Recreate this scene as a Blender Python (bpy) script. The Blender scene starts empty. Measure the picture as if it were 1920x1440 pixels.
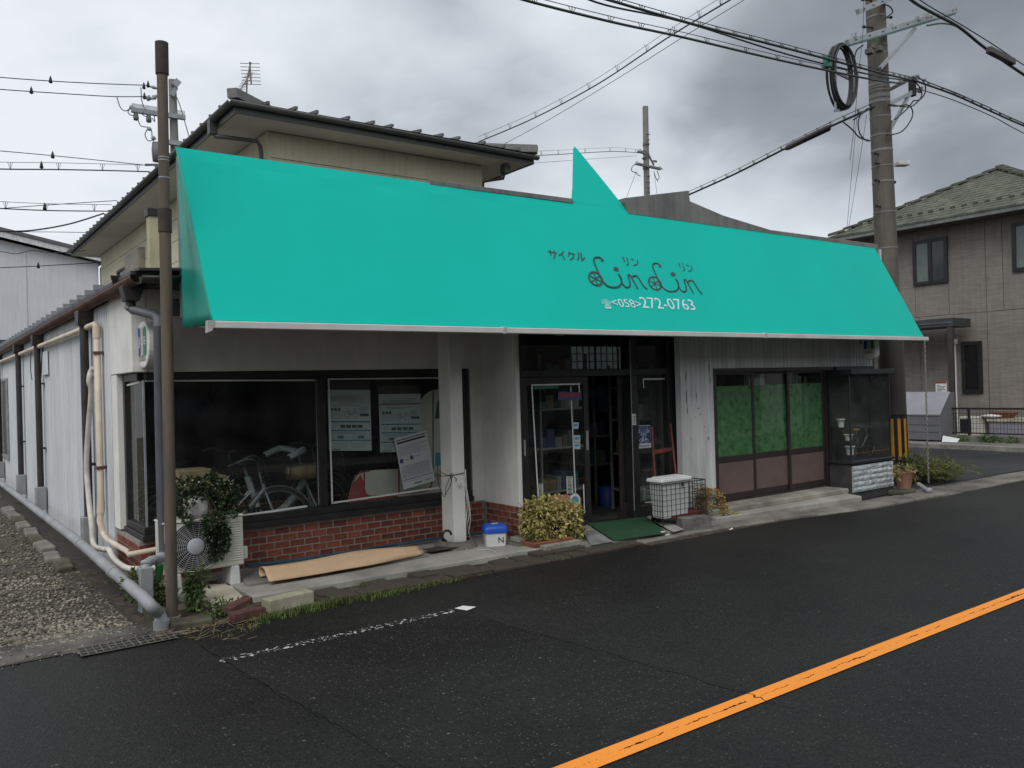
import bpy, bmesh, math, random
import numpy as np
from mathutils import Vector, Matrix

# ------------------------------------------------------------------ camera
F_PX = 1552.0            # focal length in pixels of the 1920 px wide photograph
H = 1.7                  # eye height above the road
_cv = lambda px, py: Vector((px - 960.0, 720.0 - py, F_PX))
AX = _cv(3074, 664).normalized()
AY = _cv(-179, 755); AY = (AY - AX * AX.dot(AY)).normalized()
AZ = AX.cross(AY)
if AZ.y < 0: AZ = -AZ
def ray(px, py):
    c = _cv(px, py)
    return Vector((AX.dot(c), AY.dot(c), AZ.dot(c)))
def G(px, py, z=0.0):            # the point of the level z seen there
    d = ray(px, py); t = (z - H) / d.z
    return Vector((d.x * t, d.y * t, z))
def PY(px, py, y):               # the point of the plane y
    d = ray(px, py); t = y / d.y
    return Vector((d.x * t, y, d.z * t + H))
def PX(px, py, x):               # the point of the plane x
    d = ray(px, py); t = x / d.x
    return Vector((x, d.y * t, d.z * t + H))
def PD(px, py, dist):            # the point at a given depth
    d = ray(px, py) / F_PX
    return Vector((d.x * dist, d.y * dist, d.z * dist + H))

scene = bpy.context.scene
C = scene.collection
right = Vector((AX.x, AY.x, AZ.x)); up = Vector((AX.y, AY.y, AZ.y)); fwd = Vector((AX.z, AY.z, AZ.z))
cam = bpy.data.cameras.new("camera")
cam.sensor_width = 36.0
cam.lens = F_PX / 1920.0 * 36.0
cam.clip_start = 0.05; cam.clip_end = 2000.0
cam_o = bpy.data.objects.new("camera", cam)
M = Matrix((right, up, -fwd)).transposed().to_4x4()
M.translation = Vector((0, 0, H))
cam_o.matrix_world = M
C.objects.link(cam_o)
scene.camera = cam_o

# ------------------------------------------------------------------ sky
SUN_EL, SUN_AZ = math.radians(48), math.radians(232)     # azimuth, clockwise from +Y
world = bpy.data.worlds.new("World")
scene.world = world
world.use_nodes = True
wn, wl = world.node_tree.nodes, world.node_tree.links
wn.clear()
def WN(t, **kw):
    n = wn.new(t)
    for k, v in kw.items(): setattr(n, k, v)
    return n
tc = WN('ShaderNodeTexCoord')
sky = WN('ShaderNodeTexSky'); sky.sky_type = 'NISHITA'; sky.sun_disc = False
sky.sun_elevation = SUN_EL; sky.sun_rotation = SUN_AZ
bg1 = WN('ShaderNodeBackground'); bg1.inputs['Strength'].default_value = 0.08
wl.new(sky.outputs['Color'], bg1.inputs['Color'])
mp = WN('ShaderNodeMapping'); mp.inputs['Scale'].default_value = (1.0, 1.0, 1.9)
mp.inputs['Location'].default_value = (3.6118993759155273, 1.6595605611801147, 1.4570190906524658)
wl.new(tc.outputs['Generated'], mp.inputs['Vector'])
n1 = WN('ShaderNodeTexNoise'); n1.inputs['Scale'].default_value = 2.1; n1.inputs['Detail'].default_value = 4; n1.inputs['Roughness'].default_value = 0.46; n1.inputs['Distortion'].default_value = 0.25
n2 = WN('ShaderNodeTexNoise'); n2.inputs['Scale'].default_value = 5.2; n2.inputs['Detail'].default_value = 4; n2.inputs['Roughness'].default_value = 0.5; n2.inputs['Distortion'].default_value = 0.3
wl.new(mp.outputs['Vector'], n1.inputs['Vector']); wl.new(mp.outputs['Vector'], n2.inputs['Vector'])
# the heavy rain cloud that fills the right half of the sky and goes on behind the houses
dk = WN('ShaderNodeVectorMath', operation='DOT_PRODUCT')
nrm = WN('ShaderNodeVectorMath', operation='NORMALIZE')
wl.new(tc.outputs['Generated'], nrm.inputs[0]); wl.new(nrm.outputs[0], dk.inputs[0])
dk.inputs[1].default_value = (ray(1800, 90)).normalized()
def MATH(op, a, b=None, clamp=False):
    n = WN('ShaderNodeMath', operation=op); n.use_clamp = clamp
    for i, v in enumerate((a, b)):
        if v is None: continue
        if isinstance(v, (int, float)): n.inputs[i].default_value = v
        else: wl.new(v, n.inputs[i])
    return n.outputs[0]
mr = WN('ShaderNodeMapRange'); mr.interpolation_type = 'SMOOTHSTEP'
wl.new(dk.outputs['Value'], mr.inputs['Value'])
mr.inputs['From Min'].default_value = 0.945; mr.inputs['From Max'].default_value = 1.0
mr.inputs['To Min'].default_value = -0.105; mr.inputs['To Max'].default_value = 0.16
v = MATH('ADD', MATH('MULTIPLY', n1.outputs['Fac'], 0.72), MATH('MULTIPLY', n2.outputs['Fac'], 0.28))
v = MATH('SUBTRACT', v, mr.outputs['Result'])
v = MATH('ADD', MATH('MULTIPLY', MATH('SUBTRACT', v, 0.53), 1.1), 0.53)
rmp = WN('ShaderNodeValToRGB')
el = rmp.color_ramp.elements
el[0].position = 0.27; el[0].color = (0.20, 0.228, 0.262, 1)
el[1].position = 0.66; el[1].color = (0.86, 0.905, 0.955, 1)
e = el.new(0.39); e.color = (0.33, 0.355, 0.395, 1)
e = el.new(0.50); e.color = (0.585, 0.63, 0.69, 1)
wl.new(v, rmp.inputs['Fac'])
bg2 = WN('ShaderNodeBackground'); bg2.inputs['Strength'].default_value = 1.0
wl.new(rmp.outputs['Color'], bg2.inputs['Color'])
mixs = WN('ShaderNodeMixShader'); mixs.inputs['Fac'].default_value = 0.96
out = WN('ShaderNodeOutputWorld')
wl.new(bg1.outputs[0], mixs.inputs[1]); wl.new(bg2.outputs[0], mixs.inputs[2]); wl.new(mixs.outputs[0], out.inputs['Surface'])

sun = bpy.data.lights.new("sun", 'SUN')
sun.energy = 1.5; sun.angle = math.radians(35); sun.color = (1.0, 0.97, 0.92)
sun_o = bpy.data.objects.new("sun", sun)
sd = Vector((math.sin(SUN_AZ) * math.cos(SUN_EL), math.cos(SUN_AZ) * math.cos(SUN_EL), math.sin(SUN_EL)))
sun_o.rotation_euler = sd.to_track_quat('Z', 'Y').to_euler()
sun_o.location = sd * 40
C.objects.link(sun_o)
vs = scene.view_settings
scene.display_settings.display_device = 'sRGB'
vs.view_transform = 'Standard'; vs.look = 'None'; vs.exposure = 0.0; vs.gamma = 1.0; vs.use_curve_mapping = False
scene.render.engine = 'CYCLES'
scene.cycles.max_bounces = 8
scene.cycles.transparent_max_bounces = 16
scene.cycles.use_denoising = True
rng = random.Random(11)

# ------------------------------------------------------------------ materials
MATS = {}
def mat(name, col, rough=0.7, var=0.18, scale=6.0, bump=0.0, bscale=60.0, metal=0.0, spec=0.5, var2=None, detail=6, emis=None, stretch=None, island=0.0, trans=0.0, streak=0.0):
    """base colour broken up by two noises, fine relief from a third"""
    if name in MATS: return MATS[name]
    m = bpy.data.materials.new(name); m.use_nodes = True
    N, L = m.node_tree.nodes, m.node_tree.links
    b = N['Principled BSDF']
    b.inputs['Roughness'].default_value = rough; b.inputs['Metallic'].default_value = metal
    b.inputs['Specular IOR Level'].default_value = spec
    t = N.new('ShaderNodeTexCoord'); vec = t.outputs['Object']
    if stretch:
        mpn = N.new('ShaderNodeMapping'); mpn.inputs['Scale'].default_value = stretch
        L.new(vec, mpn.inputs['Vector']); vec = mpn.outputs['Vector']
    a = N.new('ShaderNodeTexNoise'); a.inputs['Scale'].default_value = scale; a.inputs['Detail'].default_value = detail; a.inputs['Roughness'].default_value = 0.62
    L.new(vec, a.inputs['Vector'])
    r = N.new('ShaderNodeValToRGB')
    c = Vector(col[:3]); d = Vector(var2) if var2 else c * (1 - 2 * var); e2 = c * (1 + var)
    r.color_ramp.elements[0].position = 0.3; r.color_ramp.elements[1].position = 0.7
    r.color_ramp.elements[0].color = (*[max(0, q) for q in d], 1); r.color_ramp.elements[1].color = (*[min(0.95, q) for q in (c if var2 else e2)], 1)
    L.new(a.outputs['Fac'], r.inputs['Fac'])
    colout = r.outputs['Color']
    if streak:          # faint rain streaks
        sm_ = N.new('ShaderNodeMapping'); sm_.inputs['Scale'].default_value = (5.5, 5.5, 0.35); L.new(t.outputs['Object'], sm_.inputs['Vector'])
        sn = N.new('ShaderNodeTexNoise'); sn.inputs['Scale'].default_value = 2.0; sn.inputs['Detail'].default_value = 7; sn.inputs['Roughness'].default_value = 0.65; L.new(sm_.outputs['Vector'], sn.inputs['Vector'])
        sr = N.new('ShaderNodeMapRange'); sr.inputs['From Min'].default_value = 0.42; sr.inputs['From Max'].default_value = 0.68; sr.inputs['To Min'].default_value = 1.0; sr.inputs['To Max'].default_value = 1 - streak; L.new(sn.outputs['Fac'], sr.inputs['Value'])
        sx_ = N.new('ShaderNodeMix'); sx_.data_type = 'RGBA'; sx_.blend_type = 'MULTIPLY'; sx_.inputs['Factor'].default_value = 1; L.new(colout, sx_.inputs['A']); L.new(sr.outputs[0], sx_.inputs['B']); colout = sx_.outputs['Result']
    if island:
        g = N.new('ShaderNodeNewGeometry'); hs = N.new('ShaderNodeHueSaturation')
        mr_ = N.new('ShaderNodeMapRange'); mr_.inputs['To Min'].default_value = 1 - island; mr_.inputs['To Max'].default_value = 1 + island
        L.new(g.outputs['Random Per Island'], mr_.inputs['Value']); L.new(mr_.outputs[0], hs.inputs['Value'])
        L.new(colout, hs.inputs['Color']); colout = hs.outputs['Color']
    L.new(colout, b.inputs['Base Color'])
    rr = N.new('ShaderNodeMapRange'); rr.inputs['To Min'].default_value = max(0.02, rough - 0.12); rr.inputs['To Max'].default_value = min(1, rough + 0.12)
    L.new(a.outputs['Fac'], rr.inputs['Value']); L.new(rr.outputs[0], b.inputs['Roughness'])
    if bump:
        bn = N.new('ShaderNodeTexNoise'); bn.inputs['Scale'].default_value = bscale; bn.inputs['Detail'].default_value = 4
        L.new(vec, bn.inputs['Vector'])
        bu = N.new('ShaderNodeBump'); bu.inputs['Strength'].default_value = bump; bu.inputs['Distance'].default_value = 0.01
        L.new(bn.outputs['Fac'], bu.inputs['Height']); L.new(bu.outputs['Normal'], b.inputs['Normal'])
    if trans:
        tr = N.new('ShaderNodeBsdfTranslucent'); ms = N.new('ShaderNodeMixShader'); ms.inputs['Fac'].default_value = trans
        L.new(colout, tr.inputs['Color']); o = N['Material Output']
        L.new(b.outputs[0], ms.inputs[1]); L.new(tr.outputs[0], ms.inputs[2]); L.new(ms.outputs[0], o.inputs['Surface'])
    MATS[name] = m
    return m
def glass(name, tint=(0.93, 0.96, 0.95), ior=1.5, rough=0.0, dirt=0.0):
    if name in MATS: return MATS[name]
    m = bpy.data.materials.new(name); m.use_nodes = True
    N, L = m.node_tree.nodes, m.node_tree.links; N.remove(N['Principled BSDF'])
    o = N['Material Output']; t = N.new('ShaderNodeBsdfTransparent'); t.inputs['Color'].default_value = (*tint, 1)
    g = N.new('ShaderNodeBsdfGlossy'); g.inputs['Roughness'].default_value = rough
    f = N.new('ShaderNodeFresnel'); f.inputs['IOR'].default_value = ior
    ms = N.new('ShaderNodeMixShader'); ge = N.new('ShaderNodeNewGeometry'); iv = N.new('ShaderNodeMath'); iv.operation = 'SUBTRACT'; iv.inputs[0].default_value = 1.0; L.new(ge.outputs['Backfacing'], iv.inputs[1])
    fm_ = N.new('ShaderNodeMath'); fm_.operation = 'MULTIPLY'; L.new(f.outputs[0], fm_.inputs[0]); L.new(iv.outputs[0], fm_.inputs[1])
    L.new(fm_.outputs[0], ms.inputs['Fac']); L.new(t.outputs[0], ms.inputs[1]); L.new(g.outputs[0], ms.inputs[2])
    last = ms.outputs[0]
    if dirt:
        tcn = N.new('ShaderNodeTexCoord'); nz = N.new('ShaderNodeTexNoise'); nz.inputs['Scale'].default_value = 3.5; nz.inputs['Detail'].default_value = 8
        L.new(tcn.outputs['Object'], nz.inputs['Vector'])
        mr_ = N.new('ShaderNodeMapRange'); mr_.inputs['From Min'].default_value = 0.35; mr_.inputs['From Max'].default_value = 0.8; mr_.inputs['To Max'].default_value = dirt
        L.new(nz.outputs['Fac'], mr_.inputs['Value'])
        df = N.new('ShaderNodeBsdfDiffuse'); df.inputs['Color'].default_value = (0.45, 0.45, 0.42, 1)
        m2 = N.new('ShaderNodeMixShader'); L.new(mr_.outputs[0], m2.inputs['Fac']); L.new(last, m2.inputs[1]); L.new(df.outputs[0], m2.inputs[2]); last = m2.outputs[0]
    L.new(last, o.inputs['Surface'])
    MATS[name] = m
    return m

# ------------------------------------------------------------------ geometry helpers
class MB:
    def __init__(s): s.v = []; s.f = []; s.smooth = []
    def add(s, vs_, fs_, sm=False):
        o = len(s.v); s.v += [tuple(q) for q in vs_]; s.f += [tuple(i + o for i in q) for q in fs_]; s.smooth += [sm] * len(fs_)
        return s
    def box(s, x0, x1, y0, y1, z0, z1):
        return s.add([(x0, y0, z0), (x1, y0, z0), (x1, y1, z0), (x0, y1, z0), (x0, y0, z1), (x1, y0, z1), (x1, y1, z1), (x0, y1, z1)],
              [(0, 3, 2, 1), (4, 5, 6, 7), (0, 1, 5, 4), (1, 2, 6, 5), (2, 3, 7, 6), (3, 0, 4, 7)])
    def obox(s, c, ex, ey, ez):      # box by centre and three half-edge vectors
        c = Vector(c); ex, ey, ez = Vector(ex), Vector(ey), Vector(ez)
        P = [c + a * ex + b * ey + d * ez for d in (-1, 1) for (a, b) in ((-1, -1), (1, -1), (1, 1), (-1, 1))]
        return s.add(P, [(0, 3, 2, 1), (4, 5, 6, 7), (0, 1, 5, 4), (1, 2, 6, 5), (2, 3, 7, 6), (3, 0, 4, 7)])
    def bar(s, p0, p1, w, h, upv=(0, 0, 1)):   # a bar of w by h between two points
        p0, p1 = Vector(p0), Vector(p1); d = p1 - p0; u = Vector(upv)
        if abs(d.normalized().dot(u)) > 0.97: u = Vector((1, 0, 0))
        sx = d.cross(u).normalized(); sz = sx.cross(d).normalized()
        return s.obox((p0 + p1) / 2, d / 2, sx * w / 2, sz * h / 2)
    def tube(s, pts, r, n=8, cap=True, sm=True):
        pts = [Vector(p) for p in pts]; k = len(pts)
        rs = r if isinstance(r, (list, tuple)) else [r] * k
        V = []; T = []; prev = None
        for i in range(k):
            t = (pts[min(i + 1, k - 1)] - pts[max(i - 1, 0)])
            t = t.normalized() if t.length > 1e-9 else Vector((0, 0, 1))
            if prev is None:
                a = Vector((0, 0, 1)) if abs(t.z) < 0.9 else Vector((1, 0, 0)); nx = t.cross(a).normalized()
            else:
                nx = (prev - t * prev.dot(t)); nx = nx.normalized() if nx.length > 1e-6 else t.orthogonal().normalized()
            prev = nx; ny = t.cross(nx)
            V += [pts[i] + (nx * math.cos(2 * math.pi * j / n) + ny * math.sin(2 * math.pi * j / n)) * rs[i] for j in range(n)]
        Fs = [(i * n + j, i * n + (j + 1) % n, (i + 1) * n + (j + 1) % n, (i + 1) * n + j) for i in range(k - 1) for j in range(n)]
        s.add(V, Fs, sm)
        if cap:
            s.add(V[:n], [tuple(range(n - 1, -1, -1))]); s.add(V[-n:], [tuple(range(n))])
        return s
    def lathe(s, c, prof, n=20, sm=True, axis='z', sx=1.0, sy=1.0):
        c = Vector(c); V = []
        for r, z in prof:
            for j in range(n):
                a = 2 * math.pi * j / n; x, y = r * math.cos(a) * sx, r * math.sin(a) * sy
                V.append(c + (Vector((x, y, z)) if axis == 'z' else Vector((x, -z, y)) if axis == 'y' else Vector((z, x, y))))
        k = len(prof)
        return s.add(V, [(i * n + j, i * n + (j + 1) % n, (i + 1) * n + (j + 1) % n, (i + 1) * n + j) for i in range(k - 1) for j in range(n)], sm)
    def prism(s, poly, off):          # polygon (3-D points) pushed along off
        n = len(poly); off = Vector(off); a = [Vector(p) for p in poly]; b = [p + off for p in a]
        return s.add(a + b, [tuple(range(n - 1, -1, -1)), tuple(range(n, 2 * n))] + [(i, (i + 1) % n, n + (i + 1) % n, n + i) for i in range(n)])
    def quad(s, *p): return s.add(p, [tuple(range(len(p)))])
    def local(s, name, material, parent, bevel=0.0):      # a piece modelled round its own origin
        o = s.build(name, material); o.data.transform(Matrix.Translation(o.location)); o.location = (0, 0, 0); o.parent = parent
        if bevel:
            bv = o.modifiers.new('bevel', 'BEVEL'); bv.width = bevel; bv.limit_method = 'ANGLE'
        return o
    def build(s, name, material, parent=None, label=None, bevel=0.0, seg=1, kind=None, cat=None, group=None):
        me = bpy.data.meshes.new(name)
        off = Vector((0, 0, 0)); q = parent
        while q is not None: off += q.location; q = q.parent
        base = off
        if parent is None and s.v:
            a = np.array(s.v); base = Vector(((a[:, 0].min() + a[:, 0].max()) / 2, (a[:, 1].min() + a[:, 1].max()) / 2, a[:, 2].min()))
        me.from_pydata([(x - base.x, y - base.y, z - base.z) for x, y, z in s.v], [], s.f)
        me.polygons.foreach_set('use_smooth', s.smooth)
        me.materials.append(material); me.update()
        o = bpy.data.objects.new(name, me); C.objects.link(o)
        if parent is not None: o.parent = parent
        else: o.location = base
        if bevel:
            bv = o.modifiers.new('bevel', 'BEVEL'); bv.width = bevel; bv.segments = seg; bv.limit_method = 'ANGLE'
        if label: o['label'] = label
        if kind: o['kind'] = kind
        if cat: o['category'] = cat
        if group: o['group'] = group
        return o
def thing(name, label, cat, loc=(0, 0, 0), group=None):
    o = bpy.data.objects.new(name, None); C.objects.link(o); o.location = loc; o.empty_display_size = 0.2
    o['label'] = label; o['category'] = cat
    if group: o['group'] = group
    return o
def copy_tree(o, parent=None):
    c = o.copy(); C.objects.link(c)
    if parent is not None: c.parent = parent
    for ch in list(o.children): copy_tree(ch, c)
    return c
def catmull(pts, n=6):
    pts = [Vector(p) for p in pts]; q = [pts[0]] + pts + [pts[-1]]; r = []
    for i in range(1, len(q) - 2):
        for j in range(n):
            t = j / n; a, b, c, d = q[i - 1], q[i], q[i + 1], q[i + 2]
            r.append(0.5 * ((2 * b) + (c - a) * t + (2 * a - 5 * b + 4 * c - d) * t * t + (3 * b - a - 3 * c + d) * t ** 3))
    r.append(pts[-1]); return r
def sag(p0, p1, s, n=14):
    p0, p1 = Vector(p0), Vector(p1)
    return [p0.lerp(p1, i / n) - Vector((0, 0, s * 4 * (i / n) * (1 - i / n))) for i in range(n + 1)]
def stroke(mb, pts, w, nrm_):         # flat ribbon with round ends and joints, lying in a plane
    nv = Vector(nrm_).normalized(); pts = [Vector(p) for p in pts]
    for a, b in zip(pts[:-1], pts[1:]):
        d = b - a
        if d.length < 1e-6: continue
        sx = nv.cross(d).normalized() * w / 2
        mb.quad(a - sx, b - sx, b + sx, a + sx)
    for k, p in enumerate(pts):
        u = nv.orthogonal().normalized(); w_ = nv.cross(u); lift = nv * 0.0004
        mb.quad(*[p + lift + (u * math.cos(t * math.pi / 5) + w_ * math.sin(t * math.pi / 5)) * w / 2 for t in range(10)])
def disc(mb, c, u, v_, n=18):
    c, u, v_ = Vector(c), Vector(u), Vector(v_)
    mb.quad(*[c + u * math.cos(2 * math.pi * i / n) + v_ * math.sin(2 * math.pi * i / n) for i in range(n)])
_tc = {}
def text(mb, body, org, u, v_, size=1.0, align='L', width=None):     # flat lettering in a plane (u along the line, v up)
    if body not in _tc:
        cu = bpy.data.curves.new('lettering', 'FONT'); cu.body = body; cu.resolution_u = 3
        o = bpy.data.objects.new('lettering', cu); C.objects.link(o); bpy.context.view_layer.update()
        me = bpy.data.meshes.new_from_object(o.evaluated_get(bpy.context.evaluated_depsgraph_get()))
        _tc[body] = ([tuple(q.co) for q in me.vertices], [tuple(p.vertices) for p in me.polygons])
        bpy.data.objects.remove(o); bpy.data.curves.remove(cu); bpy.data.meshes.remove(me)
    V, Fs = _tc[body]
    xs = [q[0] for q in V]; x0, x1 = min(xs), max(xs)
    sx = size
    if width: sx = width / (x1 - x0)
    sh = {'L': x0, 'C': (x0 + x1) / 2, 'R': x1}[align]
    org, u, v_ = Vector(org), Vector(u), Vector(v_)
    mb.add([org + u * ((q[0] - sh) * sx) + v_ * (q[1] * size) for q in V], Fs)
def leaf(mb, p, d, n, L_, W, fold=0.25):
    """one leaf: two folded halves, tip and base"""
    d = d.normalized(); sx = d.cross(n)
    sx = sx.normalized() if sx.length > 1e-5 else d.orthogonal().normalized()
    nn = sx.cross(d)
    a = p; b = p + d * L_; m1 = p + d * L_ * 0.45 + sx * W / 2 + nn * W * fold; m2 = p + d * L_ * 0.45 - sx * W / 2 + nn * W * fold
    mb.add([a, m1, b, m2], [(0, 1, 2), (0, 2, 3)])
def rdir(r=rng):
    z = r.uniform(-1, 1); t = r.uniform(0, 2 * math.pi); q = math.sqrt(1 - z * z)
    return Vector((q * math.cos(t), q * math.sin(t), z))
def leafcloud(mb, c, rad, n, L_, W, r=rng, shell=0.55, droop=0.2, flat=1.0):
    c = Vector(c)
    for _ in range(n):
        d = rdir(r); k = shell + (1 - shell) * r.random() ** 0.6
        if r.random() < .07: k *= r.uniform(1.05, 1.28)
        lump = 1 + 0.18 * math.sin(d.x * 7 + c.x * 3) * math.cos(d.z * 6 + c.y) + 0.12 * math.sin(d.y * 11)
        p = c + Vector((d.x * rad[0], d.y * rad[1], d.z * rad[2])) * k * lump
        q = (d + rdir(r) * 0.9 + Vector((0, 0, -droop))).normalized()
        s_ = r.uniform(0.5, 1.3)
        leaf(mb, p, q, rdir(r) + Vector((0, 0, 0.8)), L_ * s_, W * s_)

plaster = mat('white_plaster', (0.76, 0.745, 0.70), 0.9, 0.07, 2.5, 0.35, 110, streak=0.07)
plaster_shade = plaster
siding = mat('pale_painted_metal', (0.62, 0.645, 0.67), 0.55, 0.06, 1.6, 0.05, 90, stretch=(1, 1, 0.25), streak=0.2)
ribwhite = mat('white_ribbed_metal', (0.66, 0.67, 0.66), 0.55, 0.1, 3.0, 0.05, 60, stretch=(1, 1, 0.3), streak=0.25)
darkframe = mat('dark_window_frame', (0.022, 0.022, 0.022), 0.45, 0.2, 8)
brownframe = mat('brown_door_frame', (0.035, 0.026, 0.024), 0.45, 0.2, 8)
brownpanel = mat('brown_panel', (0.155, 0.105, 0.095), 0.6, 0.1, 5)
clear = glass('window_glass', dirt=0.035)
dustglass = glass('showcase_glass', dirt=0.035)
concrete = mat('concrete', (0.33, 0.32, 0.29), 0.9, 0.2, 2.2, 0.35, 70)
concrete_dk = mat('stained_concrete', (0.20, 0.19, 0.165), 0.9, 0.3, 2.6, 0.4, 60)
mortar = mat('mortar', (0.29, 0.265, 0.24), 0.95, 0.15, 9, 0.3, 90)
brickm = mat('red_brick', (0.235, 0.062, 0.038), 0.75, 0.3, 14, 0.25, 120)
for _m in (brickm,):   # every brick its own shade
    N, L = _m.node_tree.nodes, _m.node_tree.links; b = N['Principled BSDF']
    oi = N.new('ShaderNodeObjectInfo'); hs = N.new('ShaderNodeHueSaturation'); mr_ = N.new('ShaderNodeMapRange')
    mr_.inputs['To Min'].default_value = 0.62; mr_.inputs['To Max'].default_value = 1.3
    L.new(oi.outputs['Random'], mr_.inputs['Value']); L.new(mr_.outputs[0], hs.inputs['Value'])
    src = b.inputs['Base Color'].links[0].from_socket; L.new(src, hs.inputs['Color']); L.new(hs.outputs['Color'], b.inputs['Base Color'])
paverm = mat('dark_paver', (0.068, 0.045, 0.038), 0.92, 0.35, 7, 0.7, 50, var2=(0.045, 0.043, 0.03))
gutterm = mat('brown_gutter', (0.105, 0.06, 0.048), 0.5, 0.25, 3)
blackpipe = mat('dark_downpipe', (0.035, 0.03, 0.028), 0.5, 0.25, 4)
greypipe = mat('grey_pvc', (0.30, 0.31, 0.32), 0.5, 0.12, 3)
darkgreypipe = mat('dark_grey_pvc', (0.075, 0.076, 0.088), 0.5, 0.15, 3)
creampipe = mat('cream_pvc', (0.66, 0.56, 0.44), 0.55, 0.14, 3)
hosem = mat('white_hose', (0.62, 0.59, 0.53), 0.6, 0.15, 6)
steelgrey = mat('galvanised_steel', (0.34, 0.36, 0.37), 0.5, 0.15, 5, metal=0.3)
flash = mat('grey_flashing', (0.20, 0.20, 0.19), 0.7, 0.18, 1.8, streak=0.3)
polecon = mat('pole_concrete', (0.135, 0.12, 0.10), 0.85, 0.16, 2.2, 0.2, 60, streak=0.3)
cablem = mat('black_cable', (0.016, 0.017, 0.018), 0.5, 0.1, 5)
whitep = mat('white_paint', (0.72, 0.72, 0.70), 0.5, 0.05, 4)
whiteplastic = mat('white_plastic', (0.70, 0.71, 0.70), 0.4, 0.05, 3)
blackp = mat('black_plastic', (0.012, 0.012, 0.012), 0.5, 0.1, 5)
soil = mat('soil', (0.075, 0.055, 0.04), 0.95, 0.4, 12, 0.6, 60)
leafg = mat('green_leaves', (0.085, 0.15, 0.035), 0.5, 0.3, 5, island=0.45, trans=0.2)
leafdk = mat('dark_green_leaves', (0.032, 0.062, 0.022), 0.45, 0.3, 5, island=0.5, trans=0.15)
leafy = mat('yellow_green_leaves', (0.22, 0.19, 0.035), 0.5, 0.3, 5, island=0.5, trans=0.2)
leafvar = mat('variegated_leaves', (0.64, 0.53, 0.22), 0.5, 0.2, 26, var2=(0.24, 0.23, 0.05), island=0.35, trans=0.2)
stemm = mat('stems', (0.10, 0.07, 0.045), 0.8, 0.3, 12)
# ================================================================== SETTING
def asphalt(name, base, speck, thr, rough=0.5, wet=0.0):
    m = bpy.data.materials.new(name); m.use_nodes = True
    N, L = m.node_tree.nodes, m.node_tree.links; b = N['Principled BSDF']
    t = N.new('ShaderNodeTexCoord')
    big = N.new('ShaderNodeTexNoise'); big.inputs['Scale'].default_value = 0.55; big.inputs['Detail'].default_value = 7; big.inputs['Roughness'].default_value = 0.6
    mid = N.new('ShaderNodeTexNoise'); mid.inputs['Scale'].default_value = 60; mid.inputs['Detail'].default_value = 3
    vo = N.new('ShaderNodeTexVoronoi'); vo.inputs['Scale'].default_value = 95; vo.feature = 'F1'
    vo2 = N.new('ShaderNodeTexVoronoi'); vo2.inputs['Scale'].default_value = 34; vo2.feature = 'F1'
    for q in (big, mid, vo, vo2): L.new(t.outputs['Object'], q.inputs['Vector'])
    r = N.new('ShaderNodeValToRGB'); r.color_ramp.elements[0].position = 0.3; r.color_ramp.elements[1].position = 0.7
    c = Vector(base); r.color_ramp.elements[0].color = (*(c * 0.62), 1); r.color_ramp.elements[1].color = (*(c * 1.35), 1)
    L.new(big.outputs['Fac'], r.inputs['Fac'])
    # aggregate: each cell its own tone, a few pale stones
    sv = N.new('ShaderNodeSeparateColor'); L.new(vo.outputs['Color'], sv.inputs[0])
    tone = N.new('ShaderNodeMapRange'); tone.inputs['To Min'].default_value = 0.62; tone.inputs['To Max'].default_value = 1.4; L.new(sv.outputs[0], tone.inputs['Value'])
    mul = N.new('ShaderNodeMix'); mul.data_type = 'RGBA'; mul.blend_type = 'MULTIPLY'; mul.inputs['Factor'].default_value = 1
    L.new(r.outputs['Color'], mul.inputs['A']); L.new(tone.outputs[0], mul.inputs['B'])
    def pale(vn, th, size, col):
        s2 = N.new('ShaderNodeSeparateColor'); L.new(vn.outputs['Color'], s2.inputs[0])
        g = N.new('ShaderNodeMath'); g.operation = 'GREATER_THAN'; g.inputs[1].default_value = th; L.new(s2.outputs[1], g.inputs[0])
        l = N.new('ShaderNodeMath'); l.operation = 'LESS_THAN'; l.inputs[1].default_value = size; L.new(vn.outputs['Distance'], l.inputs[0])
        mm = N.new('ShaderNodeMath'); mm.operation = 'MULTIPLY'; L.new(g.outputs[0], mm.inputs[0]); L.new(l.outputs[0], mm.inputs[1])
        return mm.outputs[0]
    m1 = N.new('ShaderNodeMix'); m1.data_type = 'RGBA'; L.new(pale(vo, thr, 0.5, None), m1.inputs['Factor']); L.new(mul.outputs['Result'], m1.inputs['A']); m1.inputs['B'].default_value = (*speck, 1)
    m2 = N.new('ShaderNodeMix'); m2.data_type = 'RGBA'; L.new(pale(vo2, min(0.995, thr + 0.035), 0.3, None), m2.inputs['Factor']); L.new(m1.outputs['Result'], m2.inputs['A']); m2.inputs['B'].default_value = (*[q * 1.5 for q in speck], 1)
    L.new(m2.outputs['Result'], b.inputs['Base Color'])
    rr = N.new('ShaderNodeMapRange'); rr.inputs['To Min'].default_value = rough - 0.14; rr.inputs['To Max'].default_value = rough + 0.2; L.new(big.outputs['Fac'], rr.inputs['Value']); L.new(rr.outputs[0], b.inputs['Roughness'])
    b.inputs['Specular IOR Level'].default_value = 0.2
    bu = N.new('ShaderNodeBump'); bu.inputs['Strength'].default_value = 0.45; bu.inputs['Distance'].default_value = 0.005
    L.new(vo.outputs['Distance'], bu.inputs['Height']); bu.invert = True
    L.new(bu.outputs['Normal'], b.inputs['Normal'])
    return m
asp = asphalt('asphalt', (0.0165, 0.0158, 0.0150), (0.06, 0.06, 0.057), 0.98, 0.52)
asp2 = asphalt('asphalt_patch', (0.016, 0.0153, 0.0147), (0.085, 0.085, 0.08), 0.966, 0.58)
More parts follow.
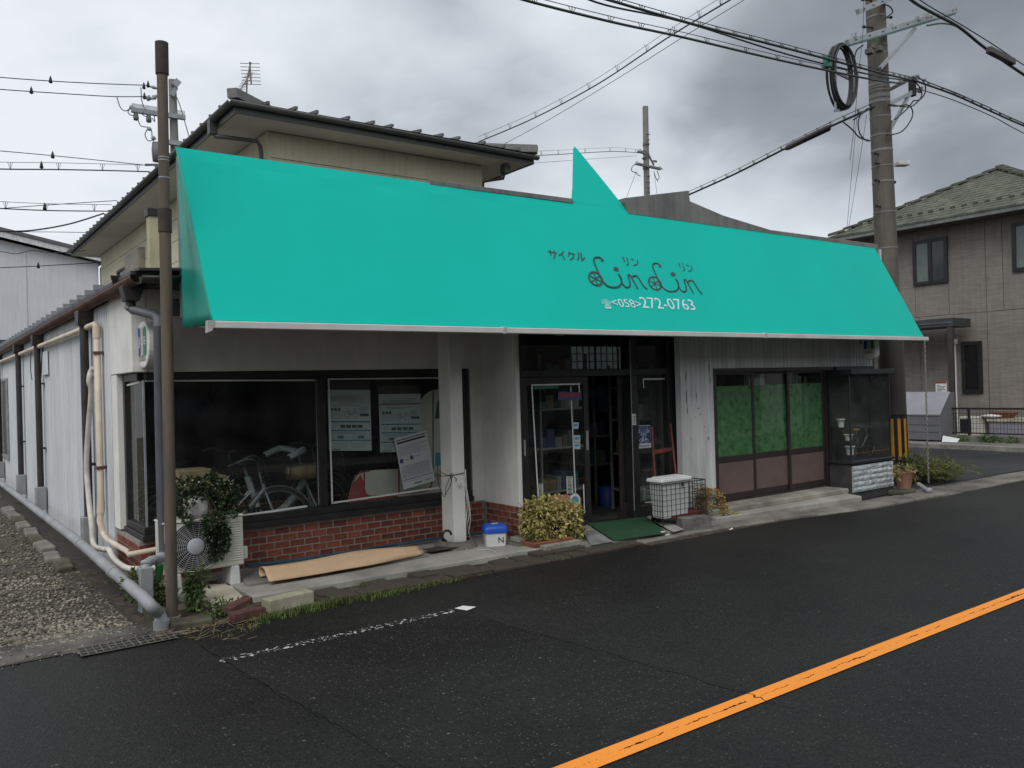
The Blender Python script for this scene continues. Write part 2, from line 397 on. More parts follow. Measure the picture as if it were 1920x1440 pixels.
asp3 = asphalt('alley_asphalt', (0.034, 0.034, 0.036), (0.10, 0.10, 0.10), 0.97, 0.55)
groundm = mat('dirt_ground', (0.12, 0.11, 0.085), 0.95, 0.3, 0.7, 0.4, 30)
gravelbed = mat('gravel_bed', (0.085, 0.072, 0.055), 0.95, 0.35, 9, 0.9, 45)
def structure(name, mb, m, **kw): return mb.build(name, m, kind='structure', **kw)

structure('ground', MB().quad((-400, -400, -0.05), (400, -400, -0.05), (400, 900, -0.05), (-400, 900, -0.05)), groundm)
RE = [(-60, 6.2), (7.2, 6.2), (8.6, 6.05), (10.0, 5.8), (12.0, 5.72), (120, 5.72)]     # far edge of the carriageway
structure('road', MB().quad((-60, -1.2, 0), (120, -1.2, 0), *[(x, y, 0) for x, y in reversed(RE)]), asp)
structure('soil_strip', MB().quad((1.18, 6.65, .002), (1.58, 6.65, .002), (1.58, 22, .002), (1.18, 22, .002)), mat('dark_soil', (0.05, 0.042, 0.032), .95, .35, 8, .9, 40))
structure('gravel_ground', MB().quad((-30, 6.62, -0.004), (1.36, 6.62, -0.004), (1.36, 40, -0.004), (-30, 40, -0.004)), gravelbed)
structure('alley', MB().quad((11.75, 6.35, 0.0), (40, 6.1, 0.0), (40, 7.2, 0.0), (19.2, 7.2, 0.0), (19.2, 60, 0.0), (12.2, 60, 0.0)), asp3)
g = MB()
for x0, x1, ya, yb, yc, yd in ((11.5, 14.4, 5.722, 5.722, 6.34, 6.27), (14.41, 17.3, 5.722, 5.722, 6.27, 6.2), (17.31, 40, 5.722, 5.722, 6.2, 6.1)):
    g.prism([(x0, ya, -0.03), (x1, yb, -0.03), (x1, yd, -0.03), (x0, yc, -0.03)], (0, 0, 0.036))
structure('gutter_strip', g, mat('road_gutter_concrete', (0.16, 0.15, 0.125), 0.9, 0.35, 1.6, 0.4, 50))
# strip between the gravel and the road
structure('verge', MB().quad((-30, 6.203, 0.004), (1.62, 6.203, 0.004), (1.62, 6.64, 0.012), (-30, 6.64, 0.012)), mat('dirty_concrete', (0.125, 0.115, 0.10), 0.95, 0.4, 3.0, 0.5, 40))
# the bed the shop stands on, and its slabs
structure('shop_bed', MB().box(1.36, 12.0, 6.62, 7.7, -0.06, 0.012), soil)
def slab(poly, z0, z1, m, name, **kw):
    return MB().prism([(x, y, z0) for x, y in poly], (0, 0, z1 - z0)).build(name, m, kind='structure', bevel=0.012, seg=2, **kw)
slab([(2.22, 6.63), (5.0, 6.56), (5.55, 6.6), (5.55, 7.62), (2.30, 7.62), (2.22, 7.2)], -0.04, 0.065, concrete, 'forecourt')
slab([(2.30, 6.98), (4.05, 6.96), (4.05, 7.61), (2.34, 7.61)], 0.05, 0.095, mat('old_concrete', (0.235, 0.225, 0.20), 0.9, 0.25, 2.2, 0.35, 70), 'plinth')
slab([(5.56, 6.36), (7.62, 6.3), (7.62, 7.1), (5.56, 7.1)], -0.04, 0.05, concrete_dk, 'doorstep')
slab([(7.63, 6.42), (10.35, 6.22), (10.58, 6.84), (7.63, 6.84)], -0.04, 0.085, concrete, 'step')
slab([(7.66, 6.56), (10.5, 6.5), (10.5, 6.92), (7.66, 6.92)], 0.08, 0.15, mat('sill_concrete', (0.29, 0.275, 0.235), 0.9, 0.3, 2.0, 0.35, 60), 'sill_step')

# kerb of old dark bricks along the slab, then grey kerb stones: every one its own piece
kb = MB()
kb.prism([(1.7, 6.21, -0.05), (6.2, 6.205, -0.05), (6.2, 6.6, -0.05), (1.7, 6.66, -0.05)], (0, 0, 0.058))
kerb = structure('kerb', kb, soil)
pv = [MB().prism([(a, b, 0) for a, b in ((-l / 2, -.095), (l / 2, -.095), (l / 2, .095), (-l / 2, .095))], (0, 0, 0.07)) for l in (0.20, 0.225)]
pvo = []
for mb_ in pv:
    o = mb_.local('kerb_brick', paverm, kerb, 0.008); pvo.append(o)
first = list(pvo)
def kpiece(x, y, rz, z, k):
    o = first[k] if first[k] is not None else pvo[k].copy()
    if first[k] is None: C.objects.link(o)
    first[k] = None
    o.parent = kerb; o.location = Vector((x, y, z)) - kerb.location; o.rotation_euler = (rng.uniform(-.03, .03), rng.uniform(-.03, .03), rz + rng.uniform(-.05, .05))
x = 2.75
while x < 6.1:
    k = rng.randrange(2)
    kpiece(x + 0.1, 6.31 - 0.008 * (x - 2.75) + rng.uniform(-.012, .012), 0, -0.036 + rng.uniform(-.016, .006), k)
    if rng.random() < 0.8: kpiece(x + 0.06, 6.505 - 0.008 * (x - 2.75) + rng.uniform(-.012, .012), 0, -0.03 + rng.uniform(-.016, .008), 1 - k)
    x += (0.20, 0.225)[k] + 0.014
xs = [6.22, 6.95, 7.62, 8.3, 9.0, 9.72, 10.45, 11.15, 11.75]
kst = structure('kerb_line', MB().prism([(6.2, 6.1, -0.06), (8.6, 6.06, -0.06), (11.8, 5.74, -0.06), (11.8, 6.2, -0.06), (8.6, 6.44, -0.06), (6.2, 6.36, -0.06)], (0, 0, 0.064)), soil)
def kedge(x): return float(np.interp(x, [p[0] for p in RE], [p[1] for p in RE]))
for a, b in zip(xs[:-1], xs[1:]):
    a += 0.006; b -= 0.006
    MB().prism([(a, kedge(a) + .01, -0.05), (b, kedge(b) + .01, -0.05), (b, min(6.55, kedge(b) + .40), -0.05), (a, min(6.55, kedge(a) + .40), -0.05)], (0, 0, 0.075 + rng.uniform(-.008, .01))).build('kerb_stone', concrete_dk, kst, bevel=0.012)

# ---- markings
def paint(name, col, wear, lo=0.45, hi=0.6, crackline=False, rough=0.6):
    m = bpy.data.materials.new(name); m.use_nodes = True
    N, L = m.node_tree.nodes, m.node_tree.links; b = N['Principled BSDF']; o = N['Material Output']
    b.inputs['Roughness'].default_value = rough
    t = N.new('ShaderNodeTexCoord')
    n = N.new('ShaderNodeTexNoise'); n.inputs['Scale'].default_value = 2.0; n.inputs['Detail'].default_value = 6; L.new(t.outputs['Object'], n.inputs['Vector'])
    r = N.new('ShaderNodeMapRange'); r.inputs['To Min'].default_value = 0.86; r.inputs['To Max'].default_value = 1.1; L.new(n.outputs['Fac'], r.inputs['Value'])
    hs = N.new('ShaderNodeHueSaturation'); hs.inputs['Color'].default_value = (*col, 1); L.new(r.outputs[0], hs.inputs['Value']); L.new(hs.outputs['Color'], b.inputs['Base Color'])
    w = N.new('ShaderNodeTexNoise'); w.inputs['Scale'].default_value = wear; w.inputs['Detail'].default_value = 9; w.inputs['Roughness'].default_value = 0.75; L.new(t.outputs['Object'], w.inputs['Vector'])
    mr_ = N.new('ShaderNodeMapRange'); mr_.inputs['From Min'].default_value = lo; mr_.inputs['From Max'].default_value = hi; L.new(w.outputs['Fac'], mr_.inputs['Value'])
    fac = mr_.outputs[0]
    if crackline:      # worn through along the middle of the line
        s = N.new('ShaderNodeSeparateXYZ'); L.new(t.outputs['Object'], s.inputs[0])
        n2_ = N.new('ShaderNodeTexNoise'); n2_.inputs['Scale'].default_value = 3.2; n2_.inputs['Detail'].default_value = 8; n2_.inputs['Roughness'].default_value = 0.7; L.new(t.outputs['Object'], n2_.inputs['Vector'])
        q = N.new('ShaderNodeMath'); q.operation = 'MULTIPLY_ADD'; q.inputs[1].default_value = 0.10; q.inputs[2].default_value = -0.05; L.new(n2_.outputs['Fac'], q.inputs[0])
        y = N.new('ShaderNodeMath'); y.operation = 'ADD'; L.new(s.outputs[1], y.inputs[0]); L.new(q.outputs[0], y.inputs[1])
        ab = N.new('ShaderNodeMath'); ab.operation = 'ABSOLUTE'; L.new(y.outputs[0], ab.inputs[0])
        n3 = N.new('ShaderNodeTexNoise'); n3.inputs['Scale'].default_value = 1.7; n3.inputs['Detail'].default_value = 7; n3.inputs['Roughness'].default_value = 0.75; L.new(t.outputs['Object'], n3.inputs['Vector'])
        wd = N.new('ShaderNodeMapRange'); wd.inputs['From Min'].default_value = 0.47; wd.inputs['From Max'].default_value = 0.72; wd.inputs['To Max'].default_value = 0.016; L.new(n3.outputs['Fac'], wd.inputs['Value'])
        gt = N.new('ShaderNodeMath'); gt.operation = 'GREATER_THAN'; L.new(ab.outputs[0], gt.inputs[0]); L.new(wd.outputs[0], gt.inputs[1])
        mi = N.new('ShaderNodeMath'); mi.operation = 'MINIMUM'; L.new(fac, mi.inputs[0]); L.new(gt.outputs[0], mi.inputs[1]); fac = mi.outputs[0]
    tr = N.new('ShaderNodeBsdfTransparent'); ms = N.new('ShaderNodeMixShader')
    L.new(fac, ms.inputs['Fac']); L.new(tr.outputs[0], ms.inputs[1]); L.new(b.outputs[0], ms.inputs[2]); L.new(ms.outputs[0], o.inputs['Surface'])
    bu = N.new('ShaderNodeBump'); bu.inputs['Strength'].default_value = 0.4; bu.inputs['Distance'].default_value = 0.004
    L.new(w.outputs['Fac'], bu.inputs['Height']); L.new(bu.outputs['Normal'], b.inputs['Normal'])
    return m
oy0 = (G(1030, 1440).y + G(1920, 1107).y) / 2; oy1 = (G(1110, 1440).y + G(1920, 1127).y) / 2
structure('centre_line', MB().quad(*[(x_, y_, 0.006) for x_, y_ in ((-40, oy1), (80, oy1), (80, oy0), (-40, oy0))]), paint('orange_road_paint', (0.93, 0.305, 0.032), 55, 0.24, 0.30, True))
wl0 = G(412, 1241); wl1 = G(875, 1141); wl2 = G(892, 1139)
structure('edge_line', MB().quad((wl0.x, wl0.y - .045, .006), (wl1.x - .12, wl1.y - .045, .006), (wl1.x - .12, wl1.y + .045, .006), (wl0.x, wl0.y + .045, .006)), paint('worn_white_paint', (0.72, 0.72, 0.70), 26, 0.545, 0.58))
structure('edge_line_end', MB().quad(*[(q.x, q.y, .006) for q in (G(852, 1142), G(876, 1146), G(893, 1139), G(868, 1137))]), paint('white_paint_end', (0.75, 0.75, 0.73), 20, 0.36, 0.42))
# patch of coarser asphalt with a cracked seam on both sides
pp = [(372, 1208), (470, 1268), (560, 1318), (640, 1362), (760, 1440), (1050, 1440), (1404, 1300), (1200, 1240), (1060, 1200), (950, 1172), (890, 1150)]
structure('road_patch', MB().quad(*[tuple(G(a, b, 0.003)) for a, b in reversed(pp)]), asp2)
crk = MB()
for seq in (pp[0:4], pp[6:11], [(1404, 1300), (1430, 1312), (1500, 1330)]):
    pts = []
    for a, b in zip(seq[:-1], seq[1:]):
        for i in range(8):
            q = G(a[0] + (b[0] - a[0]) * i / 8, a[1] + (b[1] - a[1]) * i / 8, 0.0075); pts.append(q + Vector((rng.uniform(-.02, .02), rng.uniform(-.02, .02), 0)))
    for a, b in zip(pts[:-1], pts[1:]):
        d = (b - a); sx = Vector((-d.y, d.x, 0)).normalized() * rng.uniform(.0015, .0048); crk.quad(a - sx, b - sx, b + sx, a + sx)
structure('road_crack', crk, mat('crack', (0.008, 0.008, 0.008), 0.9))

# ---- loose gravel on the yard (one mass of real stones)
def stones(n, pts, smin, smax, name, m, z=0.0, seed=3):
    R_ = np.random.RandomState(seed)
    t = (1 + 5 ** .5) / 2
    ico = np.array([(-1, t, 0), (1, t, 0), (-1, -t, 0), (1, -t, 0), (0, -1, t), (0, 1, t), (0, -1, -t), (0, 1, -t), (t, 0, -1), (t, 0, 1), (-t, 0, -1), (-t, 0, 1)]) / math.sqrt(1 + t * t)
    fc = np.array([(0, 11, 5), (0, 5, 1), (0, 1, 7), (0, 7, 10), (0, 10, 11), (1, 5, 9), (5, 11, 4), (11, 10, 2), (10, 7, 6), (7, 1, 8), (3, 9, 4), (3, 4, 2), (3, 2, 6), (3, 6, 8), (3, 8, 9), (4, 9, 5), (2, 4, 11), (6, 2, 10), (8, 6, 7), (9, 8, 1)])
    s = smin + (smax - smin) * R_.rand(n) ** 2.2
    V = np.repeat(ico[None], n, 0) * (1 + R_.uniform(-.28, .28, (n, 12, 1)))
    V = V * np.stack([np.ones(n), R_.uniform(.6, 1, n), R_.uniform(.35, .75, n)], 1)[:, None] * s[:, None, None]
    a = R_.rand(n) * 2 * np.pi; ca, sa = np.cos(a), np.sin(a)
    V = np.stack([V[..., 0] * ca[:, None] - V[..., 1] * sa[:, None], V[..., 0] * sa[:, None] + V[..., 1] * ca[:, None], V[..., 2]], -1)
    V[..., 0] += pts[:, 0, None]; V[..., 1] += pts[:, 1, None]; V[..., 2] += z + s[:, None] * .12
    me = bpy.data.meshes.new(name)
    Fv = (fc[None] + (np.arange(n) * 12)[:, None, None]).reshape(-1, 3)
    me.vertices.add(n * 12); me.vertices.foreach_set('co', V.reshape(-1))
    me.loops.add(len(Fv) * 3); me.loops.foreach_set('vertex_index', Fv.reshape(-1).astype(np.int32))
    me.polygons.add(len(Fv)); me.polygons.foreach_set('loop_start', (np.arange(len(Fv)) * 3).astype(np.int32))
    me.update(calc_edges=True); me.validate()
    me.materials.append(m); o = bpy.data.objects.new(name, me); C.objects.link(o); o['kind'] = 'stuff'
    return o
R0 = np.random.RandomState(5)
n_ = 44000
py = 6.5 + 15 * R0.rand(n_) ** 2.1; px = 1.33 - R0.rand(n_) ** 1.15 * (1.6 + 0.35 * (py - 6.3))
keep = np.sin(px * 2.3 + 1.1) * np.sin(py * 1.7 + .4) + .5 * np.sin(px * 5.1 + py * 3.3) + R0.uniform(-.9, .9, n_) > -.75
keep &= ~((px > 1.16) & (R0.rand(n_) < .6))
px, py = px[keep], py[keep]; n_ = len(px)
stonem = mat('gravel_stones', (0.215, 0.19, 0.15), 0.9, 0.3, 1.3, 0.3, 120, island=0.75)
stones(n_, np.stack([px, py], 1), 0.004, 0.021, 'gravel', stonem)
n_ = 900
stones(n_, np.stack([R0.uniform(-3, 1.9, n_), R0.uniform(6.12, 6.7, n_)], 1), 0.003, 0.014, 'grit', stonem, 0.008, 8)

# ---- grass and moss along the road edge
def grass(name, spots, m, h=(0.03, 0.09), r=rng):
    mb = MB()
    for x_, y_, rad, n, k in spots:
        for _ in range(n):
            a = r.uniform(0, 6.283); q = rad * math.sqrt(r.random()); p = Vector((x_ + q * math.cos(a) * 1.6, y_ + q * math.sin(a) * 0.6, 0.0))
            l = r.uniform(*h) * k; b = r.uniform(0, 6.283); d = Vector((math.cos(b), math.sin(b), 0)); w = r.uniform(.0016, .0034); sx = Vector((-d.y, d.x, 0)) * w
            p1 = p + Vector((0, 0, l * .6)) + d * l * .2; p2 = p + Vector((0, 0, l * .8)) + d * l * .65
            mb.add([p - sx, p + sx, p1 - sx * .8, p1 + sx * .8, p2], [(0, 1, 3, 2), (2, 3, 4)])
    return mb.build(name, m, kind='stuff')
sp = []
for i in range(70):
    f_ = i / 69; p = G(498 + 370 * f_, 1167 - 80 * f_); sp.append((p.x + rng.uniform(-.03, .03), p.y + rng.uniform(-.02, .13), .055, rng.randrange(10, 52), (1.0 if f_ < .6 else .7) * rng.uniform(.6, 1.0)))
for a, b, n, k in ((700, 1100, 60, .8), (880, 1083, 50, .5), (905, 1078, 40, .5), (990, 1062, 40, .5), (940, 1070, 30, .4), (1060, 1050, 60, .6), (1075, 1046, 40, .6), (450, 1190, 40, .35), (480, 1176, 60, .45), (420, 1186, 30, .3), (1122, 1018, 60, .5), (1110, 1030, 40, .4), (150, 990, 40, .9), (130, 1000, 40, .9), (60, 1080, 50, .5), (200, 1095, 60, .5), (170, 1080, 40, .6), (1840, 880, 50, .5)):
    p = G(a, b); sp.append((p.x, p.y + .04, .09, n, k))
grass('grass', sp, mat('grass_blades', (0.135, 0.185, 0.045), 0.6, 0.3, 4, island=0.4, trans=0.25))
# ================================================================== THE SHOP
XW, YL, YC, YP, YD, YR, YA = 1.58, 7.62, 7.12, 6.97, 7.0, 6.86, 6.95
shop = thing('shop_building', 'low white bicycle shop with brick base, shop windows and a long pale ribbed side wall', 'shop', (1.58, 7.62, 0))
def part(mb, name, m, parent=None, **kw): return mb.build(name, m, parent or shop, **kw)
xb = 5.17                                    # left face of the pier beside the door
xp = PY(980, 900, YP).x                      # its right edge
# ---- side wall
ys_w0, ys_w1 = PX(222, 850, XW).y, PX(211, 850, XW).y     # jamb beside the side window
ys_c = PX(206, 700, XW).y                                  # where plaster gives way to metal
w = MB()
y = ys_c; prof = []
while y < 27.5:
    for dy, dx in ((0, 0), (.004, .016), (.012, .016), (.016, 0), (.070, 0), (.074, -.008), (.094, -.008), (.098, 0)): prof.append((y + dy, XW + dx))
    y += .118
for (a, xa), (b, xb_) in zip(prof[:-1], prof[1:]):
    if b > a: w.quad((xa, a, -.05), (xb_, b, -.05), (xb_, b, 2.6), (xa, a, 2.6))
w.box(XW + .02, XW + .1, ys_c, 27.6, -.05, 2.6)
part(w, 'side_siding', siding)
part(MB().box(XW - .012, XW + .1, ys_c - .07, ys_c - .003, -.02, 2.6), 'corner_trim', ribwhite, bevel=.004)
part(MB().box(XW - .01, XW + .12, YL - .003, ys_c - .075, 1.905, 2.62), 'wall', plaster, bevel=.006)
part(MB().box(XW - .004, XW + .12, ys_w0, ys_c - .075, .47, 1.903), 'wall', plaster, bevel=.006)
part(MB().box(XW + .122, 5.168, YL, YL + .12, 1.905, 2.62), 'wall', plaster, label='grey shaded front wall above the shop window')
part(MB().box(5.02, 5.168, YL + .002, YL + .12, .44, 1.903), 'wall', plaster)
pier = part(MB().box(xb, xp, YP, YL + .12, .42, 2.7), 'pier', plaster, bevel=.006)
cx0, cx1 = PY(849, 900, YC).x, PY(872, 900, YC).x
part(MB().box(cx0, cx1, YC, YC + .23, .12, 2.6), 'column', plaster, bevel=.008, seg=2)
part(MB().lathe(((cx0 + cx1) / 2, YC + .1, .055), [(.24, 0), (.22, .03), (.17, .08), (.15, .085)], 14), 'column_foot', concrete_dk)
# ---- brick base: every brick a piece
bl, bh, bz0 = .148, .0655, .095
def brickmesh(l):
    return MB().box(-l / 2, l / 2, -.004, .02, -(bh - .011) / 2, (bh - .011) / 2)
bmeshes = {}
def brick_run(host, org, u, n, length, rows, phase=0.0):
    """rows of stretchers on a face; org at lower start, u along, n outward"""
    u, n = Vector(u), Vector(n); ang = math.atan2(u.y, u.x)
    for rw in range(rows):
        s = -((rw % 2) * .5 + phase) * bl
        while s < length - .01:
            a, b = max(0, s), min(length, s + bl)
            if b - a > .03:
                l = round(b - a - .011, 3)
                if l not in bmeshes:
                    o = brickmesh(l).local('brick', brickm, host, .003); bmeshes[l] = o.data
                else:
                    o = bpy.data.objects.new('brick', bmeshes[l]); C.objects.link(o); o.parent = host
                    bv = o.modifiers.new('bevel', 'BEVEL'); bv.width = .003; bv.limit_method = 'ANGLE'
                off = Vector((0, 0, 0)); q = host
                while q is not None: off += q.location; q = q.parent
                o.location = Vector(org) + u * ((a + b) / 2) + Vector((0, 0, (rw + .5) * bh)) + n * rng.uniform(-.0015, .002) - off
                o.rotation_euler = (0, rng.uniform(-.004, .004), ang)
            s += bl
base1 = part(MB().box(XW + .012, 5.158, YL + .004, YL + .12, .02, .452), 'brick_base', mortar)
brick_run(base1, (XW + .012, YL + .004, bz0), (1, 0, 0), (0, -1, 0), 5.158 - XW - .012, 5)
base2 = part(MB().box(XW + .012, XW + .1, YL + .121, ys_c - .08, .02, .452), 'brick_base', mortar)
brick_run(base2, (XW + .012, ys_c - .08, bz0), (0, -1, 0), (-1, 0, 0), ys_c - .08 - YL + .01, 5, .3)
base3 = part(MB().box(xb + .004, xp - .004, YP + .006, YL + .1, .02, .418), 'brick_base', mortar)
brick_run(base3, (xb + .004, YL - .02, bz0), (0, -1, 0), (-1, 0, 0), YL - .02 - YP - .02, 5, .4)
brick_run(base3, (xb + .004, YP + .006, bz0), (1, 0, 0), (0, -1, 0), xp - xb - .008, 5, .2)
# ---- corner shop window
sillz, headz = .455, 1.903
fr = MB()
xm0, xm1 = PY(598, 850, YL).x, PY(613, 850, YL).x; xr = PY(883, 850, YL).x - .005
fr.box(XW + .10, xr, YL + .02, YL + .11, headz - .07, headz - .002)      # head
fr.box(XW + .03, xr, YL - .055, YL + .10, sillz, sillz + .05)            # sill, stepped
fr.box(XW + .05, xr, YL - .02, YL + .10, sillz + .05, sillz + .115)
fr.box(xm0, xm1, YL + .0, YL + .09, sillz + .115, headz - .07)
fr.box(PY(873, 850, YL).x, xr - .002, YL + .004, YL + .09, sillz + .115, headz - .07)
fr.box(XW + .03, XW + .115, YL + .101, ys_w0 - .002, sillz, sillz + .05); fr.box(XW + .05, XW + .115, YL + .101, ys_w0 - .002, sillz + .051, sillz + .115)
fr.box(XW + .05, XW + .115, YL + .112, ys_w0 - .002, headz - .07, headz - .002)
fr.box(XW + .05, XW + .11, ys_w0 - .07, ys_w0 - .002, sillz + .115, headz - .07)
win = part(fr, 'show_window', darkframe, bevel=.004)
g0 = YL + .035
part(MB().box(XW + .085, xm0, g0, g0 + .006, sillz + .11, headz - .065), 'pane', clear, win)
part(MB().box(xm1, PY(873, 850, YL).x, g0, g0 + .006, sillz + .11, headz - .065), 'pane', clear, win)
part(MB().box(XW + .078, XW + .084, g0, ys_w0 - .07, sillz + .11, headz - .065), 'pane', clear, win)
part(MB().box(XW + .076, XW + .092, g0 - .01, g0 + .008, sillz + .112, headz - .068), 'corner_joint', steelgrey, win)
def tape(p0, p1, wd, y=g0 - .003, host=win, m=None):
    a, b = PY(*p0, y), PY(*p1, y); mb = MB(); d = (b - a).normalized(); sx = Vector((-d.z, 0, d.x)) * wd / 2
    mb.prism([a - sx, b - sx, b + sx, a + sx], (0, -.001, 0)); part(mb, 'tape', m or whitep, host)
for a, b, wd in (((272, 714), (592, 713), .014), ((593, 710), (599, 946), .018), ((452, 967), (576, 949), .020),
                 ((614, 711), (880, 708), .013), ((616, 711), (623, 945), .018), ((623, 943), (868, 908), .018), ((869, 712), (874, 890), .012)):
    tape(a, b, wd)
# tape on the side pane
for a, b in (((232, 724), (262, 716)), ((232, 724), (238, 985))):
    A, B = PX(*a, XW + .075), PX(*b, XW + .075); d = (B - A).normalized(); sx = Vector((0, -d.z, d.y)) * .009
    part(MB().prism([A - sx, B - sx, B + sx, A + sx], (-.001, 0, 0)), 'tape', whitep, win)

# ---- entrance
zd0, zt = .115, 2.33
x_l, x_r = xp + .002, PY(1272, 800, YD).x
def xat(px_, y=YD, py_=830): return PY(px_, py_, y).x
zhead = PY(1100, 700, YD).z
ent = MB()
ent.box(x_l, x_l + .05, YD + .0, YD + .14, zd0, 2.6)
ent.box(xat(1255), x_r, YD + .0, YD + .14, zd0, 2.6)
ent.box(x_l + .05, xat(1255), YD + .0, YD + .14, zhead - .03, zhead + .045)
ent.box(x_l + .05, xat(1255), YD + .0, YD + .14, 2.42, 2.6)
xmul0, xmul1 = xat(1184), xat(1197)
ent.box(xmul0, xmul1, YD - .012, YD + .15, zd0, zhead - .031); ent.box(xmul0, xmul1, YD - .01, YD + .15, zhead + .046, 2.419)
ent.box(x_l + .05, xmul0, YD + .0, YD + .14, zd0 - .06, zd0)
ent.box(xmul1, xat(1255), YD + .0, YD + .14, zd0 - .06, zd0 + .12)
entr = part(ent, 'entrance_frame', darkframe, bevel=.004)
part(MB().box(x_l + .05, xmul0, YD + .06, YD + .066, zhead + .045, 2.42), 'transom_pane', clear, entr)
part(MB().box(xmul1, xat(1255), YD + .06, YD + .066, zhead + .045, 2.42), 'transom_pane', clear, entr)
part(MB().box(xmul1, xat(1255), YD + .05, YD + .056, zd0 + .12, zhead - .03), 'pane', clear, entr)
part(MB().box(xmul0 - .003, xmul0 + .004, YD - .02, YD - .012, .2, 2.2), 'frame_edge', steelgrey, entr)
# sliding door leaf on the left and the leaf pushed behind the fixed pane
xd0, xd1 = xat(1000), xat(1108)
def leafdoor(x0, x1, y, m, name, inset=.085):
    d = MB(); d.box(x0, x0 + inset, y, y + .035, zd0, zhead - .032); d.box(x1 - inset, x1, y, y + .035, zd0, zhead - .032)
    d.box(x0 + inset, x1 - inset, y, y + .035, zd0, zd0 + .16); d.box(x0 + inset, x1 - inset, y, y + .035, zhead - .12, zhead - .032)
    o = part(d, name, m, bevel=.004)
    part(MB().box(x0 + inset, x1 - inset, y + .015, y + .02, zd0 + .16, zhead - .12), 'pane', clear, o)
    return o
door1 = leafdoor(x_l + .055, xd1, YD + .02, darkframe, 'sliding_door', .07)
door2 = leafdoor(xat(1172), xat(1172) + .78, YD + .09, brownframe, 'sliding_door', .06)
part(MB().box(xd1 - .055, xd1 - .02, YD + .012, YD + .019, .95, 1.17), 'handle', steelgrey, door1, bevel=.004)
part(MB().box(x_l + .06, x_l + .085, YD + .012, YD + .019, .95, 1.12), 'handle', steelgrey, door1, bevel=.004)
yt = YD + .017
for a, b, wd in (((996, 722), (1088, 720), .016), ((997, 722), (1009, 930), .016), ((1085, 720), (1087, 738), .016), ((1070, 725), (1079, 925), .014), ((1094, 908), (1096, 962), .014)):
    tape(a, b, wd, YD + .019 if a[0] != 1094 else YD + .019, door1)
for a, b, wd in (((1206, 711), (1264, 710), .018), ((1206, 711), (1207, 727), .014), ((1264, 711), (1270, 892), .014), ((1196, 842), (1199, 914), .016), ((1210, 942), (1240, 940), .014)):
    tape(a, b, wd, YD + .047, entr)
# ---- right front: ribbed white metal, brown sliding doors
xq0 = PY(1283, 850, YR).x; xd = [PY(v, 850, YR).x for v in (1341, 1346, 1408, 1419, 1481, 1493, 1550, 1566)]
zdh = PY(1450, 692, YR).z; zs = .15
rw = MB(); x = xq0; prof = []
while x < 11.8:
    for dx, dy in ((0, 0), (.058, 0), (.066, .012), (.076, .012), (.084, 0)): prof.append((x + dx, YR + dy))
    x += .0845
for (a, ya), (b, yb) in zip(prof[:-1], prof[1:]):
    if b <= a: continue
    z0 = zs - .02 if a < xd[0] - .02 else zdh + .02
    rw.quad((a, ya, z0), (b, yb, z0), (b, yb, 2.6), (a, ya, 2.6))
part(rw, 'ribbed_wall', ribwhite)
part(MB().box(xq0 + .004, xd[0] - .02, YR + .014, YR + .12, zs - .03, 2.6).box(xd[0] - .019, 11.88, YR + .014, YR + .12, zdh + .03, 2.6).box(xd[7] + .1, 11.88, YR + .014, YR + .12, zs, zdh + .03), 'wall_backing', darkframe)
part(MB().box(xq0 - .03, xq0 + .003, YR - .004, YR + .09, zs - .05, 2.6), 'corner_trim', ribwhite, bevel=.004)
fr = MB(); fr.box(xd[0], xd[7], YR - .012, YR + .08, zdh - .03, zdh + .018); fr.box(xd[0], xd[1], YR - .01, YR + .08, zs, zdh - .031); fr.box(xd[6], xd[7] + .1, YR - .01, YR + .08, zs, zdh - .031)
fr.box(xd[0], xd[7], YR - .01, YR + .08, zs - .01, zs + .02)
df = part(fr, 'brown_door_frame', brownframe, bevel=.003)
zr0, zr1 = PY(1400, 863, YR).z, PY(1400, 852, YR).z
greenfilm = mat('green_pattern_and_reflections', (0.13, 0.32, 0.12), 0.3, 0.3, 11, 0.2, 60, var2=(0.02, 0.09, 0.03), detail=7)  # mottled pattern whose lighter flecks also paint reflections into the colour
for x0, x1, yy in ((xd[1], xd[3], 0.012), (xd[2], xd[5], .038), (xd[4], xd[6], .012)):
    d = MB(); st = .05 if x0 != xd[1] else .02
    d.box(x0, x0 + st, YR + yy, YR + yy + .022, zs + .021, zdh - .031); d.box(x1 - .05, x1, YR + yy, YR + yy + .022, zs + .021, zdh - .031)
    for za, zb in ((zs + .021, zs + .10), (zr0, zr1), (zdh - .06, zdh - .031)): d.box(x0 + st, x1 - .05, YR + yy, YR + yy + .022, za, zb)
    o = part(d, 'brown_sliding_door', brownframe, bevel=.003)
    part(MB().box(x0 + st, x1 - .05, YR + yy + .008, YR + yy + .016, zs + .10, zr0), 'lower_panel', brownpanel, o)
    part(MB().box(x0 + st, x1 - .05, YR + yy + .008, YR + yy + .012, zr1, zdh - .06), 'pane', clear, o)
    zf = PY(1420, 722, YR).z
    part(MB().box(x0 + st, x1 - .05, YR + yy + .0135, YR + yy + .0165, zr1, zf), 'patterned_film', greenfilm, o)
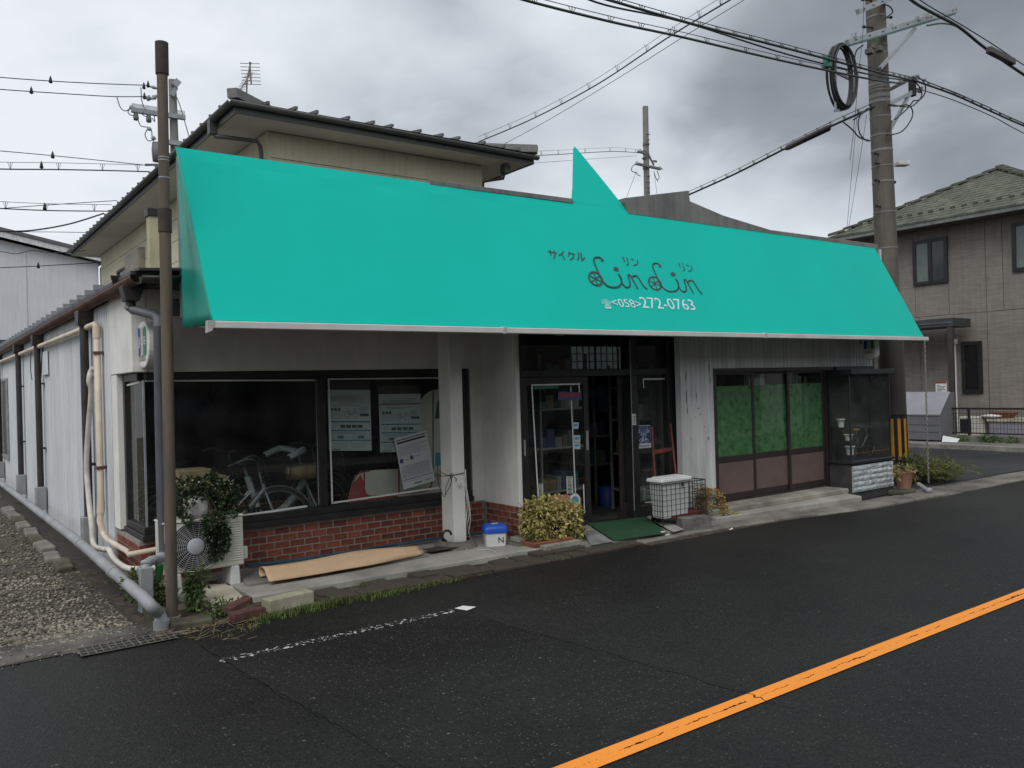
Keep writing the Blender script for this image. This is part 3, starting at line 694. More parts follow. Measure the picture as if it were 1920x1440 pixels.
# pale curtains behind the film
part(MB().box(xd[2] + .15, xd[3] + .42, YR + .16, YR + .19, .6, 1.78), 'curtain', mat('pale_curtain', (0.35, 0.37, 0.34), 0.9, 0.1), df)
for a, b, w_, h_ in ((1286, 705, 3, 30), (1287, 745, 4, 34), (1289, 770, 3, 14), (1306, 742, 3, 16), (1310, 766, 5, 4), (1314, 777, 4, 4), (1328, 822, 5, 7), (1330, 690, 3, 26), (1332, 712, 3, 20), (1296, 823, 4, 3), (1304, 782, 3, 3), (1321, 800, 3, 3)):
    m_ = MB(); n_ = 7; m_.quad(*[tuple(PY(a + w_ * .3 * math.cos(6.283 * i / n_) * rng.uniform(.6, 1.2), b + h_ * .5 * math.sin(6.283 * i / n_) * rng.uniform(.7, 1.2), YR - .0015)) for i in range(n_)]); part(m_, 'paint_chip', mat('chipped_metal', (0.22, 0.215, 0.21), .8, .3, 20))
# ---- parapet and copings
part(MB().box(1.84, 12.26, YA + .03, YA + .14, 2.34, 3.66), 'parapet', flash)
cp = MB()
def metal_poly(mb, pts, y, dep): mb.prism([PY(a, b, y) for a, b in pts], (0, dep, 0))
metal_poly(cp, [(806, 346), (1074, 381), (1076, 375), (1072, 372), (806, 337)], YA - .012, .16)
part(cp, 'coping', flash, bevel=.004)
cp = MB(); metal_poly(cp, [(1178, 399), (1646, 465), (1646, 458), (1445, 431), (1357, 404), (1294, 377), (1292, 357), (1171, 371), (1171, 379)], YA - .014, .17)
part(cp, 'coping', flash, bevel=.005)
cp = MB(); metal_poly(cp, [(1178, 400), (1646, 466), (1646, 461), (1178, 392)], YA - .022, .006)
part(cp, 'coping_lip', flash)
part(MB().box(12.265, 12.30, YA + .0, YA + .14, 2.6, 3.66), 'parapet_end', ribwhite)
# ---- roof behind, its gutter and pipes on the side wall
zg = 2.60
rf = MB(); rf.prism([(1.47, 7.105, zg + .07), (1.47, 28, zg + .07), (7.0, 28, zg + .86), (7.0, 7.105, zg + .86)], (0, 0, .03)); rf.prism([(7.001, 7.11, zg + .86), (7.001, 10.3, zg + .86), (12.2, 10.3, zg + .2), (12.2, 7.11, zg + .2)], (0, 0, .03))
roofm = mat('dark_metal_roof', (0.06, 0.062, 0.065), 0.5, 0.2, 3)
roof = part(rf, 'roof', roofm)
sm_o = None
for k in range(30):
    yy = 8.5 + .46 * k
    if sm_o is None:
        sm_o = part(MB().box(1.44, 1.90, yy, yy + .045, zg + .10, zg + .15), 'roof_seam', steelgrey, roof); sm_y = yy
    else:
        o = sm_o.copy(); C.objects.link(o); o.location = (0, yy - sm_y, 0)
gt = MB()
def halfpipe(mb, p0, p1, r, n=10, th=.006):
    p0, p1 = Vector(p0), Vector(p1); d = (p1 - p0).normalized(); sx = d.cross(Vector((0, 0, 1))).normalized()
    V = []
    for p in (p0, p1):
        for rr in (r, r - th):
            V += [p + sx * rr * math.cos(math.pi + math.pi * i / n) + Vector((0, 0, rr * math.sin(math.pi + math.pi * i / n))) for i in range(n + 1)]
    k = n + 1; Fq = []
    for i in range(n):
        Fq += [(i, i + 1, 2 * k + i + 1, 2 * k + i), (k + i + 1, k + i, 3 * k + i, 3 * k + i + 1)]
    Fq += [(0, 2 * k, 3 * k, k), (n, k + n, 3 * k + n, 2 * k + n)]
    Fq += [(i + 1, i, k + i, k + i + 1) for i in range(n)] + [(2 * k + i, 2 * k + i + 1, 3 * k + i + 1, 3 * k + i) for i in range(n)]
    mb.add(V, Fq, True)
halfpipe(gt, (1.50, 6.98, zg + .045), (1.50, 27.5, zg + .035), .062)
for yy in [8.4 + .55 * i for i in range(34)]: gt.bar((1.44, yy, zg + .045), (1.57, yy, zg + .05), .012, .004)
gutter = part(gt, 'gutter', gutterm)
# outlet box at the corner, the upturned gutter end and the short front gutter
ob = MB(); c0 = PX(243, 556, 1.42)
ob.prism([(1.45, 7.18, 2.47), (1.55, 7.18, 2.47), (1.59, 7.17, 2.59), (1.42, 7.17, 2.59)], (0, .15, 0)); ob.tube([(1.50, 7.26, 2.48), (1.50, 7.26, 2.40)], .04, 12)
part(ob, 'outlet_box', blackpipe, bevel=.005)
part(MB().prism([(1.45, 7.60, zg - .01), (1.555, 7.60, zg - .01), (1.59, 7.56, zg + .12), (1.41, 7.56, zg + .12)], (0, .02, 0)), 'gutter_end', blackpipe, bevel=.004)
fg = MB(); halfpipe(fg, (1.52, 6.98, zg + .045), (1.83, 6.98, zg + .06), .055); fg.prism([(1.50, 6.93, zg + .085), (1.83, 6.93, zg + .10), (1.83, 7.10, zg + .13), (1.50, 7.10, zg + .10)], (0, 0, .02))
part(fg, 'front_gutter', blackpipe)
part(MB().box(1.77, 1.87, 7.16, 7.24, 2.36, 2.50), 'junction_box', mat('dark_grey_box', (0.05, 0.052, 0.06), 0.5, 0.1), bevel=.008)
# brown downpipes with grey drain boxes
dps = [PX(160, 800, 1.49).y, PX(72, 800, 1.49).y, PX(36, 800, 1.49).y, PX(-2, 800, 1.49).y]
for yy in dps:
    m_ = MB(); zb = .46
    m_.tube([(1.50, yy, zg - .0), (1.50, yy, zb)], .042, 10); m_.prism([(1.435, yy - .07, zg - .16), (1.435, yy + .07, zg - .16), (1.435, yy + .12, zg - .01), (1.435, yy - .12, zg - .01)], (.13, 0, 0))
    for zz in (1.0, 1.9): m_.box(1.49, 1.57, yy - .05, yy + .05, zz, zz + .025)
    dpo = part(m_, 'downpipe', blackpipe)
    part(MB().prism([(1.43, yy - .07, .16), (1.56, yy - .07, .16), (1.56, yy + .07, .16), (1.43, yy + .07, .16)], (0, 0, .32)), 'drain_box', greypipe, dpo, bevel=.008)
# dark grey downpipe at the front corner
p1 = PY(240, 572, 7.66); pts = [(1.50, 7.26, 2.44), PY(241, 576, 7.27), PY(247, 580, 7.25), PY(288, 590, 7.19), PY(296, 597, 7.16), PY(297, 612, 7.16)] + [PY(300, 800, 7.16), PY(305, 1018, 7.16)]
cp_ = PY(305, 1038, 7.14)
pts += [cp_, PY(300, 1048, 7.10), PY(285, 1051, 7.0), PY(274, 1057, 6.93), PY(272, 1066, 6.92)]
m_ = MB(); m_.tube(pts[:6], .037, 14); part(m_, 'corner_downpipe', mat('mid_grey_pvc', (0.20, 0.205, 0.22), 0.5, 0.15, 3))
m_ = MB(); m_.tube(pts[5:9], .040, 14); part(m_, 'corner_downpipe', darkgreypipe)
m_ = MB(); m_.tube(pts[8:], .038, 14)
for q in pts[10:12]: m_.tube([Vector(q) + Vector((.004, .008, .01)), Vector(q) - Vector((.004, .008, .01))], .043, 12)
part(m_, 'drain_elbow', greypipe)
bx = PY(272, 1085, 6.92); part(MB().box(bx.x - .05, bx.x + .05, 6.86, 6.97, .02, PY(272, 1062, 6.92).z), 'drain_box', greypipe, bevel=.008)
m_ = MB(); m_.tube(catmull([PY(299, 1058, 6.96), PY(298, 1075, 6.97), PY(291, 1092, 6.96), PY(276, 1100, 6.95)], 4), .03, 10); part(m_, 'green_drain_hose', mat('green_hose', (0.02, 0.13, 0.035), 0.5, 0.2))
m_ = MB(); m_.tube([PY(295, 975, 7.09), PY(297, 1035, 7.09)], .004, 6); part(m_, 'white_wire', whiteplastic)
# cream water pipes
xs_ = 1.52
m_ = MB(); yv = PX(186, 800, xs_).y; zt_ = PX(183, 606, xs_).z; za = PX(190, 985, xs_).z
m_.tube([(xs_, 19.5, zt_ + .03), (xs_, yv + .06, zt_), (xs_, yv, zt_ - .03), (xs_, yv, za + .2), (xs_ - .02, yv - .02, za + .05), (xs_, yv - .03, za - .05)], .030, 10)
m_.tube([(xs_, yv, zt_ - .02), (xs_, yv, zt_ - .14)], .037, 10); m_.tube([(xs_, yv, za + .24), (xs_ - .01, yv - .01, za + .12)], .037, 10)
part(m_, 'water_pipe', creampipe)
for zz in (zt_ - .3, 1.0): part(MB().box(xs_ - .036, XW, yv - .036, yv + .036, zz, zz + .03), 'pipe_clip', gutterm)
m_ = MB(); q0 = Vector((xs_, yv - .03, za - .06)); q1 = PX(203, 1013, 1.50); q2 = PY(240, 1040, 7.53); q3 = PY(300, 1029, 7.53)
m_.tube([q0, q0 + Vector((0, -.1, -.03)), q1, Vector((1.50, 7.62, q2.z + .01)), q2, q3], .024, 10); part(m_, 'water_pipe', creampipe)
m_ = MB(); pts = [PX(175, 690, 1.51), PX(170, 698, 1.49), PX(167, 715, 1.47), PX(171, 735, 1.49), PX(166, 800, 1.48), PX(162, 870, 1.47), PX(166, 930, 1.47), PX(172, 985, 1.47), PX(176, 1022, 1.47), PX(195, 1030, 1.48), PX(205, 1031, 1.47), PX(212, 1045, 1.46), PX(225, 1058, 1.47)] + [PY(246, 1067, 7.45), PY(290, 1065, 7.40)]
m_.tube(catmull(pts, 5), .026, 10); part(m_, 'insulated_hose', hosem)
# side window far along the wall, little box on the wall, wires
wy0, wy1 = PX(18, 800, XW).y, PX(1, 800, XW).y
wz0, wz1 = PX(10, 850, XW).z, PX(10, 715, XW).z
m_ = MB(); m_.box(XW - .05, XW - .014, wy0, wy1, wz0 - .06, wz0); m_.box(XW - .04, XW - .014, wy0, wy1, wz1, wz1 + .05); m_.box(XW - .04, XW - .014, wy0, wy0 + .06, wz0, wz1); m_.box(XW - .04, XW - .014, (wy0 + wy1) / 2, (wy0 + wy1) / 2 + .06, wz0, wz1); m_.box(XW - .04, XW - .014, wy1 - .05, wy1, wz0, wz1)
sw = part(m_, 'side_window', steelgrey); part(MB().box(XW - .024, XW - .018, wy0 + .06, wy1 - .05, wz0, wz1), 'pane', mat('frosted_dark', (0.09, 0.09, 0.10), 0.3), sw)
a, b = PX(84, 660, XW), PX(94, 703, XW)
part(MB().box(XW - .035, XW - .014, b.y, a.y, b.z, a.z), 'wall_box', siding, bevel=.01)
m_ = MB(); m_.tube(catmull([PX(58, 660, 1.5), PX(57, 690, 1.5), PX(60, 712, 1.5)], 5), .006, 5); m_.tube([PX(80, 640, 1.54), PX(76, 720, 1.54)], .008, 5); part(m_, 'wall_wire', cablem)
# ---- inside: floor, dark walls, ceiling
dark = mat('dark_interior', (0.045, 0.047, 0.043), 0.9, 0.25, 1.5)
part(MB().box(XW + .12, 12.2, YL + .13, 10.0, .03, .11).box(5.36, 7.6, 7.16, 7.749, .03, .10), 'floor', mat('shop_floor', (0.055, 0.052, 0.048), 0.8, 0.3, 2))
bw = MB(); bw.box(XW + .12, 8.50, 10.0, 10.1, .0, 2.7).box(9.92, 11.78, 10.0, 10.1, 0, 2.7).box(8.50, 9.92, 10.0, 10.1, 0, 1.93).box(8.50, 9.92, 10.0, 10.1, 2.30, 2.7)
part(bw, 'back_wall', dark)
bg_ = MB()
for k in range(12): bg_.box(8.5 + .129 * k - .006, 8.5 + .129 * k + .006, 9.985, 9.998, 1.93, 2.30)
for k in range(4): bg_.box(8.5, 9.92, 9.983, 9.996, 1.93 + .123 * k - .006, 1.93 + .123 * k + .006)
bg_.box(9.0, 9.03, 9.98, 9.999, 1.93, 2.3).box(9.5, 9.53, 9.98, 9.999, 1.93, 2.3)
part(bg_, 'window_lattice', darkframe); part(MB().box(8.5, 9.92, 10.02, 10.026, 1.93, 2.30), 'back_pane', glass('dimming_glass', (0.17, 0.185, 0.18)))  # dark tint put into the back pane to dim the daylight behind the lattice
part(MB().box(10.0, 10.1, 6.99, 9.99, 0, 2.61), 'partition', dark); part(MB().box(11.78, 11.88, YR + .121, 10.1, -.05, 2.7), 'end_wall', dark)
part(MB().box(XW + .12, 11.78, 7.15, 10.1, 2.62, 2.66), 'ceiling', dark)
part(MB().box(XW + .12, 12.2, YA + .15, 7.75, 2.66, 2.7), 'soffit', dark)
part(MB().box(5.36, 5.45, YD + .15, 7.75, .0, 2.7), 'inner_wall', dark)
# ================================================================== AWNING
TL, TR = PY(333, 276, YA), PY(1638, 461, YA)
zt_ = (TL.z + TR.z) / 2
BLp = PX(400, 606, TL.x); BRp = PX(1733, 634, TR.x)
aw = thing('awning', 'long sloping turquoise shop awning with a white front bar and a pointed peak', 'awning', (TL.x, YA, 2.2))
canvas = mat('turquoise_canvas', (0.0045, 0.505, 0.415), 0.7, 0.03, 0.5, 0.08, 90, spec=0.15, trans=0.05)
tri_n = (BRp - TL).cross(TR - TL).normalized()
if tri_n.y > 0: tri_n = -tri_n
def PP(px, py, lift=0.0):                    # the point of the canopy's plane
    d = ray(px, py); o = Vector((0, 0, H)); k = (TL + tri_n * lift - o).dot(tri_n) / d.dot(tri_n)
    return o + d * k
BL, BR = PP(400, 606), PP(1733, 634)
NU, NV = 120, 14
mb = MB(); rr = random.Random(4)
for j in range(NV + 1):
    for i in range(NU + 1):
        u, v_ = i / NU, j / NV
        p = TL.lerp(TR, u).lerp(BL.lerp(BR, u), v_)
        wv = -0.003 * math.sin(math.pi * v_) + 0.003 * math.sin(u * 37 + v_ * 3) * math.sin(math.pi * v_) + .006 * math.exp(-((v_ - .06) / .03) ** 2) * (1 if u < .35 else 0) * math.sin(u * 60)
        mb.v.append(tuple(p + tri_n * wv))
k = NU + 1
mb.f = [(j * k + i, (j + 1) * k + i, (j + 1) * k + i + 1, j * k + i + 1) for j in range(NV) for i in range(NU)]; ia = min(range(k), key=lambda i: abs(mb.v[i][0] - PP(1068, 380).x)); ib = min(range(k), key=lambda i: abs(mb.v[i][0] - PP(1176, 395).x))
nv0 = len(mb.v); mb.v += [tuple(PP(*q)) for q in ((1071, 376), (1073, 350), (1074.5, 279), (1077, 275), (1082, 280), (1125, 332), (1168, 386))]
mb.f.append(tuple(list(range(ib, ia - 1, -1)) + list(range(nv0, nv0 + 7))))      # the pointed peak is one cloth with the slope
mb.smooth = [False] * len(mb.f)
can = mb.build('canopy', canvas, aw); so = can.modifiers.new('cloth', 'SOLIDIFY'); so.thickness = 0.004; so.offset = -1
WB = PY(337, 615, YA); WB = Vector((TL.x, YA, WB.z))
side = MB(); n = 16
sv = []
for j in range(n + 1):
    for i in range(n + 1):
        v_ = j / n; u = i / n
        p = TL.lerp(WB, v_).lerp(TL.lerp(BL, v_), u)
        sv.append(tuple(p + Vector((.07 * math.sin(u * 5 + 1.5 * v_) * (1 - v_) * u * (1 - u) - .05 * math.sin(u * 9) * (1 - v_) * u * (1 - u), 0, 0))))
side.v = sv; side.f = [(j * (n + 1) + i, j * (n + 1) + i + 1, (j + 1) * (n + 1) + i + 1, (j + 1) * (n + 1) + i) for j in range(n) for i in range(n)]; side.smooth = [True] * len(side.f)
so_ = side.build('side_panel', mat('turquoise_canvas_side', (0.05, 0.56, 0.45), 0.32, 0.09, 2.0, 0.1, 60, trans=0.45), aw); q = so_.modifiers.new('cloth', 'SOLIDIFY'); q.thickness = .003
RB = Vector((TR.x, YA, BR.z)); MB().prism([TR, BR, RB], (-.004, 0, 0)).build('side_panel', canvas, aw)
for (a, b, c, d) in ((TL, TR, BL, BR),):     # stitched hem along the foot of the cloth
    for v0, v1 in ((.955, .985),):
        MB().prism([a.lerp(c, v0) + tri_n * .0008, b.lerp(d, v0) + tri_n * .0008, b.lerp(d, v1) + tri_n * .0008, a.lerp(c, v1) + tri_n * .0008], tri_n * .0035).build('hem', canvas, aw)
bm_ = MB(); ex = (BR - BL).normalized()
bz = -0.012
b0, b1 = BL - ex * .02, BR + ex * .06
bm_.bar(b0 + Vector((0, -.012, bz)), b1 + Vector((0, -.012, bz)), .05, .055)
bar = bm_.build('front_bar', mat('white_aluminium', (0.62, 0.62, 0.60), 0.45, 0.08, 2.0), aw, bevel=.006)
bracket_m = mat('bar_bracket', (0.45, 0.45, 0.43), 0.5)
for px_ in (943, 1428):
    p = BL.lerp(BR, (PP(px_, 620).x - BL.x) / (BR.x - BL.x)) + Vector((0, -.012, bz))
    MB().box(p.x - .018, p.x + .018, p.y - .034, p.y + .034, p.z - .034, p.z + .034).build('bar_joint', bracket_m, bar, bevel=.004)
p = b0 + Vector((0, -.012, bz)); MB().prism([(p.x - .03, p.y - .03, p.z + .03), (p.x + .02, p.y - .03, p.z + .03), (p.x + .0, p.y - .03, p.z - .045), (p.x - .035, p.y - .03, p.z - .06)], (0, .06, 0)).build('bar_end', bracket_m, bar)
for k in range(7):
    u = k / 6; a = TL.lerp(TR, u) + Vector((0, .02, -.05)); b = BL.lerp(BR, u) + Vector((0, .02, -.02)); c = Vector((a.x, YA + .02, b.z + .08))
    dx = .03 if k == 0 else -.03 if k == 6 else 0
    MB().tube([a + Vector((dx, 0, 0)) - tri_n * .03, b + Vector((dx, .03, 0)) - tri_n * .03], .014, 8).tube([c + Vector((dx, 0, 0)), b + Vector((dx, .03, 0)) - tri_n * .03], .014, 8).build('frame_arm', steelgrey, aw)
# ---- lettering on the canopy
inkm = mat('dark_lettering', (0.045, 0.06, 0.055), 0.6, 0.05)
whitel = mat('pale_lettering', (0.62, 0.80, 0.86), 0.6, 0.05)
Z5 = lambda p, l=.0035: PP(1000 + p[0] / 5.333, 440 + p[1] / 5.333, l)
def spl(mb, pts, w, n=6, l=.0035): stroke(mb, catmull([Z5(p, l) for p in pts], n), w, tri_n)
pxm = (Z5((533, 300)) - Z5((0, 300))).length / 533     # metres per zoomed pixel
L1 = MB(); wk = 11 * pxm
for s_ in ([(150, 170), (232, 182)], [(168, 155), (176, 205)], [(207, 160), (217, 200), (206, 238)],
           [(300, 170), (285, 190), (256, 206)], [(286, 190), (300, 220), (313, 246)],
           [(362, 172), (352, 212)], [(364, 184), (408, 192), (400, 228), (371, 249)],
           [(450, 180), (459, 222), (444, 250)], [(478, 178), (482, 215), (486, 256), (513, 231)]):
    stroke(L1, [Z5(p) for p in s_], wk, tri_n)
wk2 = 9 * pxm
for s_ in ([(898, 222), (915, 270)], [(935, 228), (951, 275), (948, 298), (938, 301)], [(980, 238), (1003, 251)], [(1042, 252), (1046, 283), (1030, 299), (1004, 303)],
           [(1455, 285), (1471, 326)], [(1490, 288), (1512, 338), (1510, 354), (1498, 359)], [(1533, 299), (1556, 313)], [(1582, 308), (1589, 343), (1576, 358), (1553, 363)]):
    stroke(L1, [Z5(p) for p in s_], wk2, tri_n)
L1.build('lettering', inkm, can)
def din(mb, wc, rx, ry, tilt, hook, bot, n1_, n2_, dot, W=15):
    ring = []
    for i in range(29):
        a = 2 * math.pi * i / 28; x_, y_ = rx * math.cos(a), ry * math.sin(a)
        ring.append((wc[0] + x_ + tilt * y_, wc[1] + y_ + tilt * .9 * x_))
    stroke(mb, [Z5(p) for p in ring], W * pxm, tri_n)
    for i in range(6):
        a = 2 * math.pi * i / 6 + .35; x_, y_ = rx * math.cos(a), ry * math.sin(a)
        stroke(mb, [Z5(wc, .0037), Z5((wc[0] + x_ + tilt * y_, wc[1] + y_ + tilt * .9 * x_), .0037)], W * .62 * pxm, tri_n)
    spl(mb, hook, W * .95 * pxm, 6, .0041); spl(mb, bot, W * pxm, 6, .0045); spl(mb, n1_, W * .85 * pxm, 6, .0049); spl(mb, n2_, W * .85 * pxm, 6, .0053)
    c = Z5(dot, .0040); disc(mb, c, Z5((dot[0] + 25, dot[1] + 12)) - Z5(dot), Z5((dot[0] - 8, dot[1] + 17)) - Z5(dot))
    h = hook[0]; disc(mb, Z5(h, .0056), Z5((h[0] + 14, h[1] + 10)) - Z5(h), Z5((h[0] - 6, h[1] + 11)) - Z5(h))
L2 = MB()
din(L2, (624, 438), 66, 66, .16, [(690, 250), (672, 230), (640, 224), (612, 234), (606, 262), (624, 310), (652, 375), (680, 440), (706, 478)],
    [(706, 478), (740, 508), (785, 524), (830, 524), (865, 510), (884, 480), (880, 440), (868, 415), (854, 393)],
    [(882, 455), (895, 490), (922, 520), (950, 524), (969, 506), (966, 465), (948, 408), (966, 404), (1000, 455), (1045, 537)],
    [(985, 428), (1003, 411), (1030, 410), (1058, 438), (1098, 505), (1138, 542)], (830, 341))
din(L2, (1217, 486), 62, 64, .16, [(1268, 311), (1252, 292), (1225, 285), (1202, 293), (1196, 320), (1214, 368), (1240, 430), (1266, 490), (1288, 520)],
    [(1288, 520), (1322, 550), (1362, 567), (1404, 567), (1438, 553), (1454, 524), (1450, 488), (1438, 462), (1426, 444)],
    [(1452, 500), (1466, 537), (1492, 566), (1514, 570), (1531, 552), (1527, 512), (1509, 456), (1526, 452), (1558, 502), (1600, 581)],
    [(1545, 476), (1562, 459), (1588, 458), (1614, 484), (1652, 548), (1688, 588)], (1398, 395))
L2.build('lettering', inkm, can)
L3 = MB(); cu = (PP(1306, 583) - PP(1132, 574)).normalized(); cv_ = tri_n.cross(cu).normalized()
if cv_.z < 0: cv_ = -cv_
pos = PP(1132, 574.5, .0035)
def tw(body, p0, p1, hpx):
    a, b = PP(p0[0], p0[1], .0035), PP(p1[0], p1[1], .0035); s_ = (PP(p0[0], p0[1]) - PP(p0[0], p0[1] - hpx)).length
    text(L3, body, a, (b - a).normalized(), cv_, s_ / .71, 'L', (b - a).length)
tw('☎', (1132, 575.5), (1148, 576.3), 10.5); tw('<058>', (1150, 574.5), (1205, 577.5), 14); tw('272-0763', (1205.5, 577), (1305.5, 581.5), 18.5)
L3.build('phone_number', whitel, can)

# ================================================================== card signs
def cardsign(label, x0, ya, yb, za, zb, rot=1):
    t = thing('card_sign', label, 'sign', (x0, (ya + yb) / 2, za), 'card company signs at both ends of the shop front')
    w_, h_ = abs(yb - ya), zb - za; r = w_ * .42; cyy, czz = (ya + yb) / 2, (za + zb) / 2
    def rr_(hw, hh, rad, x, n=7):
        P_ = []
        for sx, sz, a0 in ((1, 1, 0), (-1, 1, 90), (-1, -1, 180), (1, -1, 270)):
            for i in range(n + 1):
                a = math.radians(a0 + 90 * i / n); P_.append(Vector((x, cyy + sx * (hw - rad) + rad * math.cos(a), czz + sz * (hh - rad) + rad * math.sin(a))))
        return P_
    MB().prism(rr_(w_ / 2, h_ / 2, r, x0 - .05), (.10, 0, 0)).build('sign_box', mat('sign_white', (0.72, 0.72, 0.68), 0.4, 0.05, 3), t, bevel=.012, seg=2)
    f = x0 - .0525
    MB().box(x0 - .01, x0 + .01, max(ya, yb), max(ya, yb) + .06, czz - .05, czz + .05).build('bracket', steelgrey, t)
    cols = ((-1, (0.02, 0.09, 0.28), 'J'), (0, (0.50, 0.45, 0.38), 'C'), (1, (0.01, 0.20, 0.11), 'B'))
    bw_ = w_ * .22
    for k, c, ch in cols:
        yy = cyy - k * bw_ * 1.12        # reads left to right from the road
        m = MB(); hh = h_ * .31; P_ = []
        for (s1, s2) in ((1, 1), (-1, 1), (-1, -1), (1, -1)):
            rad = bw_ * (.45 if (k == -1 and (s1, s2) in ((1, 1), (-1, -1))) or True else .1)
        cz2 = czz + h_ * .07
        n = 6
        for sx, sz, a0 in ((1, 1, 0), (-1, 1, 90), (-1, -1, 180), (1, -1, 270)):
            rd = bw_ * .40
            for i in range(n + 1):
                a = math.radians(a0 + 90 * i / n); P_.append(Vector((f, cyy - k * bw_ * 1.12 + sx * (bw_ / 2 - rd) + rd * math.cos(a), cz2 + sz * (hh - rd) + rd * math.sin(a))))
        m.prism(P_, (-.001, 0, 0)); m.build('emblem_bar', mat('emblem_%d' % (k + 1), c, 0.5, 0.05), t)
        l = MB(); text(l, ch, (f - .0025, cyy - k * bw_ * 1.12, cz2 - .03), (0, -1, 0), (0, 0, 1), .10, 'C', bw_ * .72); l.build('emblem_letter', whitep, t)
    l = MB(); text(l, 'JCB加盟店', (f - .001, cyy, czz - h_ * .345), (0, -1, 0), (0, 0, 1), .062, 'C', w_ * .58); l.build('sign_lettering', blackp, t)
    return t
sx = 1.68
cardsign('white rounded blue and green card sign beside the grey corner downpipe', sx, PX(266.5, 648, sx).y - .02, PX(289, 648, sx).y - .02, PX(278, 690, sx).z, PX(278, 603, sx).z)
sx = 11.25
cardsign('white rounded card sign above the glass showcase', sx, PX(1620, 660, sx).y, PX(1646, 660, sx).y, PX(1634, 674, sx).z, PX(1634, 600, sx).z)
# ================================================================== THINGS IN FRONT OF THE SHOP
# ---- steel post by the corner
pb = G(323, 1168); ptop = PY(303, 80, pb.y)
post = thing('steel_post', 'tall rust brown steel post with a dark cap at the shop corner', 'post', (pb.x, pb.y, 0))
rust = mat('rusty_post', (0.155, 0.115, 0.075), 0.75, 0.3, 5, 0.3, 40, stretch=(1, 1, .25), var2=(0.085, 0.078, 0.066), streak=.45)
dv = (ptop - pb); at = lambda t: pb + dv * t
rp = 0.042
tj = 0.69
MB().tube([at(-.01), at(tj)], rp, 20).build('pole', rust, post)
MB().tube([at(tj), at(.985)], rp * .92, 20).build('pole', rust, post)
MB().tube([at(tj - .018), at(tj + .022)], rp * 1.16, 20).build('coupling', mat('dark_rust', (0.05, 0.035, 0.03), 0.8, 0.3, 9), post)
MB().tube([at(.945), at(1.0)], rp * 1.14, 16).build('cap', mat('dark_rust', (0.05, 0.035, 0.03)), post, bevel=.004)
for t in (.80, .795, .765): MB().tube([at(t), at(t + .002)], rp * .96, 16).build('wire_band', steelgrey, post)
MB().tube([at(-.012), at(.012)], rp * 1.5, 16).build('footing', concrete_dk, post)

# ---- air conditioner
ya = 7.12
xl, xr_ = PY(306, 1020, ya).x, PY(457, 1020, ya).x; zb_, zt2 = PY(457, 1058, ya).z, PY(457, 965, ya).z
ac = thing('air_conditioner', 'cream outdoor air conditioner unit with a round fan grille, overgrown by ivy', 'air conditioner', ((xl + xr_) / 2, ya + .13, .06))
acm = mat('cream_enamel', (0.60, 0.59, 0.53), 0.5, 0.06, 3)
body = MB().box(xl, xr_, ya, ya + .27, zb_, zt2 - .012).build('body', acm, ac, bevel=.012, seg=2)
MB().box(xl - .006, xr_ + .006, ya - .008, ya + .275, zt2 - .011, zt2 + .008).build('top_cover', acm, ac, bevel=.006)
fc = PY(366, 1024, ya); fr_ = .205
MB().lathe((fc.x, ya - .002, fc.z), [(0, 0), (fr_, 0)], 40, axis='y').build('fan_opening', mat('dark_opening', (0.012, 0.012, 0.013), 0.8), ac)
for k in range(3):
    fan = MB()
    a = k * 2.094 + .4; pts = []
    for t in range(6):
        r_ = .05 + .135 * t / 5; pts.append((r_, a + .1 * t / 5))
    for t0, t1 in zip(pts[:-1], pts[1:]):
        P_ = lambda r_, an, dy: (fc.x + r_ * math.cos(an), ya - .004 - dy, fc.z + r_ * math.sin(an))
        fan.quad(P_(t0[0], t0[1], 0), P_(t1[0], t1[1], 0), P_(t1[0], t1[1] + .9, .006), P_(t0[0], t0[1] + .9, .006))
    fan.build('fan_blade', mat('fan_grey', (0.05, 0.05, 0.055), 0.6), ac)
gr = MB(); gm = mat('grille_grey', (0.42, 0.42, 0.42), 0.5, 0.05)
for k in range(10):
    r_ = .07 + k * (fr_ - .068) / 9; pts = [(fc.x + r_ * math.cos(2 * math.pi * i / 36), ya - .022 + .006 * (r_ / fr_) ** 4, fc.z + r_ * math.sin(2 * math.pi * i / 36)) for i in range(37)]
    gr.tube(pts, .0019 if k < 9 else .005, 5, cap=False)
for k in range(20):
    a = 2 * math.pi * k / 20; gr.tube([(fc.x + .06 * math.cos(a), ya - .024, fc.z + .06 * math.sin(a)), (fc.x + fr_ * math.cos(a + .12), ya - .012, fc.z + fr_ * math.sin(a + .12))], .0018, 5)
gr.build('fan_grille', gm, ac)
MB().lathe((fc.x, ya - .02, fc.z), [(.068, 0), (.068, .008), (.06, .014), (0, .016)], 28, axis='y').build('grille_hub', mat('hub_grey', (0.42, 0.43, 0.46), 0.5, 0.04), ac)
for k in range(17):
    z = zb_ + .05 + k * (zt2 - zb_ - .1) / 16
    MB().box(fc.x + fr_ + .03, xr_ - .02, ya - .005, ya + .002, z - .006, z + .004).build('louvre', acm, ac, bevel=.002)
sv = PY(466, 1048, ya + .1); MB().box(xr_, xr_ + .055, ya + .06, ya + .15, zb_ + .03, zb_ + .14).build('valve_cover', whiteplastic, ac, bevel=.012, seg=2)
for xx in (xl + .10, xr_ - .075):
    MB().prism([(xx - .05, ya - .0, .0), (xx + .05, ya - .0, .0), (xx + .035, ya + .0, zb_), (xx - .035, ya + .0, zb_)], (0, .25, 0)).build('foot', whiteplastic, ac, bevel=.01)
    MB().box(xx - .075, xx + .075, ya - .03, ya + .28, -.02, .075).build('footing', concrete, ac, bevel=.01)
vine = thing('ivy', 'dark green ivy with small white flowers hanging over the air conditioner', 'plant', (fc.x + .05, ya + .1, zt2))
vm = MB()
Q = lambda a, b, y: PY(a, b, y)
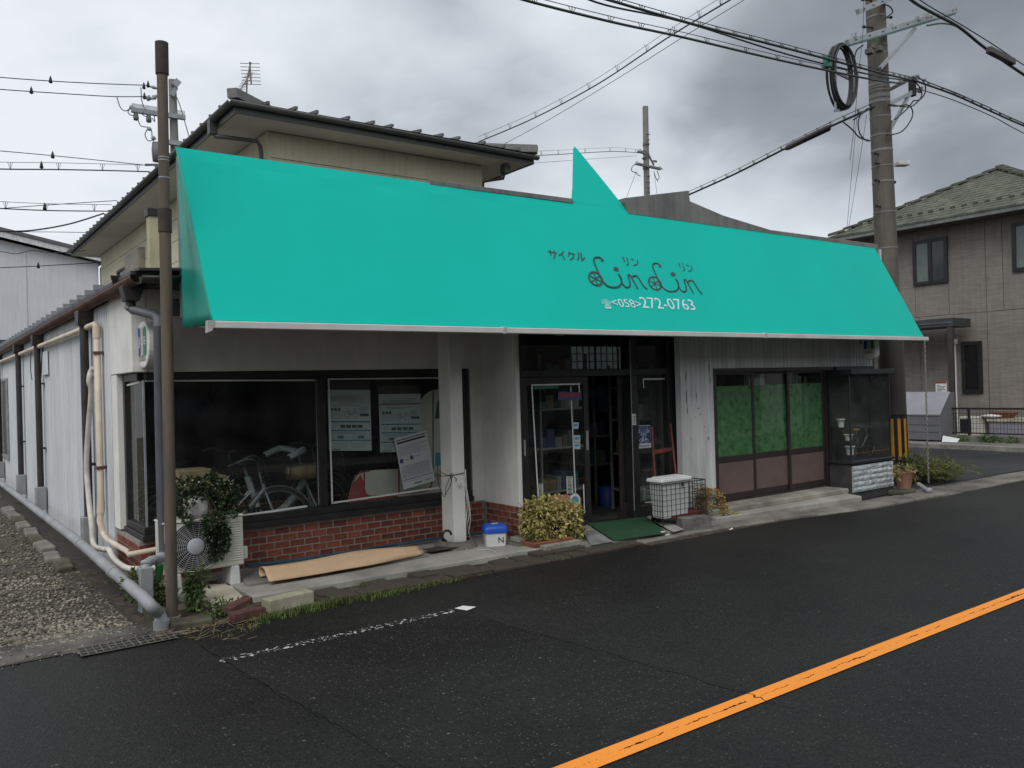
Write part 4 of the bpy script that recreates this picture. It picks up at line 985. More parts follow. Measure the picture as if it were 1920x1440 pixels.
for (a, b), rad, n in (((356, 912), (.12, .10, .07), 300), ((392, 908), (.14, .12, .075), 420), ((420, 926), (.12, .11, .11), 420), ((410, 955), (.10, .09, .11), 340), ((338, 935), (.06, .07, .09), 130), ((350, 960), (.05, .05, .07), 120), ((432, 955), (.06, .07, .09), 160)):
    leafcloud(vm, Q(a, b, ya + .10), rad, n, .034, .026)
for (a, b), rad, n in (((358, 940), (.05, .03, .03), 50), ((378, 930), (.04, .03, .03), 40), ((344, 952), (.03, .03, .04), 40), ((402, 982), (.10, .05, .09), 320), ((412, 1002), (.09, .05, .08), 260), ((411, 1024), (.075, .045, .07), 200), ((404, 1040), (.06, .04, .045), 120), ((396, 1004), (.05, .035, .08), 90), ((352, 975), (.035, .03, .04), 60), ((436, 965), (.03, .03, .03), 30)):
    leafcloud(vm, Q(a, b, ya - .045), rad, n, .032, .025)
vm.build('leaves', leafdk, vine)
fm = MB()
for i in range(26):
    a, b = rng.uniform(342, 440), rng.uniform(900, 985)
    if b > 930 and a < 395 and rng.random() < .3: continue
    p = Q(a, 899 + rng.random() * 20 if i < 14 else b, ya + .03)
    for _ in range(4): leaf(fm, p, rdir() + Vector((0, -.5, .3)), rdir(), .014, .010)
fm.build('flowers', mat('white_flowers', (0.72, 0.70, 0.58), 0.6), vine)
sm_ = MB()
for _ in range(5): sm_.tube(catmull([Q(392 + rng.uniform(-9, 9), 925, ya + .06), Q(400 + rng.uniform(-9, 9), 962, ya + .0), Q(405 + rng.uniform(-9, 9), 1000, ya - .03), Q(405 + rng.uniform(-9, 9), 1040, ya - .03)], 4), .004, 5)
sm_.build('stem', stemm, vine)
pc = Q(368, 968, ya + .08)
pm_ = MB(); pm_.lathe((pc.x, ya + .09, zt2 + .009), [(.085, 0), (.10, .03), (.11, .08), (.10, .13), (.07, .165), (.04, .178), (0, .18)], 20)
pm_.build('white_pot', mat('dull_white', (0.52, 0.51, 0.47), 0.7, 0.25, 12, 0.4, 50), cat='pot', label='rounded dull white pot under the ivy on top of the air conditioner')

# ---- roll of brown card on the slab
a0, a1 = G(492, 1086, .10), G(782, 1036, .10)
L_ = (a1 - a0).length; du = (a1 - a0).normalized(); dn = Vector((-du.y, du.x, 0))
cr = MB(); NU_ = 40
card = mat('tan_card', (0.56, 0.385, 0.235), 0.8, 0.07, 3, 0.12, 60)
for i in range(NU_ + 1):
    u = i / NU_
    r_ = .060 - .008 * math.sin(u * 7 + .5) - .018 * u; lift = (.012 + .055 * math.exp(-((u - .80) / .09) ** 2))
    for j in range(15):
        th = -.95 + 4.55 * j / 14             # from the tail on the ground over the top to the back
        if j == 0: q = dn * -(.150 + .03 * math.sin(u * 4)) + Vector((0, 0, .0 + .6 * lift * max(0, math.sin(u * 5.2)) if u > .35 else .004))
        elif j == 1: q = dn * -.115 + Vector((0, 0, .025 + .6 * lift))
        else:
            th = 3.0 - 3.9 * (j - 2) / 12; q = dn * (math.cos(th) * r_ * 1.45) + Vector((0, 0, r_ * .95 + math.sin(th) * r_ * .95))
        cr.v.append(tuple(a0 + du * (L_ * u) + q))
cr.f = [(i * 15 + j, (i + 1) * 15 + j, (i + 1) * 15 + j + 1, i * 15 + j + 1) for i in range(NU_) for j in range(14)]; cr.smooth = [True] * len(cr.f)
o = cr.build('card_roll', card, cat='card roll', label='loose roll of tan cardboard lying on the slab below the brick base'); q = o.modifiers.new('t', 'SOLIDIFY'); q.thickness = .006
# blue hose on the slab behind it
hz = MB()
for off, z in ((0, .105), (.02, .112)):
    hz.tube(catmull([PY(462, 1059, 7.56) * 1 + Vector((0, off - .02, 0)), Vector((2.9, 7.55 + off, z)), Vector((3.6, 7.555 - off, z + .004)), Vector((4.3, 7.55 + off, z)), Vector((4.9, 7.5, z)), Vector((5.12, 7.44, z))], 8), .010, 8)
hz.build('garden_hose', mat('blue_hose', (0.025, 0.085, 0.125), 0.5, 0.2), cat='hose', label='faded blue hose lying along the foot of the brick base')
# broken stone slabs, rust brick and the white block at the left end
def chunk(name, label, cat, poly_px, z, h, m, bev=.012, tilt=None):
    P_ = [G(a, b, z) for a, b in poly_px]
    c = sum(P_, Vector()) / len(P_)
    mb = MB().prism([p for p in P_], (0, 0, -h))
    return mb.build(name, m, cat=cat, label=label, bevel=bev)
chunk('broken_slab', 'cream broken concrete slab in front of the air conditioner foot', 'slab', [(378, 1096), (432, 1093), (460, 1120), (420, 1140), (385, 1122)], .075, .09, mat('cream_concrete', (0.46, 0.42, 0.33), 0.9, 0.15, 4, 0.4, 50))
def blockat(name, label, cat, px0, px1, h, d, m, z=0.0, bev=.01, tilt=0, grp=None):
    a, b = G(*px0, z), G(*px1, z); u = (b - a).normalized(); n = Vector((-u.y, u.x, 0)); l = (b - a).length
    return MB().obox((a + b) / 2 + n * d / 2 + Vector((0, 0, h / 2)), u * l / 2 + Vector((0, 0, tilt)), n * d / 2, Vector((0, 0, h / 2))).build(name, m, cat=cat, label=label, bevel=bev, seg=2, group=grp)
blockat('concrete_block', 'pale mossy concrete block lying in the grass at the kerb left of the slab', 'block', (506, 1152), (590, 1132), .105, .13, mat('mossy_block', (0.46, 0.43, 0.34), 0.9, 0.3, 5, 0.35, 60, var2=(0.22, 0.22, 0.13)))
blockat('concrete_block', 'long grey concrete block lying before the variegated shrub', 'block', (1022, 1041), (1089, 1028), .09, .11, mat('block_concrete', (0.30, 0.285, 0.24), 0.9, 0.22, 7, 0.4, 60))
blockat('red_brick', 'dark red brick standing at the kerb under a tilted brick', 'brick', (440, 1172), (500, 1158), .08, .12, mat('old_brick', (0.105, 0.045, 0.034), .9, .3, 12, .4, 60))
o = blockat('red_brick', 'chipped red brick leaning tilted on another brick', 'brick', (432, 1146), (474, 1134), .04, .10, mat('old_brick', (0.105, 0.045, 0.034)), .085, .006, .02)
blockat('paving_slab', 'mossy flat slab lying at the foot of the steel post', 'slab', (322, 1186), (400, 1174), .055, .18, mat('mossy_slab', (0.085, 0.08, 0.05), 0.95, 0.35, 6, 0.5, 50))
blockat('paving_slab', 'weathered timber coloured slab behind the steel post', 'slab', (318, 1160), (372, 1148), .05, .18, mat('old_timber', (0.13, 0.105, 0.07), 0.9, 0.3, 9, 0.4, 40, stretch=(1, 8, 8)))
# weeds round the post
def weed(label, px0, lumps, n, m=leafg, lf=(.045, .024), name='weed', cat='weed', group=None, z=0.0, stems=True):
    b = G(*px0, z); t = thing(name, label, cat, b, group); mb = MB(); st = MB()
    for (dx, dy, dz), rad in lumps:
        c = b + Vector((dx, dy, dz)); leafcloud(mb, c, rad, int(n * rad[0] * rad[2] * 240), lf[0], lf[1], shell=.2)
        if stems:
            for _ in range(3): st.tube([b + Vector((rng.uniform(-.03, .03), rng.uniform(-.02, .02), 0)), b.lerp(c, .6) + Vector((rng.uniform(-.02, .02), 0, 0)), c + Vector((rng.uniform(-.04, .04), 0, rad[2] * .5))], .003, 5)
    mb.build('leaves', m, t)
    if stems: st.build('stem', stemm, t)
    return t
weed('bright green weed beside the grey drain box left of the post', (290, 1148), [((0, 0, .15), (.15, .09, .12)), ((-.14, .03, .24), (.08, .06, .12)), ((.08, 0, .09), (.11, .07, .08))], 90)
weed('tall green weed growing right of the steel post', (366, 1150), [((0, 0, .13), (.07, .07, .14)), ((.03, 0, .27), (.07, .06, .09)), ((-.02, 0, .2), (.05, .05, .08))], 95)
weed('low green weed beside the red bricks', (405, 1160), [((0, 0, .07), (.11, .07, .08)), ((.1, .02, .06), (.09, .05, .06)), ((.2, .04, .05), (.08, .05, .05))], 80, lf=(.035, .02))
dry = MB()
for _ in range(90):
    p = G(rng.uniform(290, 470), rng.uniform(1165, 1200), .012); d = Vector((rng.uniform(-1, 1), rng.uniform(-.5, .5), rng.uniform(0, .25))).normalized() * rng.uniform(.03, .12); dry.tube([p, p + d], .0016, 4)
dry.build('dry_straw', mat('straw', (0.28, 0.21, 0.12), 0.9, 0.3), kind='stuff')
# ---- grey drain pipe along the side wall
xd_ = 1.36
gp = thing('drain_pipe', 'thick grey plastic drain pipe running along the side wall to the road', 'pipe', (xd_, 9, 0))
pa, pb_ = PX(0, 905, xd_), PX(268, 1120, xd_)
e0 = G(296, 1160, .09); pts = [pa + (pa - pb_) * .5, pa, PX(150, 1018, xd_), PX(212, 1072, xd_), pb_]
def shift(p, dz): return Vector((p.x, p.y, p.z + dz))
for A, B in zip(pts[:-1], pts[1:]): MB().tube([A, B if B is not pb_ else A.lerp(B, .78)], .044, 14).build('pipe', greypipe, gp)
for q in (pts[2], pts[3]):
    MB().tube([q + Vector((0, .06, 0)), q - Vector((0, .06, 0))], .050, 14).build('pipe_joint', greypipe, gp)
for t in (.25, .5, .8): q = pts[1].lerp(pts[2], t); MB().tube([q + Vector((0, .01, 0)), q - Vector((0, .01, 0))], .0465, 14).build('pipe_band', steelgrey, gp)
eb = G(303, 1181); el_ = catmull([pts[3].lerp(pb_, .75), pb_.lerp(pts[3], .08), pb_, PX(284, 1137, 1.375), Vector((eb.x - .01, eb.y + .035, .115)), Vector((eb.x, eb.y, .07)), eb], 5)
MB().tube(el_, [.044] * (len(el_) - 6) + [.05] * 6, 16).build('pipe_elbow', greypipe, gp); q = eb
MB().tube([q, q + Vector((0, 0, .07))], .057, 16).build('pipe_socket', greypipe, gp)
# edging stones beside it
first_s = None
for i in range(9):
    y_ = 9.1 + i * .66; ln = .56 + rng.uniform(-.07, .05)
    o = MB().obox((1.235 + rng.uniform(-.015, .015), y_ + ln / 2, .0), (.075, rng.uniform(-.012, .012), rng.uniform(-.008, .008)), (rng.uniform(-.02, .02), ln / 2, 0), (0, 0, .05 + rng.uniform(-.012, .012))).build('edging_stone', concrete_dk if i % 3 else mat('mossy_slab', (0.085, 0.08, 0.05)), cat='stone', bevel=.02, seg=2, group='edging stones beside the drain pipe', label=('nearest', 'second', 'third', 'fourth', 'fifth', 'sixth', 'seventh', 'eighth', 'farthest')[i] + ' rough edging stone from the road in the row beside the drain pipe')
blockat('concrete_block', 'dark mossy stone standing beside the grey pipe end', 'block', (268, 1172), (288, 1178), .13, .06, mat('mossy_slab', (0.085, 0.08, 0.05)))
# drain grate at the edge of the gravel
gc = G(240, 1208, .004); gq = [G(168, 1214, .008), G(318, 1191, .008), G(322, 1198, .008), G(185, 1228, .008)]
grt = thing('drain_grate', 'rusty steel drain grate set into the edge of the gravel', 'grate', gc)
MB().quad((gc.x - .30, gc.y - .10, .0105), (gc.x + .30, gc.y - .10, .0105), (gc.x + .30, gc.y + .10, .0105), (gc.x - .30, gc.y + .10, .0105)).build('grate_pit', blackp, grt)
gb = MB(); gm_ = mat('grate_steel', (0.18, 0.17, 0.15), 0.7, 0.3, 20)
for i in range(14): xx = gc.x - .30 + .046 * i; gb.bar((xx, gc.y - .10, .011), (xx, gc.y + .10, .011), .005, .004)
for i in range(4): yy = gc.y - .10 + .0667 * i; gb.bar((gc.x - .305, yy, .0125), (gc.x + .305, yy, .0125), .005, .004)
gb.build('grate_bars', gm_, grt)

# ---- blue lidded bucket
bb = G(928, 1021, .065)
bk = thing('lidded_bin', 'small white square bin with a bright blue lid and a letter N', 'bin', bb)
rot = .45
def rrect(hw, hd, rad, z, n=5, ox=0):
    P_ = []
    for sx_, sy_, a0 in ((1, 1, 0), (-1, 1, 90), (-1, -1, 180), (1, -1, 270)):
        for i in range(n + 1):
            a = math.radians(a0 + 90 * i / n); x_, y_ = sx_ * (hw - rad) + rad * math.cos(a), sy_ * (hd - rad) + rad * math.sin(a)
            P_.append(bb + Vector((x_ * math.cos(rot) + y_ * math.sin(rot), -x_ * math.sin(rot) + y_ * math.cos(rot), z)))
    return P_
def loft(mb, rings, cap=True, sm=True):
    n = len(rings[0]); V = [p for r_ in rings for p in r_]
    mb.add(V, [(i * n + j, i * n + (j + 1) % n, (i + 1) * n + (j + 1) % n, (i + 1) * n + j) for i in range(len(rings) - 1) for j in range(n)], sm)
    if cap: mb.add(rings[0], [tuple(range(n - 1, -1, -1))]); mb.add(rings[-1], [tuple(range(n))])
w_ = .115
m_ = MB(); loft(m_, [rrect(w_ * .9, w_ * .9, .03, 0), rrect(w_, w_, .035, .16)]); m_.build('bin_body', whiteplastic, bk, bevel=.004)
m_ = MB(); loft(m_, [rrect(w_ * 1.07, w_ * 1.07, .035, .135), rrect(w_ * 1.1, w_ * 1.1, .04, .15), rrect(w_ * 1.08, w_ * 1.08, .04, .185), rrect(w_ * .98, w_ * .98, .045, .208), rrect(w_ * .7, w_ * .7, .04, .216)]); m_.build('lid', mat('blue_plastic', (0.02, 0.10, 0.55), 0.4, 0.06), bk)
u_ = Vector((math.cos(rot), -math.sin(rot), 0)); n_ = Vector((-math.sin(rot), -math.cos(rot), 0))
m_ = MB(); text(m_, 'N', bb + n_ * (w_ * .965) + u_ * .02 + Vector((0, 0, .035)), u_, (Vector((0, 0, 1)) + n_ * .06).normalized(), .085); m_.build('letter', blackp, bk)
m_ = MB(); loft(m_, [[p + Vector((0, 0, 0)) for p in rrect(.035, .012, .006, .2165)], rrect(.035, .012, .006, .221)]); m_.build('lid_label', whiteplastic, bk)

# ---- variegated shrub in a clay trough
sb = G(1035, 1012, .05)
sh = thing('variegated_shrub', 'dense rounded shrub with yellow and green leaves beside the shop door', 'shrub', Vector((sb.x, 6.72, .06)))
ctr = PY(1033, 965, 6.72)
m_ = MB()
for (a, b), rad, n in (((1005, 966), (.16, .16, .16), 680), ((1035, 956), (.19, .17, .15), 700), ((1064, 966), (.16, .16, .16), 680), ((1032, 985), (.24, .19, .14), 700), ((1000, 990), (.13, .16, .11), 360), ((1072, 992), (.12, .16, .12), 360), ((1035, 1000), (.2, .12, .08), 200)):
    leafcloud(m_, PY(a, b, 6.72), rad, int(n * .8), .046, .026, shell=.55, droop=.5)
m_.build('leaves', leafvar, sh)
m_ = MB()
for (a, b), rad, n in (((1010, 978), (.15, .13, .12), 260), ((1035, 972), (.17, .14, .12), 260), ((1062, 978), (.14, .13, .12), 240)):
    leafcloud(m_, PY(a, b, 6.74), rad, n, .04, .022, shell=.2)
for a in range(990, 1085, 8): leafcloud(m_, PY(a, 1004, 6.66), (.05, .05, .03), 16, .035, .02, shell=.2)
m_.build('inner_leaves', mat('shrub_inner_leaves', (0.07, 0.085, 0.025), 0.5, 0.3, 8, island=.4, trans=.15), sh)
m_ = MB()
for _ in range(16): m_.tube([Vector((sb.x + rng.uniform(-.12, .12), 6.72 + rng.uniform(-.05, .05), .12)), ctr + Vector((rng.uniform(-.3, .3), rng.uniform(-.1, .1), rng.uniform(-.05, .12)))], .006, 5)
m_.build('stem', stemm, sh)
tq = MB(); tx0, tx1 = PY(1000, 1010, 6.6).x, PY(1070, 1010, 6.6).x
tq.prism([(tx0, 6.58, .03), (tx1, 6.58, .03), (tx1 + .02, 6.56, .115), (tx0 - .02, 6.56, .115)], (0, .24, 0)); tq.build('planter', mat('terracotta', (0.27, 0.10, 0.06), 0.8, 0.15, 5, 0.2, 60), cat='planter', label='low terracotta trough under the variegated shrub', bevel=.008)
for (a, b, l_) in ((975, 1010, 'stack of grey slabs'),):
    m_ = MB(); p = PY(985, 1012, 6.84)
    m_.box(p.x - .16, p.x + .22, 6.76, 6.95, .04, .09); s1 = m_.build('paving_slab', concrete_dk, cat='slab', label='grey slab lying flat left of the variegated shrub', bevel=.008)
    m_ = MB(); m_.box(p.x - .12, p.x + .2, 6.79, 6.95, .092, .14); m_.build('paving_slab', concrete, cat='slab', label='smaller grey slab on top of another left of the shrub', bevel=.008)

# ---- ramp with green mat, side plates
def sheetpx(name, label, cat, poly, th, m, bev=.004, lift=0.0):
    P_ = [Vector(p) + Vector((0, 0, lift)) for p in poly]; return MB().prism(P_, (0, 0, -th)).build(name, m, cat=cat, label=label, bevel=bev)
zr_ = .11
sheetpx('door_mat', 'dark green artificial turf mat on the ramp before the open door', 'mat', [PY(1103, 981, 6.93), PY(1212, 968, 6.93), G(1250, 998, .066), G(1152, 1013, .06)], .012, mat('green_turf', (0.018, 0.085, 0.035), 0.95, 0.25, 40, 0.9, 300))
sheetpx('ramp_plate', 'stained grey sheet metal ramp plate left of the green mat', 'plate', [PY(1088, 990, 6.93), PY(1101, 983, 6.93), G(1150, 1015, .056), G(1108, 1022, .056)], .006, mat('plate_grey', (0.22, 0.225, 0.22), 0.6, 0.25, 4), .002)
sheetpx('ramp_plate', 'pale grey ramp plate right of the green mat', 'plate', [PY(1214, 970, 6.9), PY(1232, 966, 6.9), G(1282, 992, .06), G(1262, 997, .06)], .008, mat('plate_pale', (0.34, 0.33, 0.30), 0.7, 0.15, 4), .002)
sheetpx('edge_strip', 'white worn strip along the right edge of the green mat', 'strip', [G(1224, 985, .075), G(1231, 985, .075), G(1248, 997, .07), G(1240, 998, .07)], .006, whitep, .001)
MB().prism([Vector((PY(1085, 990, 6.95).x, 6.98, .05)), Vector((PY(1235, 975, 6.95).x, 6.98, .05)), Vector((PY(1235, 975, 6.95).x, 6.98, .108)), Vector((PY(1085, 990, 6.95).x, 6.98, .108))], (0, -.05, 0)).build('threshold', concrete, shop)
# ---- red hand truck with wire basket and white bin
yc_ = 6.68
ht = thing('hand_truck', 'rusty red hand truck with a black wire basket leaning before the shop window', 'cart', PY(1240, 975, yc_))
red = mat('rusty_red', (0.17, 0.035, 0.022), 0.7, 0.3, 9)
A0, A1 = PY(1233, 975, yc_), PY(1222, 800, yc_ + .2); B0, B1 = PY(1275, 962, yc_), PY(1257, 795, yc_ + .2)
for a, b in ((A0, A1), (B0, B1)): MB().tube([a, b], .013, 8).build('upright', red, ht)
MB().bar(A0.lerp(A1, .72), B0.lerp(B1, .72), .012, .045).build('crossbar', red, ht); MB().bar(A0.lerp(A1, .08), B0.lerp(B1, .08), .02, .03).build('crossbar', red, ht)
MB().box(A0.x - .02, B0.x + .22, yc_ - .24, yc_ + .02, A0.z + .05, A0.z + .075).build('carrier_plate', red, ht)
for p in (A0, B0): MB().lathe((p.x, yc_ + .03, p.z + .0), [(.02, -.02), (.055, -.018), (.06, 0), (.055, .018), (.02, .02)], 16, axis='x').build('wheel', blackp, ht)
bx0, bx1 = PY(1232, 930, 6.5).x, PY(1313, 930, 6.5).x; by0, by1 = 6.42, 6.66
bz0_, bz1_ = PY(1250, 966, 6.5).z, PY(1250, 906, 6.5).z
wb = MB(); nw = 9
for z in [bz0_ + (bz1_ - bz0_) * i / 6 for i in range(7)]:
    rr_ = .0036 if z < bz1_ - .01 else .006
    for a, b in (((bx0, by0, z), (bx1, by0, z)), ((bx1, by0, z), (bx1, by1, z)), ((bx1, by1, z), (bx0, by1, z)), ((bx0, by1, z), (bx0, by0, z))): wb.tube([a, b], rr_, 5)
for i in range(11): x_ = bx0 + (bx1 - bx0) * i / 10; wb.tube([(x_, by0, bz0_), (x_, by0, bz1_)], .0036, 5); wb.tube([(x_, by1, bz0_), (x_, by1, bz1_)], .0036, 5)
for i in range(1, 6): y_ = by0 + (by1 - by0) * i / 6; wb.tube([(bx0, y_, bz0_), (bx0, y_, bz1_)], .0036, 5); wb.tube([(bx1, y_, bz0_), (bx1, y_, bz1_)], .0036, 5)
for c in ((bx1, by0), (bx1, by1), (bx0, by0)): wb.tube([(c[0], c[1], bz0_ - .1), (c[0], c[1], bz1_)], .006, 6)
wb.build('wire_basket', mat('dark_wire', (0.03, 0.025, 0.022), 0.6), ht)
wx0, wx1 = bx0 + .02, bx0 + (bx1 - bx0) * .66; ztop = PY(1260, 896, 6.54).z
wbin = thing('waste_bin', 'tall white plastic bin with a lid standing in the wire basket', 'bin', ((wx0 + wx1) / 2, 6.54, bz0_))
def taper(x0, x1, y0, y1, z0, z1, k): 
    cx_, cy_ = (x0 + x1) / 2, (y0 + y1) / 2; f_ = lambda s, z: [(cx_ + (x - cx_) * s, cy_ + (y - cy_) * s, z) for x, y in ((x0, y0), (x1, y0), (x1, y1), (x0, y1))]
    return MB().add(f_(k, z0) + f_(1, z1), [(0, 3, 2, 1), (4, 5, 6, 7), (0, 1, 5, 4), (1, 2, 6, 5), (2, 3, 7, 6), (3, 0, 4, 7)])
taper(wx0, wx1, by0 + .015, by1 - .015, bz0_ - .03, ztop - .03, .86).build('bin_body', whiteplastic, wbin, bevel=.012, seg=2)
taper(wx0 - .02, wx1 + .02, by0 + .0, by1 - .0, ztop - .028, ztop + .012, 1.02).build('lid', whiteplastic, wbin, bevel=.008)
MB().box(wx0 + .03, wx1 - .03, by0 + .03, by1 - .03, ztop + .012, ztop + .026).build('lid_handle', whiteplastic, wbin, bevel=.006)
bpx = bx0 + .46 * (bx1 - bx0); MB().box(bpx - .012, bpx + .012, by0 - .006, by0 + .004, bz1_ - .04, bz1_ + .0).build('bag_clip', blackp, wbin)
# ---- cinder block
blockat('concrete_block', 'dark grey concrete block standing at the kerb under the wire basket', 'block', (1281, 1001), (1335, 996), .17, .16, mat('cinder', (0.16, 0.15, 0.135), 0.95, 0.25, 8, 0.5, 50))
# ---- orange leaved trailing plant and its grey pot
pq = PY(1330, 975, 6.62)
pt = MB(); pt.lathe((pq.x, pq.y + .05, .085), [(.09, 0), (.12, .22), (.125, .24), (.11, .24), (.085, .12)], 18); pt.build('plant_pot', mat('grey_pot', (0.20, 0.20, 0.19), 0.7, 0.2), cat='pot', label='grey pot holding the red flecked trailing plant')
tp = thing('trailing_plant', 'yellow green trailing plant flecked with red leaves right of the wire basket', 'plant', (pq.x, pq.y + .05, .27)); m_ = MB(); m2 = MB()
for (a, b), rad, n in (((1318, 923), (.10, .08, .06), 190), ((1337, 926), (.09, .08, .065), 190), ((1350, 940), (.075, .06, .075), 160), ((1358, 956), (.065, .05, .05), 110), ((1376, 965), (.07, .03, .02), 60), ((1402, 973), (.06, .03, .016), 45), ((1311, 943), (.04, .05, .06), 60), ((1330, 950), (.06, .04, .06), 60)):
    c = PY(a, b, 6.6 if b < 950 else 6.46); leafcloud(m_, c, rad, n, .03, .02, shell=.1); leafcloud(m2, c, rad, n // 4, .03, .02, shell=.5)
m_.build('leaves', mat('olive_leaves', (0.36, 0.30, 0.08), 0.5, 0.3, 8, island=.4, trans=.2), tp); m2.build('red_leaves', mat('red_leaves', (0.42, 0.11, 0.05), 0.5, 0.2, 8, island=.3, trans=.2), tp)
m_ = MB(); m_.tube(catmull([PY(1322, 950, 6.6), PY(1345, 935, 6.56), PY(1362, 962, 6.48), PY(1400, 975, 6.42)], 5), .004, 5); m_.build('stem', stemm, tp)
# scraps of paper on the kerb
for (a, b, l_) in ((1372, 993, 'crumpled white paper scrap on the kerb below the trailing plant'), (1252, 1004, 'white paper scrap on the kerb before the green mat')):
    p = G(a, b, .03); m_ = MB()
    for i in range(3):
        q = p + Vector((.02 * i - .03, rng.uniform(-.008, .008), .002 * i)); m_.prism([q, q + Vector((rng.uniform(.02, .035), .004, .006)), q + Vector((.022, .014, .01)), q + Vector((0, .012, .004))], (0, 0, .002))
    m_.build('paper_scrap', whitep, cat='litter', label=l_)
# ---- wires hanging at the column
wr = thing('hanging_wires', 'thin white wires hanging down beside the white column to the slab', 'wire', PY(880, 1000, 7.1)); 
for k, pts in enumerate(([(872, 880), (873, 915), (876, 950), (874, 985), (880, 1005), (872, 1022), (876, 1032)], [(873, 880), (876, 930), (880, 960), (877, 985), (884, 1010), (893, 1030), (915, 1030), (930, 1035)], [(873, 905), (880, 945), (882, 975), (879, 1000), (886, 1020), (874, 1033)])):
    P_ = [PY(a, b, 7.08) if b < 1005 else G(a, b, .075) for a, b in pts]; m_ = MB(); m_.tube(catmull(P_, 5), .0032, 5); m_.build('wire', whiteplastic, wr)
tie = thing('tie_wire', 'dark wire twisted round the white column with a hanging loop', 'wire', PY(848, 890, 7.1)); m_ = MB()
for pts in ([(822, 882), (838, 891), (848, 890)], [(822, 893), (846, 892)], [(846, 892), (858, 889), (872, 886)], [(848, 891), (856, 899), (854, 902)], [(820, 870), (822, 905), (833, 932), (836, 915), (845, 893)], [(845, 893), (846, 905), (834, 930)], [(843, 888), (846, 895), (851, 890), (846, 887)]):
    m_.tube(catmull([PY(a, b, 7.11 if a > 848 else 7.13) for a, b in pts], 4), .0035, 5)
m_.build('wire', cablem, tie)
m_ = MB(); m_.tube(catmull([PY(a, b, 7.10) for a, b in ((859, 909), (861, 913), (864, 911), (864, 906))], 4), .004, 6); m_.build('hook', steelgrey, tie)
m_ = MB(); p = PY(838, 1008, 7.05); m_.tube(catmull([p + Vector((.05 * math.cos(a), 0, .05 * math.sin(a) + .02)) for a in [i * .5 for i in range(10)]], 3), .012, 7); m_.build('cable_coil', blackp, cat='cable', label='small coil of black cable at the foot of the white column')
m_ = MB(); p = G(820, 1030, .1); m_.box(p.x - .1, p.x + .22, p.y - .05, p.y + .12, .096, .102); m_.build('rusty_plate', mat('rusty_plate', (0.07, 0.05, 0.04), 0.8, .3), cat='plate', label='rusty dark plate on the slab left of the column')
# ---- chain from the awning corner
ch0 = PP(1731, 640) + Vector((0, -.02, 0)); ch1 = Vector((ch0.x + .0, ch0.y, PY(1740, 905, ch0.y).z))
cn = thing('chain', 'thin steel chain hanging from the right corner of the awning to the ground', 'chain', ch1)
m_ = MB(); n_ = 58
for i in range(n_):
    z = ch0.z - (ch0.z - ch1.z) * (i + .5) / n_; ll = (ch0.z - ch1.z) / n_ * .72
    ax = Vector((1, 0, 0)) if i % 2 else Vector((0, 1, 0)); ax = (ax + Vector((.4, -.3, 0))).normalized()
    m_.tube([Vector((ch0.x, ch0.y, z)) + ax * .013 * math.cos(t * math.pi / 4) + Vector((0, 0, ll * math.sin(t * math.pi / 4))) for t in range(9)], .005, 5, cap=False)
m_.build('chain_links', mat('chain_steel', (0.30, 0.29, 0.27), 0.5, 0.2, 9, metal=.4), cn)
# ================================================================== SHOWCASE AT THE RIGHT END
sx0, sy0 = 10.58, 6.50
sx1 = PY(1671, 800, sy0).x; sy1 = 6.845
def zc(py_): return PY(1640, py_, sy0).z
zb0, zb1 = zc(861), zc(701)
scs = thing('showcase', 'glass showcase on a dark base with pale split stone tiles at the right', 'showcase', ((sx0 + sx1) / 2, (sy0 + sy1) / 2, 0))
blk = mat('showcase_black', (0.022, 0.024, 0.028), 0.5, 0.3, 3)
MB().box(sx0, sx1, sy0, sy1, -.04, zb0 - .03).build('base', mat('dark_render', (0.05, 0.05, 0.052), 0.8, 0.3, 4, 0.3, 40), scs, bevel=.006)
MB().box(sx0 - .03, sx1 + .04, sy0 - .035, sy1, zb0 - .029, zb0 + .012).build('sill', blk, scs, bevel=.006)
MB().box(sx0 - .02, sx1 + .05, sy0 - .05, sy1, zb1, zb1 + .07).build('roof', blk, scs, bevel=.006)
f_ = MB()
for x_, y_ in ((sx0, sy0), (sx1 - .03, sy0), (sx0, sy1 - .03), (sx1 - .03, sy1 - .03)): f_.box(x_, x_ + .022, y_, y_ + .022, zb0 + .012, zb1)
f_.build('frame', blk, scs)
MB().box(sx0 + .024, sx1 - .032, sy0 + .006, sy0 + .011, zb0 + .013, zb1 - .001).build('front_pane', dustglass, scs)
MB().box(sx0 + .005, sx0 + .010, sy0 + .024, sy1 - .032, zb0 + .013, zb1 - .001).build('side_pane', dustglass, scs)
MB().box(sx0 + .03, sx1 - .03, sy1 - .012, sy1 - .002, zb0 + .013, zb1 - .001).build('back_board', mat('showcase_back', (0.035, 0.04, 0.036), 0.7, 0.2), scs)
MB().box(sx1 - .012, sx1 - .003, sy0 + .024, sy1 - .032, zb0 + .013, zb1 - .001).build('side_blocker', mat('showcase_back', (0.035, 0.04, 0.036)), scs)  # opaque board added instead of glass to keep the case dark
tilem = mat('split_stone', (0.52, 0.57, 0.59), 0.85, 0.22, 12, 0.9, 26)
zt0, zt1 = zc(917), zc(868); nr = 5; hh = (zt1 - zt0) / nr
